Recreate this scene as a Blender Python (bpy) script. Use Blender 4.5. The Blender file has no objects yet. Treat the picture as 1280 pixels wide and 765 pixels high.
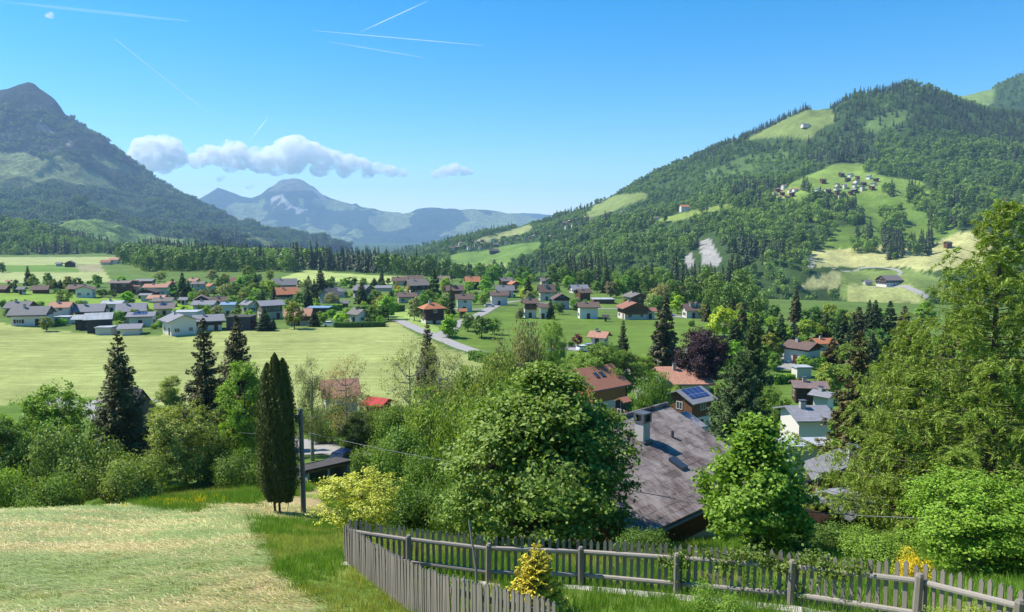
import bpy, bmesh, math, random
import numpy as np
from mathutils import Vector, Matrix
R = math.radians
SC = bpy.context.scene
COL = SC.collection
# ---------------------------------------------------------------- camera
F_PX, CX, CY, HORIZON = 900.0, 640.0, 382.5, 290.0
PITCH = math.atan((CY - HORIZON) / F_PX)
cd = bpy.data.cameras.new('camera'); cam = bpy.data.objects.new('camera', cd); COL.objects.link(cam)
cd.sensor_width = 36; cd.lens = 36 * F_PX / 1280; cd.clip_start = 0.1; cd.clip_end = 90000
cam.location = (0, 0, 0); cam.rotation_euler = (math.pi / 2 - PITCH, 0, 0)
SC.camera = cam
# ---------------------------------------------------------------- sun, sky, exposure
SUN_AZ, SUN_EL = -74.0, 52.0           # degrees, azimuth from the view direction (left is negative)
sd = bpy.data.lights.new('sun', 'SUN'); sd.energy = 5.0; sd.angle = R(0.53); sd.color = (1.0, 0.93, 0.82)
sun = bpy.data.objects.new('sun', sd); COL.objects.link(sun)
sv = Vector((math.sin(R(SUN_AZ)) * math.cos(R(SUN_EL)), math.cos(R(SUN_AZ)) * math.cos(R(SUN_EL)), math.sin(R(SUN_EL))))
sun.rotation_euler = sv.to_track_quat('Z', 'Y').to_euler()
W = bpy.data.worlds.new('World'); SC.world = W; W.use_nodes = True
wn, wl = W.node_tree.nodes, W.node_tree.links
bg = wn['Background']; bg.inputs['Strength'].default_value = 0.13
sky = wn.new('ShaderNodeTexSky'); sky.sky_type = 'NISHITA'; sky.sun_disc = False
sky.sun_elevation = R(SUN_EL); sky.sun_rotation = R(SUN_AZ)
sky.altitude = 1000; sky.air_density = 1.0; sky.dust_density = 0.25; sky.ozone_density = 2.2
hs = wn.new('ShaderNodeHueSaturation'); hs.inputs['Saturation'].default_value = 1.52; hs.inputs['Hue'].default_value = 0.495
hs.inputs['Value'].default_value = 0.93
wl.new(sky.outputs['Color'], hs.inputs['Color']); wl.new(hs.outputs['Color'], bg.inputs['Color'])
SC.view_settings.view_transform = 'Standard'; SC.view_settings.look = 'None'
SC.view_settings.exposure = 0.70; SC.view_settings.gamma = 1.0; SC.view_settings.use_curve_mapping = False
SC.render.engine = 'CYCLES'
SC.cycles.max_bounces = 48; SC.cycles.diffuse_bounces = 4; SC.cycles.glossy_bounces = 2
SC.cycles.transmission_bounces = 8; SC.cycles.transparent_max_bounces = 8; SC.cycles.volume_bounces = 46; SC.cycles.volume_step_rate = 0.12; SC.cycles.volume_max_steps = 256
SC.cycles.caustics_reflective = False; SC.cycles.caustics_refractive = False
SC.render.resolution_x, SC.render.resolution_y = 1024, 612

HAZE_D = 8.0e-5; CLOUD_D = 0.008
# ---------------------------------------------------------------- helpers
def ray(px, py):
    """direction of a photo pixel, scaled so that its forward (Y) part is 1"""
    X = (px - CX) / F_PX; Yc = -(py - CY) / F_PX
    fwd = math.cos(PITCH) + Yc * math.sin(PITCH); up = -math.sin(PITCH) + Yc * math.cos(PITCH)
    return X / fwd, up / fwd
def P(px, py, Y):
    a, s = ray(px, py); return np.array([a * Y, Y, s * Y])
def proj(x, y, z):
    x, y, z = np.asarray(x, float), np.asarray(y, float), np.asarray(z, float)
    f = y * math.cos(PITCH) - z * math.sin(PITCH); u = y * math.sin(PITCH) + z * math.cos(PITCH)
    f = np.where(f < 0.05, 0.05, f)
    return CX + F_PX * x / f, CY - F_PX * u / f
def vnoise(x, y, seed=0):
    x = np.asarray(x, float); y = np.asarray(y, float)
    xi = np.floor(x).astype(np.int64); yi = np.floor(y).astype(np.int64)
    fx = x - xi; fy = y - yi; fx = fx * fx * (3 - 2 * fx); fy = fy * fy * (3 - 2 * fy)
    def h(a, b):
        n = (a * 374761393 + b * 668265263 + seed * 1442695041) & 0x7fffffff
        n = ((n ^ (n >> 13)) * 1274126177) & 0x7fffffff
        n = n ^ (n >> 16)
        return (n & 0xffff) / 65535.0
    return (h(xi, yi) * (1 - fx) + h(xi + 1, yi) * fx) * (1 - fy) + (h(xi, yi + 1) * (1 - fx) + h(xi + 1, yi + 1) * fx) * fy
def fbm(x, y, seed=0, octv=4, ridged=False):
    s = 0; a = 1; t = 0
    for o in range(octv):
        n = vnoise(x * 2 ** o + 17.3 * o, y * 2 ** o - 9.1 * o, seed + o)
        n = 1 - abs(2 * n - 1) if ridged else n
        s = s + a * n; t += a; a *= 0.5
    return s / t - 0.5
def inpoly(px, py, poly):
    px = np.asarray(px, float); py = np.asarray(py, float); r = np.zeros(px.shape, bool); n = len(poly)
    for i in range(n):
        x1, y1 = poly[i]; x2, y2 = poly[(i + 1) % n]
        if y1 == y2: continue
        c = ((y1 > py) != (y2 > py)) & (px < (x2 - x1) * (py - y1) / (y2 - y1) + x1)
        r ^= c
    return r
def mesh_np(name, v, f, mats=None, midx=None, smooth=False):
    """one mesh from arrays: v (n,3), f (m,k)"""
    v = np.asarray(v, np.float32); f = np.asarray(f, np.int32)
    me = bpy.data.meshes.new(name); k = f.shape[1]
    me.vertices.add(len(v)); me.vertices.foreach_set('co', v.ravel())
    me.loops.add(f.size); me.loops.foreach_set('vertex_index', f.ravel())
    me.polygons.add(len(f)); me.polygons.foreach_set('loop_start', np.arange(0, f.size, k, dtype=np.int32))
    me.polygons.foreach_set('loop_total', np.full(len(f), k, np.int32))
    if mats:
        for m in (mats if isinstance(mats, (list, tuple)) else [mats]): me.materials.append(m)
    if midx is not None: me.polygons.foreach_set('material_index', np.asarray(midx, np.int32))
    if smooth: me.polygons.foreach_set('use_smooth', np.ones(len(f), bool))
    me.update(calc_edges=True); me.validate(); return me
def link(name, me, parent=None, loc=None, rot=None, scale=None):
    o = bpy.data.objects.new(name, me); COL.objects.link(o)
    if parent is not None: o.parent = parent
    if loc is not None: o.location = loc
    if rot is not None: o.rotation_euler = rot
    if scale is not None: o.scale = scale
    return o
def tag(o, label=None, cat=None, group=None, kind=None):
    if label: o['label'] = label
    if cat: o['category'] = cat
    if group: o['group'] = group
    if kind: o['kind'] = kind
    return o
def empty(name, loc=(0, 0, 0), rz=0.0):
    o = link(name, None, loc=loc, rot=(0, 0, rz)); o.empty_display_size = 0.3; return o
def copy_tree(o, loc, rz, scale=None):
    r = o.copy(); COL.objects.link(r); r.location = loc; r.rotation_euler = (0, 0, rz)
    if scale is not None: r.scale = scale
    for ch in list(o.children):
        c = ch.copy(); COL.objects.link(c); c.parent = r
        for g in list(ch.children):
            d = g.copy(); COL.objects.link(d); d.parent = c
    return r
class MB:
    """collects quads/tris as polygons"""
    def __init__(s): s.v = []; s.f = []; s.m = []
    def add(s, vs, fs, m=0):
        b = len(s.v); s.v += [tuple(map(float, p)) for p in vs]
        for f in fs: s.f.append([b + i for i in f]); s.m.append(m)
        return s
    def box(s, x0, x1, y0, y1, z0, z1, m=0):
        vs = [(x0, y0, z0), (x1, y0, z0), (x1, y1, z0), (x0, y1, z0), (x0, y0, z1), (x1, y0, z1), (x1, y1, z1), (x0, y1, z1)]
        return s.add(vs, [(0, 3, 2, 1), (4, 5, 6, 7), (0, 1, 5, 4), (1, 2, 6, 5), (2, 3, 7, 6), (3, 0, 4, 7)], m)
    def prism(s, prof, axis_pts, m=0):
        """extrude closed profile (list of 3d offset points) from axis_pts[0] to axis_pts[1]"""
        n = len(prof); a, b = [np.array(p) for p in axis_pts]
        vs = [a + np.array(q) for q in prof] + [b + np.array(q) for q in prof]
        fs = [(i, (i + 1) % n, n + (i + 1) % n, n + i) for i in range(n)] + [tuple(range(n))[::-1], tuple(range(n, 2 * n))]
        return s.add(vs, fs, m)
    def tube(s, pts, rs, n=8, m=0, cap=True):
        pts = [np.array(p, float) for p in pts]
        if not hasattr(rs, '__len__'): rs = [rs] * len(pts)
        vs = []; fs = []
        for i, p in enumerate(pts):
            d = pts[min(i + 1, len(pts) - 1)] - pts[max(i - 1, 0)]; d = d / (np.linalg.norm(d) + 1e-9)
            u = np.cross(d, (0.13, 0.21, 0.97) if abs(d[2]) < 0.95 else (1, 0, 0)); u /= np.linalg.norm(u); w = np.cross(d, u)
            for k in range(n):
                t = 2 * math.pi * k / n; vs.append(p + rs[i] * (math.cos(t) * u + math.sin(t) * w))
        for i in range(len(pts) - 1):
            for k in range(n): fs.append((i * n + k, i * n + (k + 1) % n, (i + 1) * n + (k + 1) % n, (i + 1) * n + k))
        if cap: fs.append(tuple(range(n))[::-1]); fs.append(tuple(range((len(pts) - 1) * n, len(pts) * n)))
        return s.add(vs, fs, m)
    def mesh(s, name, mats, smooth=False):
        me = bpy.data.meshes.new(name); me.from_pydata(s.v, [], s.f)
        for m in (mats if isinstance(mats, (list, tuple)) else [mats]): me.materials.append(m)
        me.polygons.foreach_set('material_index', s.m)
        if smooth: me.polygons.foreach_set('use_smooth', [True] * len(s.f))
        bm = bmesh.new(); bm.from_mesh(me); bmesh.ops.recalc_face_normals(bm, faces=bm.faces); bm.to_mesh(me); bm.free()
        me.update(); return me
    def obj(s, name, mats, parent=None, smooth=False, **k): return link(name, s.mesh(name, mats, smooth), parent, **k)

# ---------------------------------------------------------------- materials
def new_mat(name):
    m = bpy.data.materials.new(name); m.use_nodes = True
    return m, m.node_tree.nodes, m.node_tree.links, m.node_tree.nodes['Principled BSDF']
def setc(b, c): b.inputs['Base Color'].default_value = (*c[:3], 1)
def mixc(n, l, fac, a, b, mode='MIX'):
    x = n.new('ShaderNodeMix'); x.data_type = 'RGBA'; x.blend_type = mode
    for i, v in ((0, fac), (6, a), (7, b)):
        if hasattr(v, 'links'): l.new(v, x.inputs[i])
        elif i == 0: x.inputs[0].default_value = v
        else: x.inputs[i].default_value = (*v[:3], 1)
    return x.outputs[2]
def noise(n, l, scale, detail=4, rough=0.6, vec=None, w=None):
    t = n.new('ShaderNodeTexNoise'); t.inputs['Scale'].default_value = scale; t.inputs['Detail'].default_value = detail
    t.inputs['Roughness'].default_value = rough
    if vec is not None: l.new(vec, t.inputs['Vector'])
    return t.outputs['Fac']
def ramp(n, l, fac, stops):
    r = n.new('ShaderNodeValToRGB'); l.new(fac, r.inputs['Fac']); e = r.color_ramp.elements
    while len(e) < len(stops): e.new(0.5)
    for i, (p, c) in enumerate(stops):
        e[i].position = p; e[i].color = (*c[:3], 1) if hasattr(c, '__len__') else (c, c, c, 1)
    return r.outputs['Color']
def maprange(n, l, v, a, b, c, d):
    m = n.new('ShaderNodeMapRange'); l.new(v, m.inputs[0])
    for i, q in enumerate((a, b, c, d)): m.inputs[i + 1].default_value = q
    return m.outputs[0]
def bump(n, l, b, h, strength, dist):
    x = n.new('ShaderNodeBump'); x.inputs['Strength'].default_value = strength; x.inputs['Distance'].default_value = dist
    l.new(h, x.inputs['Height']); l.new(x.outputs[0], b.inputs['Normal'])
def coords(n, l, kind='Object', sc=(1, 1, 1), rot=(0, 0, 0)):
    t = n.new('ShaderNodeTexCoord'); m = n.new('ShaderNodeMapping'); l.new(t.outputs[kind], m.inputs[0])
    m.inputs['Scale'].default_value = sc; m.inputs['Rotation'].default_value = rot; return m.outputs[0]
def plain(name, c, rough=0.7, var=0.18, scale=2.0, bmp=0.15, bdist=0.02, spec=0.3, metal=0, sc=(1, 1, 1)):
    m, n, l, b = new_mat(name); v = coords(n, l, sc=sc)
    f = noise(n, l, scale, 5, 0.65, v)
    col = mixc(n, l, f, tuple(q * (1 - var) for q in c), tuple(min(q * (1 + var), 1) for q in c))
    oi = n.new('ShaderNodeObjectInfo')
    col = mixc(n, l, maprange(n, l, oi.outputs['Random'], 0, 1, 0, 0.22), col, tuple(q * 0.55 for q in c))
    l.new(col, b.inputs['Base Color']); b.inputs['Roughness'].default_value = rough
    b.inputs['Specular IOR Level'].default_value = spec; b.inputs['Metallic'].default_value = metal
    if bmp: bump(n, l, b, noise(n, l, scale * 8, 3, 0.6, v), bmp, bdist)
    return m
def roof_mat(name, c, c2=None, tw=0.3, th=0.34, gap=0.45, patch=None, pscale=0.8, rough=0.8, stripe=False):
    """tiled roof: courses along x, rows down the slope (z)"""
    m, n, l, b = new_mat(name)
    v = coords(n, l, sc=(1, 0.0, 1)); s = n.new('ShaderNodeSeparateXYZ'); l.new(v, s.inputs[0])
    k = n.new('ShaderNodeMath'); k.operation = 'MULTIPLY'; k.inputs[1].default_value = 2.4; l.new(s.outputs[2], k.inputs[0])
    cb = n.new('ShaderNodeCombineXYZ'); l.new(s.outputs[0], cb.inputs[0]); l.new(k.outputs[0], cb.inputs[1])
    t = n.new('ShaderNodeTexBrick'); l.new(cb.outputs[0], t.inputs['Vector'])
    t.inputs['Scale'].default_value = 1; t.inputs['Brick Width'].default_value = tw; t.inputs['Row Height'].default_value = th
    t.inputs['Mortar Size'].default_value = 0.018; t.inputs['Mortar Smooth'].default_value = 0.3
    c2 = c2 or tuple(q * 0.72 for q in c)
    t.inputs['Color1'].default_value = (*c, 1); t.inputs['Color2'].default_value = (*c2, 1)
    t.inputs['Mortar'].default_value = (*[q * gap for q in c], 1)
    tc = coords(n, l); col = t.outputs['Color']
    f = ramp(n, l, noise(n, l, pscale, 5, 0.7, tc), [(0.42, 0.0), (0.62, 1.0)])
    col = mixc(n, l, f, col, mixc(n, l, 0.55, col, patch or tuple(q * 0.7 for q in c)))
    if stripe:
        w = n.new('ShaderNodeTexWave'); w.wave_type = 'BANDS'; w.bands_direction = 'X'; l.new(tc, w.inputs['Vector'])
        w.inputs['Scale'].default_value = 0.62; w.inputs['Distortion'].default_value = 0
        col = mixc(n, l, ramp(n, l, w.outputs['Fac'], [(0.45, 0.0), (0.7, 1.0)]), col, tuple(q * 0.45 for q in c))
    oi = n.new('ShaderNodeObjectInfo')
    col = mixc(n, l, maprange(n, l, oi.outputs['Random'], 0, 1, 0, 0.25), col, tuple(q * 0.5 for q in c))
    l.new(col, b.inputs['Base Color']); b.inputs['Roughness'].default_value = rough
    b.inputs['Specular IOR Level'].default_value = 0.25
    bump(n, l, b, t.outputs['Fac'], -0.5, 0.03); return m
def wood_mat(name, c, along=(1, 1, 12), var=0.45):
    m, n, l, b = new_mat(name)
    v = coords(n, l, sc=along); f = noise(n, l, 3.0, 6, 0.7, v)
    col = mixc(n, l, f, tuple(q * (1 - var) for q in c), tuple(q * (1 + var) for q in c))
    oi = n.new('ShaderNodeObjectInfo')
    col = mixc(n, l, maprange(n, l, oi.outputs['Random'], 0, 1, 0, 0.35), col, tuple(q * 0.5 for q in c))
    l.new(col, b.inputs['Base Color']); b.inputs['Roughness'].default_value = 0.8
    b.inputs['Specular IOR Level'].default_value = 0.2
    bump(n, l, b, f, 0.4, 0.01); return m
def leaf_mat(name, c=None, var=0.45, warm=None, transl=0.3, inst=False, big=0.0):
    """foliage: colour differs leaf by leaf and from tree to tree; c None takes the object's own colour"""
    m, n, l, b = new_mat(name)
    g = n.new('ShaderNodeNewGeometry'); oi = n.new('ShaderNodeObjectInfo')
    if c is None: base = mixc(n, l, 1.0, oi.outputs['Color'], (1.85, 1.6, 1.2), 'MULTIPLY')
    else:
        rgb = n.new('ShaderNodeRGB'); rgb.outputs[0].default_value = (*c, 1); base = rgb.outputs[0]
    rnd = maprange(n, l, g.outputs['Random Per Island'], 0, 1, 1 - var, 1 + var)
    col = n.new('ShaderNodeVectorMath'); col.operation = 'SCALE'; l.new(base, col.inputs[0]); l.new(rnd, col.inputs['Scale'])
    out = col.outputs[0]
    if warm is not None:
        out = mixc(n, l, maprange(n, l, oi.outputs['Random'], 0, 1, 0.0, 0.75), out, mixc(n, l, 1.0, out, warm, 'MULTIPLY'))
    if big:
        tc = coords(n, l); out = mixc(n, l, ramp(n, l, noise(n, l, big, 2, 0.5, tc), [(0.4, 0.0), (0.6, 0.6)]), out, mixc(n, l, 1.0, out, (1.5, 1.25, 0.8), 'MULTIPLY'))
    l.new(out, b.inputs['Base Color']); b.inputs['Roughness'].default_value = 0.55
    b.inputs['Specular IOR Level'].default_value = 0.25
    tr = n.new('ShaderNodeBsdfTranslucent'); l.new(mixc(n, l, 1.0, out, (1.3, 1.35, 0.6), 'MULTIPLY'), tr.inputs['Color'])
    mx = n.new('ShaderNodeMixShader'); mx.inputs[0].default_value = transl
    o = n['Material Output']; l.new(b.outputs[0], mx.inputs[1]); l.new(tr.outputs[0], mx.inputs[2]); l.new(mx.outputs[0], o.inputs[0])
    return m
# ================================================================ TERRAIN
PIV = 15.0
class Sheet:
    """height field lofted through lines that run across the valley"""
    def __init__(s, curves, nz=None):
        s.c = []
        for cv in curves:
            pts = []
            for q in cv:                                   # (px, py, Y) or (px, None, Y, z)
                if q[1] is None: a, _ = ray(q[0], 350); p = (a * q[2], q[2], q[3])
                else: p = P(q[0], q[1], q[2])
                pts.append((p[0] / (p[1] + PIV), p[1], p[2]))
            pts.sort(); s.c.append(np.array(pts))
        s.nz = nz
    def __call__(s, x, y):
        x = np.asarray(x, float); y = np.asarray(y, float); sh = x.shape; x = x.ravel(); y = y.ravel()
        a = x / (y + PIV)
        Yk = np.array([np.interp(a, c[:, 0], c[:, 1]) for c in s.c]); zk = np.array([np.interp(a, c[:, 0], c[:, 2]) for c in s.c])
        K = len(s.c); Yk = np.maximum.accumulate(Yk + np.arange(K)[:, None] * 1e-3, axis=0)
        h = np.diff(Yk, axis=0); d = np.diff(zk, axis=0) / h
        m = np.zeros_like(zk); m[0] = d[0]; m[-1] = d[-1]
        same = d[:-1] * d[1:] > 0
        w1 = 2 * h[1:] + h[:-1]; w2 = h[1:] + 2 * h[:-1]
        with np.errstate(all='ignore'): hm = (w1 + w2) / (w1 / d[:-1] + w2 / d[1:])
        m[1:-1] = np.where(same, hm, 0)
        yy = np.clip(y, Yk[0], Yk[-1]); z = np.zeros_like(yy)
        for k in range(K - 1):
            t = (yy - Yk[k]) / h[k]; q = (t >= 0) & (t <= 1); t = np.clip(t, 0, 1); t2 = t * t; t3 = t2 * t
            zz = (2 * t3 - 3 * t2 + 1) * zk[k] + (t3 - 2 * t2 + t) * h[k] * m[k] + (-2 * t3 + 3 * t2) * zk[k + 1] + (t3 - t2) * h[k] * m[k + 1]
            z = np.where(q, zz, z)
        if s.nz: z = z + s.nz(x, y, Yk)
        return z.reshape(sh)
G = Sheet([
    [(-900, None, -13, 1.0), (2200, None, -13, 1.0)],
    [(-900, None, 0, -3.0), (2200, None, 0, -3.2)],
    [(-900, None, 10.3, -6.3), (0, None, 10.3, -6.3), (900, None, 10.3, -6.5), (1280, None, 10.3, -6.6), (2200, None, 10.3, -6.6)],
    [(-900, 765, 14), (0, 765, 14), (640, 768, 14), (990, 764, 14), (1280, 766, 13), (2200, 768, 13)],
    [(-900, 712, 18.4), (0, 712, 18.4), (433, 704, 18.4), (640, 722, 18), (1280, 722, 18), (2200, 722, 18)],
    [(-900, 634, 40), (0, 643, 40), (100, 640, 40), (200, 646, 41), (300, 640, 43), (377, 646, 44), (420, 655, 44), (640, 672, 38), (900, 668, 37), (1280, 668, 36), (2200, 668, 36)],
    [(-900, None, 62, -27), (60, None, 62, -26.5), (150, None, 62, -23.5), (210, 612, 60), (330, 598, 62), (400, 596, 62), (470, 608, 62), (640, None, 62, -23), (900, None, 62, -23), (1280, None, 60, -23), (2200, None, 60, -23)],
    [(-900, None, 82, -29.5), (60, None, 82, -28.5), (200, None, 82, -26), (330, 572, 80), (400, 564, 80), (470, 564, 80), (640, None, 82, -27), (900, None, 82, -27), (1280, None, 82, -27), (2200, None, 82, -27)],
    [(-900, None, 120, -30), (0, None, 120, -29), (400, 508, 118), (640, None, 120, -29), (1280, None, 120, -30), (2200, None, 120, -30)],
    [(-900, 405, 215), (0, 407, 215), (100, 413, 212), (300, 412, 212), (500, 412, 212), (640, 415, 212), (860, 418, 212), (1280, 420, 210), (2200, 420, 210)],
    [(-900, 358, 330), (0, 364, 330), (100, 368, 330), (200, 376, 325), (300, 379, 322), (640, 384, 310), (860, 386, 315), (1280, 392, 320), (2200, 392, 320)],
    [(-900, None, 520, -32), (0, None, 520, -32), (400, None, 520, -33), (700, None, 520, -36), (900, None, 480, -44), (1280, None, 470, -50), (2200, None, 470, -50)],
    [(-900, None, 760, -32), (0, None, 760, -32), (400, None, 700, -33), (560, None, 700, -45), (700, None, 620, -62), (900, None, 560, -85), (1280, None, 560, -85), (2200, None, 560, -85)],
    [(-900, None, 1100, -33), (200, None, 1100, -33), (400, None, 1000, -45), (500, None, 1000, -90), (900, None, 1000, -130), (2200, None, 1000, -130)],
    [(-900, None, 2500, -60), (400, None, 2500, -110), (2200, None, 2500, -200)],
    [(-900, None, 45000, -160), (2200, None, 45000, -160)],
], lambda x, y, Yk: np.clip((y - 10) / 80, 0, 1) * (fbm(x / 60, y / 60, 3, 3) * 0.8) + np.clip(y / 15, 0, 1) * fbm(x / 3.5, y / 3.5, 9, 3) * 0.16)
def mnoise(a1, s1, a2, s2, lo, hi, seed, ridged=True):
    def f(x, y, Yk):
        e = np.clip((y - Yk[0]) / (Yk[1] - Yk[0] + 1), 0, 1) * np.clip((Yk[-1] - y) / (Yk[-1] - Yk[-2] + 1), 0, 1)
        e2 = e * (1 - 0.75 * np.exp(-((y - Yk[-2]) / (0.05 * Yk[-2])) ** 2))
        return e2 * a1 * fbm(x / s1, y / (s1 * 2.0), seed, 4, ridged) + e * a2 * fbm(x / s2, y / s2, seed + 5, 3)
    return f
RM = Sheet([
    [(300, None, 2600, -200), (480, None, 1500, -160), (560, None, 1100, -140), (640, None, 950, -140), (760, None, 760, -130), (900, None, 640, -125), (1140, None, 600, -110), (1400, None, 560, -105), (2200, None, 520, -90)],
    [(300, 335, 2800), (480, 336, 1700), (560, 343, 1300), (640, 348, 1100), (700, 352, 950), (760, 352, 850), (900, 358, 760), (1000, 362, 720), (1140, 370, 670), (1280, 378, 640), (2200, 390, 600)],
    [(300, 330, 2900), (480, 330, 2000), (560, 322, 1650), (640, 316, 1500), (700, 312, 1400), (760, 310, 1200), (900, 305, 950), (1000, 326, 820), (1140, 336, 810), (1280, 334, 790), (2200, 325, 780)],
    [(300, 327, 3000), (480, 326, 2300), (560, 310, 2000), (640, 300, 1900), (700, 287, 1750), (760, 280, 1550), (900, 256, 1250), (1000, 247, 1150), (1070, 252, 1130), (1140, 266, 1050), (1280, 262, 1000), (2200, 240, 950)],
    [(300, 325, 3100), (480, 325, 2400), (560, 305, 2300), (640, 293, 2150), (700, 275, 2050), (760, 260, 1900), (900, 222, 1600), (1000, 206, 1500), (1140, 190, 1450), (1280, 200, 1350), (2200, 150, 1250)],
    [(300, 323, 3400), (380, 321, 3200), (480, 323, 2600), (520, 314, 2500), (560, 304, 2450), (600, 297, 2400), (640, 289, 2350), (680, 276, 2300), (720, 265, 2250), (760, 250, 2200), (800, 226, 2150), (840, 208, 2100), (880, 194, 2050),
     (920, 181, 2000), (960, 162, 1950), (985, 150, 1900), (1010, 143, 1880), (1040, 145, 1850), (1055, 134, 1850), (1080, 124, 1850), (1110, 115, 1850), (1140, 107, 1850), (1165, 112, 1850), (1190, 123, 1850), (1205, 130, 1850), (1230, 140, 1850), (1280, 155, 1800), (2200, 180, 1700)],
    [(300, None, 4000, -200), (480, None, 3200, -150), (640, None, 3000, -150), (900, None, 2700, 60), (1140, None, 2500, 200), (1280, None, 2400, 150), (2200, None, 2300, 0)],
], mnoise(60, 260, 18, 60, 0, 1, 21))
R2 = Sheet([
    [(1080, None, 2100, -50), (2200, None, 2100, -50)],
    [(1080, 175, 2400), (1190, 150, 2400), (1280, 125, 2400), (2200, 90, 2400)],
    [(1080, 165, 2650), (1190, 126, 2650), (1205, 121, 2650), (1225, 116, 2650), (1240, 113, 2650), (1255, 106, 2650), (1280, 94, 2650), (1400, 60, 2600), (2200, 40, 2600)],
    [(1080, None, 3200, 200), (2200, None, 3200, 300)],
], mnoise(40, 240, 14, 60, 0, 1, 33))
LH = Sheet([
    [(-900, None, 940, -45), (0, None, 950, -45), (150, None, 1000, -45), (175, None, 1100, -60)],
    [(-900, 300, 1100), (0, 306, 1100), (80, 312, 1100), (150, 322, 1120), (175, 330, 1150)],
    [(-900, 262, 1400), (0, 279, 1400), (40, 284, 1400), (80, 297, 1380), (110, 306, 1370), (140, 314, 1350), (160, 326, 1300), (175, 332, 1250)],
    [(-900, None, 1900, -60), (175, None, 1600, -90)],
], mnoise(14, 90, 8, 50, 0, 1, 41, False))
LM = Sheet([
    [(-900, None, 1600, -120), (0, None, 1600, -120), (150, None, 1700, -120), (300, None, 2200, -120), (440, None, 3300, -220)],
    [(-900, 312, 1800), (0, 317, 1800), (150, 318, 1850), (300, 315, 2300), (380, 314, 3100), (440, 321, 3500)],
    [(-900, 280, 2300), (0, 286, 2300), (60, 284, 2300), (150, 291, 2350), (250, 302, 2500), (300, 308, 2750), (380, 312, 3500), (440, 320, 3900)],
    [(-900, 225, 2900), (0, 240, 2900), (100, 252, 2900), (200, 272, 3050), (300, 298, 3450), (380, 310, 3900), (440, 319, 4100)],
    [(-900, 185, 3400), (0, 195, 3400), (100, 215, 3400), (200, 250, 3550), (300, 291, 3950), (380, 309, 4300), (440, 318.5, 4300)],
    [(-900, 160, 4000), (-200, 140, 4000), (-60, 122, 4000), (0, 117, 4000), (20, 112, 4000), (35, 108, 4000), (44, 112, 4000), (50, 119, 4000), (60, 128, 4000), (68, 133, 4000), (76, 142, 4000), (82, 152, 4000), (92, 156, 4000), (105, 166, 4000), (125, 180, 4050), (150, 196, 4050), (170, 209, 4100),
     (190, 223, 4100), (215, 237, 4150), (240, 250, 4200), (260, 264, 4300), (285, 280, 4400), (310, 293, 4500), (340, 303, 4600), (370, 309, 4700), (400, 315, 4700), (440, 318, 4700)],
    [(-900, None, 4900, 300), (200, None, 4900, 100), (440, None, 5200, -300)],
], mnoise(170, 380, 60, 110, 0, 1, 51))
FM = Sheet([
    [(-300, None, 7600, -260), (1000, None, 7600, -260)],
    [(-300, 317, 8200), (200, 317, 8200), (500, 316, 8200), (700, 312, 8200), (1000, 310, 8200)],
    [(-300, 290, 9400), (260, 290, 9400), (350, 278, 9400), (420, 288, 9300), (560, 292, 9300), (700, 294, 9300), (1000, 294, 9300)],
    [(-300, 270, 10300), (240, 252, 10500), (262, 240, 10500), (272, 236, 10500), (285, 241, 10500), (300, 248, 10500), (317, 250, 10500), (326, 247, 10500), (336, 238, 10500), (343, 234, 10500), (350, 229, 10500), (357, 225.5, 10500), (365, 223, 10500), (372, 223.5, 10500), (379, 226.5, 10500), (386, 231, 10500), (393, 235, 10500), (402, 242, 10500), (414, 248, 10500), (425, 252, 10500), (440, 257, 10500),
     (445, 255, 10500), (450, 259, 10500), (480, 264, 10400), (505, 267, 10300), (530, 262, 10300), (560, 260, 10300), (590, 262, 10300), (620, 266, 10300), (650, 270, 10300), (700, 282, 10300), (1000, 285, 10300)],
    [(-300, None, 11600, -260), (1000, None, 11600, -260)],
], mnoise(230, 800, 100, 260, 0, 1, 61))
F2 = Sheet([
    [(500, None, 12200, -300), (1000, None, 12200, -300)],
    [(500, 300, 12500), (1000, 300, 12500)],
    [(500, 275, 13000), (590, 272, 13000), (630, 268, 13000), (655, 266, 13000), (680, 268, 13000), (760, 272, 13000), (1000, 280, 13000)],
    [(500, None, 13800, -300), (1000, None, 13800, -300)],
], mnoise(100, 900, 50, 260, 0, 1, 71))
EXT = {id(RM): (300, 2200), id(R2): (1080, 2200), id(LH): (-900, 175), id(LM): (-900, 440)}
def ground(x, y):
    """height of the land (all the near sheets)"""
    x = np.asarray(x, float); y = np.asarray(y, float); z = G(x, y)
    a = x / np.maximum(y, 1); px = CX + F_PX * a
    for s, (lo, hi) in ((RM, (300, 2200)), (R2, (1080, 2200)), (LH, (-900, 175)), (LM, (-900, 440))):
        ok = (px >= lo - 1) & (px <= hi + 1) & (y > s.c[0][:, 1].min())
        if np.any(ok): z = np.where(ok, np.maximum(z, s(x, y)), z)
    return z
def gz(x, y): return float((G if y < 540 else ground)(np.array([x]), np.array([y]))[0])
_T = np.geomspace(8, 5200, 420)
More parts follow.
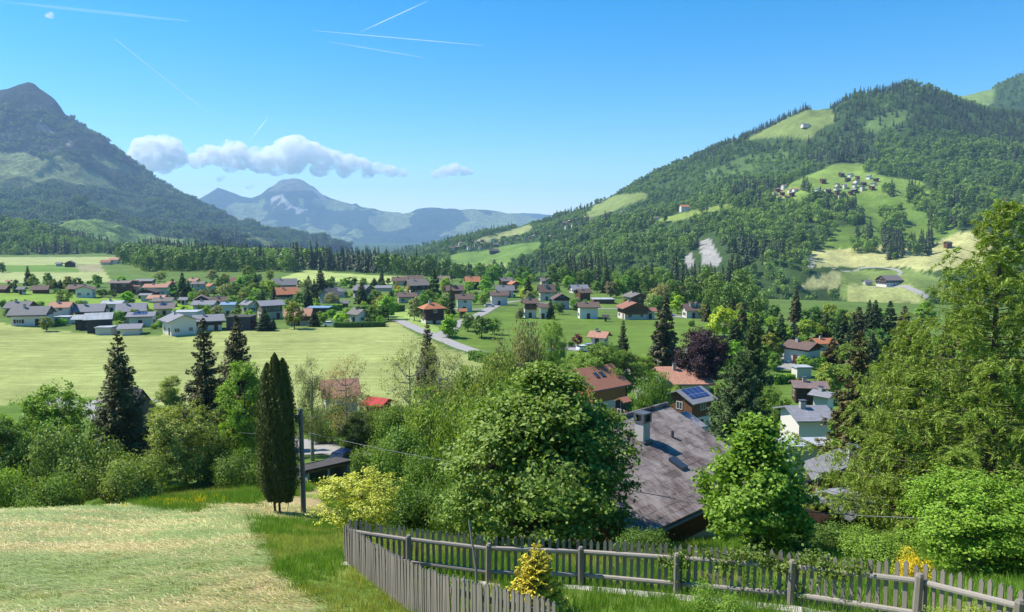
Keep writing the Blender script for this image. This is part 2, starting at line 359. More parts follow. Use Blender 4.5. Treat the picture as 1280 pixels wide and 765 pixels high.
def hit(px, py, ymin=8.0):
    """point where the sight line of a photo pixel meets the land"""
    a, s = ray(px, py); t = _T[_T >= ymin]
    t1 = t[t < 560]; d = s * t1 - G(a * t1, t1)
    if (d < 0).any():
        k = max(1, int(np.argmax(d < 0))); t = np.linspace(t1[k - 1], t1[k], 12); d = s * t - G(a * t, t); k = max(1, int(np.argmax(d < 0))); f = d[k - 1] / (d[k - 1] - d[k] + 1e-9)
        y = t[k - 1] + f * (t[k] - t[k - 1]); return np.array([a * y, y, gz(a * y, y)])
    for it in range(2):
        d = s * t - ground(a * t, t); k = int(np.argmax(d < 0))
        if d[k] >= 0: k = len(t) - 1
        if k == 0: return np.array([a * t[0], t[0], gz(a * t[0], t[0])])
        if it == 0: t = np.linspace(t[k - 1], t[k], 12)
    f = d[k - 1] / (d[k - 1] - d[k] + 1e-9); y = t[k - 1] + f * (t[k] - t[k - 1])
    return np.array([a * y, y, gz(a * y, y)])

# ---- land cover, in photo outline, transferred to the land itself
HAYC = (0.275, 0.315, 0.11); GRASS = (0.10, 0.17, 0.032); BRIGHT = (0.115, 0.185, 0.035); DULL = (0.11, 0.17, 0.045)
FOREST = (0.045, 0.08, 0.024); PALE = (0.30, 0.34, 0.14); STONE = (0.30, 0.29, 0.27); DRYHAY = (0.40, 0.315, 0.155)
FG_HAY = [(-900, 900), (-900, 600), (0, 620), (100, 620), (180, 638), (215, 640), (250, 638), (300, 630), (345, 622), (375, 616), (405, 608), (412, 640), (392, 645), (350, 652), (318, 655), (310, 665), (326, 690), (338, 715), (360, 735), (400, 765), (430, 900)]
G_POLY = [   # (outline, colour, Ymin, Ymax)
    ([(-300, 300), (-300, 356), (20, 353), (136, 353), (139, 345), (133, 340), (150, 336), (165, 345), (200, 340), (200, 300)], DULL, 420, 1500),
    ([(-300, 323), (150, 321), (150, 330), (90, 331), (-300, 332.5)], PALE, 420, 1500),
    ([(-300, 332.5), (95, 331.5), (128, 340), (-300, 341)], (0.13, 0.22, 0.05), 420, 1500),
    ([(92, 331.5), (126, 330), (131, 340), (100, 340)], (0.26, 0.25, 0.14), 420, 1500),
    ([(-300, 341), (133, 340), (138, 352), (60, 354), (-300, 354)], PALE, 420, 1500),
    ([(-300, 362), (0, 364), (62, 365), (140, 373), (200, 375), (245, 381), (245, 388), (120, 386), (60, 383), (-300, 380)], (0.18, 0.28, 0.05), 250, 420),
    ([(-900, 300), (-900, 505), (0, 505), (590, 512), (640, 500), (612, 449), (560, 436), (520, 418), (496, 402), (420, 409), (300, 413), (190, 419), (90, 415), (60, 412), (0, 404), (-60, 400)], HAYC, 105, 280),
    ([(470, 392), (512, 386), (530, 402), (560, 412), (562, 424), (530, 416), (506, 400)], (0.24, 0.33, 0.09), 180, 300),
    ([(560, 425), (590, 400), (628, 388), (646, 385), (680, 391), (760, 400), (860, 399), (900, 405), (900, 475), (650, 445), (600, 440)], BRIGHT, 130, 330),
    ([(335, 358), (352, 347), (384, 337), (420, 341), (460, 344), (530, 346), (530, 356), (420, 352), (400, 357)], (0.33, 0.40, 0.13), 430, 760),
    ([(735, 345), (790, 345), (795, 386), (745, 386), (735, 380)], BRIGHT, 300, 420),
    ([(60, 490), (130, 500), (130, 540), (90, 545), (20, 540)], GRASS, 60, 140),
]
R_POLY = [
    ([(930, 176), (960, 160), (985, 147), (1010, 138), (1040, 136), (1044, 152), (1024, 163), (1012, 174), (985, 171), (955, 173)], (0.17, 0.22, 0.06)),
    ([(965, 246), (1000, 224), (1040, 206), (1076, 203), (1082, 215), (1112, 221), (1152, 226), (1168, 246), (1130, 256), (1080, 250), (1060, 247), (1040, 244), (1000, 249), (970, 249)], (0.17, 0.25, 0.05)),
    ([(1072, 244), (1160, 244), (1176, 268), (1200, 290), (1180, 308), (1080, 316), (1026, 312), (1040, 291), (1050, 282), (1078, 283), (1078, 262), (1066, 252)], BRIGHT),
    ([(1015, 314), (1080, 309), (1170, 305), (1190, 292), (1240, 285), (1240, 330), (1200, 338), (1144, 338), (1140, 334), (1020, 333)], (0.36, 0.36, 0.15)),
    ([(1000, 358), (1012, 346), (1042, 338), (1080, 338), (1060, 352), (1042, 362)], (0.34, 0.34, 0.15)),
    ([(1050, 338), (1140, 336), (1180, 350), (1180, 372), (1050, 372)], (0.16, 0.22, 0.06)),
    ([(1062, 352), (1075, 356), (1140, 356), (1160, 380), (1060, 380)], (0.30, 0.33, 0.12)),
    ([(560, 320), (580, 314), (600, 313), (640, 305), (676, 302), (676, 312), (648, 321), (634, 336), (590, 341), (562, 335)], (0.13, 0.21, 0.045)),
    ([(566, 333), (634, 330), (626, 344), (570, 342)], (0.30, 0.28, 0.13)),
    ([(585, 303), (600, 297), (640, 287), (664, 280), (668, 284), (652, 292), (600, 304)], (0.24, 0.27, 0.10)),
    ([(728, 270), (745, 256), (770, 244), (806, 240), (812, 246), (765, 264), (736, 272)], (0.18, 0.23, 0.07)),
    ([(820, 274), (860, 264), (914, 253), (918, 259), (880, 267), (836, 278)], (0.20, 0.26, 0.06)),
    ([(874, 302), (886, 298), (904, 325), (898, 333), (880, 331)], STONE),
    ([(856, 322), (866, 314), (870, 334), (858, 338)], STONE),
    ([(1008, 322), (1016, 318), (1018, 332), (1010, 334)], STONE),
]
R_POLY.append(([(1075, 158), (1090, 148), (1130, 137), (1142, 145), (1120, 158), (1090, 163)], (0.10, 0.16, 0.045), 0, .35))
R_POLY.append(([(880, 214), (930, 196), (985, 186), (990, 196), (940, 214), (890, 232)], (0.09, 0.15, 0.04), 0, .55))
R_POLY.append(([(1120, 262), (1160, 258), (1176, 270), (1184, 284), (1150, 282)], (0.12, 0.2, 0.04), 0, .2))
R2_POLY = [([(1196, 122), (1222, 108), (1238, 104), (1246, 126), (1232, 133), (1212, 130)], (0.16, 0.23, 0.06))]
L_POLY = [
    ([(-300, 190), (0, 190), (25, 189), (52, 199), (75, 193), (110, 212), (147, 230), (150, 238), (100, 231), (66, 224), (30, 236), (-300, 222)], (0.22, 0.27, 0.11)),
    ([(112, 190), (120, 187), (150, 203), (186, 220), (165, 217), (128, 205), (115, 196)], (0.24, 0.27, 0.11)),
    ([(64, 278), (112, 272), (160, 283), (200, 296), (250, 299), (300, 307), (345, 311), (290, 316), (180, 313), (110, 296), (84, 288)], (0.20, 0.30, 0.075)),
    ([(200, 232), (216, 238), (222, 243), (204, 238)], (0.20, 0.20, 0.09)),
    ([(100, 252), (130, 250), (170, 258), (180, 264), (140, 262)], (0.08, 0.13, 0.04)),
    ([(310, 290), (330, 300), (350, 305), (330, 306), (308, 298)], (0.17, 0.22, 0.07)),
    ([(-300, 165), (0, 166), (20, 158), (12, 172), (-300, 182)], (0.12, 0.13, 0.09)),
    ([(45, 152), (58, 156), (70, 166), (60, 165), (48, 158)], (0.34, 0.31, 0.29)),
    ([(80, 172), (88, 178), (86, 186), (82, 182)], (0.3, 0.28, 0.26)),
]
def cover(px, py, polys, base, Y=None, jit=1.2, x=None, y=None):
    col = np.tile(np.array(base, float), (len(px), 1)); key = np.zeros(len(px), int) - 1
    jx = (fbm(x / 14, y / 14, 81, 3)) * jit * 2 if x is not None else 0
    jy = (fbm(x / 14, y / 14, 85, 3)) * jit if x is not None else 0
    for i, q in enumerate(polys):
        m = inpoly(px + jx, py + jy, q[0])
        if len(q) == 4 and q[2]: m &= (Y > q[2]) & (Y < q[3])
        col[m] = q[1]; key[m] = i
    return col, key
def sheet_mesh(name, S, lo, hi, nu, ny, mat, colfn, y0=None, y1=None):
    la = ray(lo, 350)[0]; ha = ray(hi, 350)[0]
    ya = y0 if y0 is not None else S.c[0][:, 1].min(); yb = y1 if y1 is not None else S.c[-1][:, 1].max()
    Ys = np.geomspace(ya + PIV, yb + PIV, ny) - PIV
    c0 = S.c[0]; amin = la * 1.0; A = np.linspace(la, ha, nu)
    YY, AA = np.meshgrid(Ys, A, indexing='ij')
    X = AA * (YY + PIV); Z = S(X, YY)
    v = np.stack([X, YY, Z], -1).reshape(-1, 3)
    i = np.arange(ny - 1)[:, None] * nu + np.arange(nu - 1)[None, :]
    f = np.stack([i, i + 1, i + 1 + nu, i + nu], -1).reshape(-1, 4)
    me = mesh_np(name, v, f, mat, smooth=True)
    col = colfn(v[:, 0], v[:, 1], v[:, 2])
    at = me.color_attributes.new('cover', 'FLOAT_COLOR', 'POINT')
    at.data.foreach_set('color', np.hstack([col, np.ones((len(col), 1))]).astype(np.float32).ravel())
    o = link(name, me); o['kind'] = 'structure'; return o
def land_mat(name, scales, var, bscale=None, bstr=0.3, bdist=0.1, rock=False, streak=False):
    m, n, l, b = new_mat(name)
    a = n.new('ShaderNodeVertexColor'); a.layer_name = 'cover'; col = a.outputs['Color']
    g = n.new('ShaderNodeNewGeometry'); pos = g.outputs['Position']
    for sc, vr in zip(scales, var):
        f = maprange(n, l, noise(n, l, sc, 4, 0.65, pos), 0.3, 0.7, 1 - vr, 1 + vr)
        x = n.new('ShaderNodeVectorMath'); x.operation = 'SCALE'; l.new(col, x.inputs[0]); l.new(f, x.inputs['Scale']); col = x.outputs[0]
    if streak:
        mp = n.new('ShaderNodeMapping'); l.new(pos, mp.inputs[0]); mp.inputs['Scale'].default_value = (0.05, 0.7, 0.05); mp.inputs['Rotation'].default_value = (0, 0, R(8))
        f = maprange(n, l, noise(n, l, 1.0, 4, 0.65, mp.outputs[0]), 0.35, 0.65, 0.83, 1.15)
        x = n.new('ShaderNodeVectorMath'); x.operation = 'SCALE'; l.new(col, x.inputs[0]); l.new(f, x.inputs['Scale']); col = x.outputs[0]
    l.new(col, b.inputs['Base Color']); b.inputs['Roughness'].default_value = 0.95; b.inputs['Specular IOR Level'].default_value = 0.05
    if bscale: bump(n, l, b, noise(n, l, bscale, 7, 0.75, pos), bstr, bdist)
    return m
def colG(x, y, z):
    px, py = proj(x, y, z)
    c, k = cover(px, py, G_POLY, GRASS, y, 1.0, x, y)
    vil = (y > 160) & (y < 700) & (k < 0); c[vil] = (0.10, 0.16, 0.04)
    far = (y > 620) & (k < 0); c[far] = FOREST
    steep = (y > 56) & (y < 105) & (k < 0); c[steep] = (0.09, 0.15, 0.03)
    near = (y < 56)
    j = fbm(x / 1.2, y / 1.2, 5, 4)
    hay = near & inpoly(px + j * 50, py + j * 30, FG_HAY)
    m = fbm(x / 4.0, y / 2.2, 15, 4)[:, None]; mm = np.clip((m + 0.04) * 4, 0, 1)
    h = np.array(DRYHAY) * (1 - mm) + np.array((0.17, 0.235, 0.055)) * mm
    h = np.where(np.clip(fbm(x / 1.6, y / 1.0, 25, 4) - 0.14, 0, 1)[:, None] > 0, h * 0.5 + 0.5 * np.array((0.17, 0.26, 0.06)), h)
    c[hay] = h[hay]
    gr = near & ~hay & (k < 0)
    q = np.clip((fbm(x / 2.0, y / 2.0, 35, 3) + 0.1) * 3, 0, 1)[:, None]
    gg = np.array((0.13, 0.20, 0.035)) * (1 - q) + np.array((0.25, 0.30, 0.07)) * q
    c[gr] = gg[gr]
    return c
def colR(polys, base=FOREST):
    def f(x, y, z):
        px, py = proj(x, y, z); c, k = cover(px, py, polys, base, y, 3.0, x * 0.2, y * 0.2); return c
    return f
def colL(x, y, z):
    px, py = proj(x, y, z); c, k = cover(px, py, L_POLY, (0.045, 0.07, 0.03), y, 3.5, x * 0.12, y * 0.12)
    rock = (k < 0) & (z > 330 + 160 * fbm(x / 300, y / 300, 7, 4)) ; c[rock] = (0.038, 0.05, 0.042)
    r2 = rock & (fbm(x / 120, y / 240, 8, 4) > 0.16); c[r2] = (0.10, 0.105, 0.10); r3 = rock & (fbm(x / 60, y / 160, 18, 4) > 0.05); c[r3] *= 0.6
    return c
def colF(x, y, z):
    px, py = proj(x, y, z)
    n1 = fbm(x / 520, y / 700, 91, 5); c = np.tile(np.array((0.035, 0.06, 0.03)), (len(x), 1))
    m = (n1 > 0.03) & (z < 460); c[m] = (0.21, 0.26, 0.10)
    r = (z > 560 + 120 * n1) & (n1 > -0.02); c[r] = (0.16, 0.17, 0.12)
    s = inpoly(px, py, [(340, 246), (352, 243), (366, 258), (385, 262), (372, 268), (352, 262), (338, 258)]) & (n1 > -0.06); c[s] = (0.5, 0.46, 0.4)
    s = inpoly(px, py, [(390, 236), (400, 240), (410, 250), (402, 250)]) & (n1 > -0.06); c[s] = (0.36, 0.34, 0.3)
    return c
M_ground = land_mat('ground_grass', (0.04, 0.35, 3.0, 14.0), (0.17, 0.14, 0.16, 0.22), 9.0, 0.5, 0.08, streak=True)
M_hill = land_mat('hill_land', (0.01, 0.05, 0.3), (0.15, 0.2, 0.25), 0.2, 0.5, 2.0)
M_far = land_mat('far_land', (0.003, 0.012, 0.05), (0.15, 0.35, 0.4), 0.008, 1.0, 90.0)
sheet_mesh('ground', G, -900, 2200, 900, 640, M_ground, colG, -12.5, 45000)
sheet_mesh('hill', RM, 300, 2200, 640, 300, M_hill, colR(R_POLY))
sheet_mesh('hill', R2, 1080, 2200, 200, 120, M_hill, colR(R2_POLY))
sheet_mesh('hill', LH, -900, 175, 200, 100, M_hill, colR([]))
sheet_mesh('mountain', LM, -900, 440, 520, 300, M_far, colL)
sheet_mesh('mountain', FM, -300, 1000, 520, 240, M_far, colF)
sheet_mesh('mountain', F2, 500, 1000, 160, 80, M_far, colF)
# ================================================================ TREES
M_leaf = leaf_mat('foliage', None, 0.42, transl=0.30)
M_needle = leaf_mat('needles', None, 0.38, transl=0.12)
M_bark = wood_mat('bark', (0.12, 0.095, 0.07), (1, 1, 0.3))
M_barkpale = wood_mat('pale_bark', (0.36, 0.33, 0.28), (1, 1, 3))
def unit(a): return a / (np.linalg.norm(a, axis=-1, keepdims=True) + 1e-9)
def leaves(c, nrm, ax, ln, wd, fold=0.25):
    """diamond shaped leaves: centre, normal, long axis, length, width -> verts, quads"""
    ax = unit(ax - nrm * np.sum(ax * nrm, -1, keepdims=True)); sd_ = np.cross(nrm, ax)
    ln = np.asarray(ln)[:, None]; wd = np.asarray(wd)[:, None]
    a = c - ax * ln * 0.5; b = c + ax * ln * 0.5
    l_ = c + sd_ * wd * 0.5 + nrm * wd * fold - ax * ln * 0.05; r_ = c - sd_ * wd * 0.5 + nrm * wd * fold - ax * ln * 0.05
    v = np.stack([a, r_, b, l_], 1).reshape(-1, 3); f = np.arange(len(v)).reshape(-1, 4)
    return v, f
def rdir(rng, n): return unit(rng.normal(size=(n, 3)))
def decid(name, seed, h, r, base=0.2, nlobe=16, nclump=220, per=60, ls=0.12, flat=0.8, top=0.55, cr=0.13, open_=0.0, lean=0.0, bark=None, asp=0.62, nlimb=None, core=0.0, droop=0.0, taper=0.0):
    """broadleaf tree h tall, crown radius r; returns (trunk mesh, crown mesh)"""
    rng = np.random.default_rng(seed); zc = h * (base + (1 - base) * 0.5); rz = h * (1 - base) * 0.5
    # lobes on an uneven envelope
    th = np.arange(nlobe) * 2.39996 + rng.uniform(0, 1, nlobe); u = 1 - 2 * (np.arange(nlobe) + 0.5) / nlobe
    u = np.clip(u + rng.normal(0, 0.08, nlobe), -0.92, 0.98); rr = np.sqrt(1 - u * u)
    k = rng.uniform(0.50, 0.80, nlobe)
    tp = 1 - taper * (0.5 + 0.5 * u) ** 1.25
    L = np.stack([np.cos(th) * rr * r * k * tp, np.sin(th) * rr * r * k * tp, zc + u * rz * (0.62 + 0.16 * rng.uniform(size=nlobe))], 1)
    lr = r * rng.uniform(0.30, 0.50, nlobe) * np.clip(tp ** 1.1, 0.3, 1)
    ci = rng.integers(0, nlobe, nclump); d = rdir(rng, nclump); d[:, 2] = d[:, 2] * 0.9 + 0.12
    rad = lr[ci] * (0.35 + 0.65 * rng.uniform(size=nclump) ** 0.5)
    C = L[ci] + d * rad[:, None] * np.array([1, 1, flat])
    C[:, 2] = np.maximum(C[:, 2], h * base * 0.75 + rng.uniform(0, 0.05 * h, nclump))
    C[:, 2] = np.minimum(C[:, 2], h * 0.985)
    keep = rng.uniform(size=nclump) > open_; C = C[keep]; ci = ci[keep]; n = len(C)
    N = n * per; cc = np.repeat(C, per, 0); s = r * cr * rng.uniform(0.6, 1.35, n); ss = np.repeat(s, per)[:, None]
    off = rng.normal(size=(N, 3)) * ss * np.array([1, 1, 0.62]) * 0.6
    if droop: off[:, 2] -= droop * rng.uniform(size=N) * r
    p = cc + off
    out = unit(p - np.array([0, 0, zc * 0.9])); nr = unit(out * 0.75 + np.array([0, 0, 0.55]) + rng.normal(size=(N, 3)) * 0.55)
    ax = rdir(rng, N); ax[:, 2] -= 0.3
    sz = ls * rng.uniform(0.65, 1.35, N)
    v, f = leaves(p, nr, ax, sz * 1.25, sz * asp * 1.25)
    if core:                                     # short inner twigs with leaves close to the stem
        nn = int(len(p) * core); q = rdir(rng, nn) * (rng.uniform(size=(nn, 1)) ** 0.5) * np.array([r * 0.6, r * 0.6, rz * 0.8]) + np.array([0, 0, zc])
        v2, f2 = leaves(q, rdir(rng, nn), rdir(rng, nn), np.full(nn, ls * 1.8), np.full(nn, ls * 1.3)); f = np.vstack([f, f2 + len(v)]); v = np.vstack([v, v2])
    tb = MB(); tr = h * 0.018 + 0.03
    zt = h * 0.72; k1 = rng.uniform(-0.04, 0.04, 2) * h
    T = lambda t: np.array([k1[0] * t * t, k1[1] * t * t, zt * t])
    tb.tube([T(t) - np.array([0, 0, 1.0 if t == 0 else 0]) for t in (0, .15, .35, .55, .8, 1)], [tr * 1.35, tr, tr * .85, tr * .7, tr * .45, tr * .2], 8)
    for j in range(nlobe if nlimb is None else nlimb):
        t0 = np.clip((L[j, 2] - 0.35 * np.linalg.norm(L[j, :2]) * 1.2) / zt, base * 0.8 + 0.1, 0.92); a = T(t0); b = L[j]
        m = a * 0.5 + b * 0.5 + np.array([0, 0, -0.04 * h]) + rng.normal(size=3) * 0.02 * h
        w = tr * 0.45 * (1.1 - t0 * 0.6); tb.tube([a, m, b], [w, w * .6, w * .3], 5, cap=False)
        for q in np.where(ci == j)[0][:9]:
            tb.tube([m * .4 + b * .6, (m * .4 + b * .6) * .5 + C[q] * .5 + rng.normal(size=3) * 0.05, C[q]], [w * .35, w * .2, w * .08], 3, cap=False)
    return tb.mesh(name + '_trunk', bark or M_bark, True), mesh_np(name + '_crown', v, f, M_leaf)
def conifer(name, seed, h, r, levels=34, nb=7, per=46, ls=0.16, droop=0.32, base=0.05, powr=0.85, wid=0.34, uplift=0.1, hang=0.35, gap=0.0, thick=0.28, ragged=0.25):
    """spruce: whorls of drooping branches carrying needle sprays"""
    rng = np.random.default_rng(seed); tb = MB(); PV = []; NR = []; AX = []; SZ = []
    tb.tube([(0, 0, -0.8), (0, 0, h * 0.4), (0, 0, h * 0.8), (0, 0, h)], [h * 0.02, h * 0.014, h * 0.006, h * 0.001], 7)
    for i in range(levels):
        t = (max(i + rng.uniform(-0.4, 0.4), 0) / levels) ** 0.92; t = min(max(t, 0.0), 0.985); z = h * (base + (1 - base) * t)
        nbi = max(3, int(nb * (1 - 0.45 * t)))
        ph = rng.uniform(0, 6.28)
        for k in range(nbi):
            if rng.uniform() < gap: continue
            a = ph + 6.283 * k / nbi + rng.uniform(-0.25, 0.25)
            ln = r * ((1 - t) ** powr) * rng.uniform(1 - ragged, 1 + ragged * 0.7) + 0.02 * h * (1 - t)
            s = np.linspace(0, 1, 5); dz = -droop * ln * s * (1 - 0.55 * s) * (1.25 - t) + uplift * ln * s ** 3 + (0.35 * ln * s * t ** 3)
            pts = np.stack([np.cos(a) * ln * s, np.sin(a) * ln * s, z + dz], 1)
            if ln > 0.25: tb.tube(pts[::2], [0.012 * ln + .01, 0.008 * ln + .006, 0.003 * ln], 3, cap=False)
            m = max(int(8 + per * .16), int(per * (ln / r) ** 0.95)); u = rng.uniform(0.10, 1.0, m) ** 0.8
            px_ = np.interp(u, s, pts[:, 0]); py_ = np.interp(u, s, pts[:, 1]); pz_ = np.interp(u, s, pts[:, 2])
            side = rng.normal(size=m) * wid * ln * 0.42 * (1.05 - u * 0.75)
            c = np.stack([px_ - np.sin(a) * side, py_ + np.cos(a) * side, pz_ - np.abs(side) * 0.35 - rng.uniform(0, 1, m) ** 1.5 * hang * (0.3 + 0.5 * ln) * (1 - 0.6 * t)], 1)
            d = np.array([np.cos(a), np.sin(a), -0.25])[None] + np.stack([-np.sin(a) * np.sign(side) * 0.8, np.cos(a) * np.sign(side) * 0.8, np.full(m, -0.3)], 1) + rng.normal(size=(m, 3)) * 0.3
            PV.append(c); AX.append(d); NR.append(np.array([np.cos(a) * .35, np.sin(a) * .35, 0.9])[None] + rng.normal(size=(m, 3)) * 0.45)
            SZ.append(ls * rng.uniform(0.7, 1.5, m) * (0.55 + 0.45 * (1 - t)))
    c = np.vstack(PV); sz = np.concatenate(SZ)
    v, f = leaves(c, unit(np.vstack(NR)), np.vstack(AX), sz * 2.2, sz * 2.2 * thick, 0.1)
    return tb.mesh(name + '_trunk', M_bark, True), mesh_np(name + '_crown', v, f, M_needle)
def column(name, seed, h, r, n=26000, ls=0.09, spires=((0, 0, 1.0), (-0.45, 0.1, 0.94), (0.42, 0.0, 0.97))):
    rng = np.random.default_rng(seed); PV = []; NR = []
    for (sx, sy, sh) in spires:
        m = n // len(spires); u = rng.uniform(0, 1, m); th = rng.uniform(0, 6.283, m)
        rad = r * 0.62 * np.minimum(1, (u * 5 + 0.35)) * np.clip((1 - u) * 2.4, 0, 1) ** 0.55
        rad = rad * (1 + 0.13 * np.sin(5 * th + 6 * sx + u * 9) + 0.16 * rng.normal(size=m) + 0.10 * np.sin(23 * u + 9 * th)) * rng.uniform(0.78, 1.08, m)
        PV.append(np.stack([sx * r + np.cos(th) * rad, sy * r + np.sin(th) * rad, 0.85 + u * (h * sh - 0.85)], 1)); NR.append(np.stack([np.cos(th), np.sin(th), np.full(m, 0.25)], 1))
    c = np.vstack(PV); nr = unit(np.vstack(NR) + rng.normal(size=c.shape) * 0.4); ax = np.array([0, 0, 1.0]) + rng.normal(size=c.shape) * 0.35
    sz = ls * rng.uniform(0.7, 1.4, len(c)); v, f = leaves(c, nr, ax, sz * 1.9, sz * 0.9)
    tb = MB()
    for (sx, sy, sh) in spires[:2]: tb.tube([(sx * r * .5, sy * r, -0.6), (sx * r * .8, sy * r, 1.2), (sx * r, sy * r, h * 0.7)], [0.11, 0.09, 0.03], 7)
    for (sx, sy, sh) in spires:        # dense inner growth so that no daylight shows through
        m = 5000; u = rng.uniform(0, 0.93, m); th = rng.uniform(0, 6.283, m)
        rad = r * 0.5 * np.minimum(1, (u * 5 + 0.3)) * np.clip((1 - u) * 2.4, 0, 1) ** 0.55 * rng.uniform(0.5, 1, m)
        q = np.stack([sx * r + np.cos(th) * rad, sy * r + np.sin(th) * rad, 0.95 + u * (h * sh - 0.95)], 1)
        v2, f2 = leaves(q, unit(np.stack([np.cos(th), np.sin(th), 0 * th], 1)), np.tile([0, 0, 1.0], (m, 1)), np.full(m, .3), np.full(m, .2)); f = np.vstack([f, f2 + len(v)]); v = np.vstack([v, v2])
    return tb.mesh(name + '_trunk', M_bark, True), mesh_np(name + '_crown', v, f, M_needle)
def larch(name, seed, h, r, nbr=150, twigs=20, per=20, ls=0.05, base=0.05, droop=0.25, hangl=0.9, trunk_r=0.2, powr=0.75):
    """larch: long arching branches with hanging twigs full of soft needles"""
    rng = np.random.default_rng(seed); tb = MB(); PV = []; AX = []; SZ = []
    tb.tube([(0, 0, -1), (0.1, 0, h * .3), (-0.05, 0.05, h * .7), (0, 0, h)], [trunk_r, trunk_r * .8, trunk_r * .35, 0.02], 9)
    for i in range(nbr):
        t = (i + 0.5) / nbr; z = h * (base + (0.985 - base) * t); a = i * 2.39996 + rng.uniform(-0.3, 0.3)
        ln = r * (1 - t) ** powr * rng.uniform(0.65, 1.12) + 0.35
        s = np.linspace(0, 1, 8); dz = ln * (0.10 * s - droop * s * s + (droop * 0.95 + 0.12) * s ** 4 * rng.uniform(0.3, 1.1)) + 0.45 * ln * s * t ** 2
        bend = rng.uniform(-0.18, 0.18)
        pts = np.stack([np.cos(a + bend * s) * ln * s, np.sin(a + bend * s) * ln * s, z + dz], 1)
        tb.tube(pts, list(0.032 * (ln / r + .2) * (1.02 - s) + 0.006), 4, cap=False)
        nt = max(4, int(twigs * (ln / r) ** 0.9))
        for j in range(nt):
            u = rng.uniform(0.12, 1.0); p0 = np.array([np.interp(u, s, pts[:, q]) for q in range(3)])
            sd_ = rng.choice([-1, 1]); tl = hangl * (0.35 + 0.65 * ln / r) * rng.uniform(0.4, 1.1) * (1.1 - 0.5 * u)
            d0 = np.array([np.cos(a) * 0.5 - np.sin(a) * sd_, np.sin(a) * 0.5 + np.cos(a) * sd_, 0.05]); d0 /= np.linalg.norm(d0)
            q = np.linspace(0, 1, per); jj = rng.normal(size=(per, 3)) * 0.035
            c = p0 + d0 * (tl * q * (1 - 0.25 * q))[:, None] + np.array([0, 0, -1.0]) * (tl * 0.85 * q ** 1.8)[:, None] + jj
            dd = d0 * (1 - 0.5 * q)[:, None] + np.array([0, 0, -1.0]) * (1.5 * q)[:, None]
            PV.append(c); AX.append(dd + rng.normal(size=(per, 3)) * 0.55); SZ.append(ls * rng.uniform(0.7, 1.4, per))
    c = np.vstack(PV); sz = np.concatenate(SZ); nr = unit(rng.normal(size=c.shape) * 0.8 + np.array([0, 0, 0.6]))
    v, f = leaves(c, nr, np.vstack(AX), sz * 3.0, sz * .62, 0.15)
    return tb.mesh(name + '_trunk', M_bark, True), mesh_np(name + '_crown', v, f, M_leaf)
def bush_mesh(name, seed, h, r, n=9000, ls=0.07, lobes=9, asp=0.62, up=0.5):
    rng = np.random.default_rng(seed); L = np.stack([rng.normal(size=lobes) * r * .45, rng.normal(size=lobes) * r * .45, h * rng.uniform(.3, .68, lobes)], 1)
    lr = rng.uniform(.3, .48, lobes) * min(r, h); ci = rng.integers(0, lobes, n); d = rdir(rng, n)
    nsub = 60; sub = rdir(rng, nsub * lobes).reshape(lobes, nsub, 3); pick = sub[ci, rng.integers(0, nsub, n)]
    p = L[ci] + pick * lr[ci][:, None] * rng.uniform(.75, 1.05, (n, 1)) + rng.normal(size=(n, 3)) * 0.10 * min(r, h)
    p[:, 2] = np.maximum(p[:, 2], rng.uniform(0, 0.2 * h, n)); p[:, 2] = np.minimum(p[:, 2], h)
    sz = ls * rng.uniform(.6, 1.4, n); v, f = leaves(p, unit(pick * .8 + np.array([0, 0, up]) + rng.normal(size=(n, 3)) * .5), d, sz * 1.3, sz * 1.3 * asp)
    tb = MB()
    for i in range(lobes): tb.tube([(L[i, 0] * .15, L[i, 1] * .15, -0.3), L[i] * np.array([.6, .6, .5]), L[i]], [.03 * h * .5 + .01, .02 * h * .5 + .006, .005], 4, cap=False)
    return tb.mesh(name + '_stems', M_bark, True), mesh_np(name + '_leaves', v, f, M_leaf)
def plant(kind, pair, loc, rz, sc, color, label, cat, group=None, pn=('trunk', 'crown')):
    """a tree or shrub: an Empty at its foot with trunk and crown"""
    e = empty(kind, loc, rz); e.scale = sc if hasattr(sc, '__len__') else (sc, sc, sc)
    a = link(pn[0], pair[0], e); b = link(pn[1], pair[1], e); b.color = (*color, 1)
    tag(e, label, cat, group); return e
# ================================================================ HOUSES
TI = dict(
 orange=roof_mat('roof_orange', (0.50, 0.20, 0.10)), salmon=roof_mat('roof_salmon', (0.52, 0.27, 0.19)), brown=roof_mat('roof_brown', (0.17, 0.115, 0.095)),
 mauve=roof_mat('roof_mauve', (0.24, 0.175, 0.165)), grey=roof_mat('roof_grey', (0.20, 0.20, 0.21)), slate=roof_mat('roof_slate', (0.27, 0.275, 0.31)), pale=roof_mat('roof_pale', (0.42, 0.45, 0.48), tw=0.5, th=3, gap=.7),
 dark=roof_mat('roof_dark', (0.085, 0.075, 0.075)), redbrown=roof_mat('roof_redbrown', (0.36, 0.16, 0.11)), blue=plain('roof_blue', (0.20, 0.30, 0.42), .45, .1), greybrown=roof_mat('roof_greybrown', (0.22, 0.19, 0.175)),
 red=roof_mat('roof_red', (0.50, 0.06, 0.055), tw=.25, th=6, gap=.6), striped=roof_mat('roof_striped', (0.52, 0.23, 0.145), tw=.3, th=.36, stripe=True))
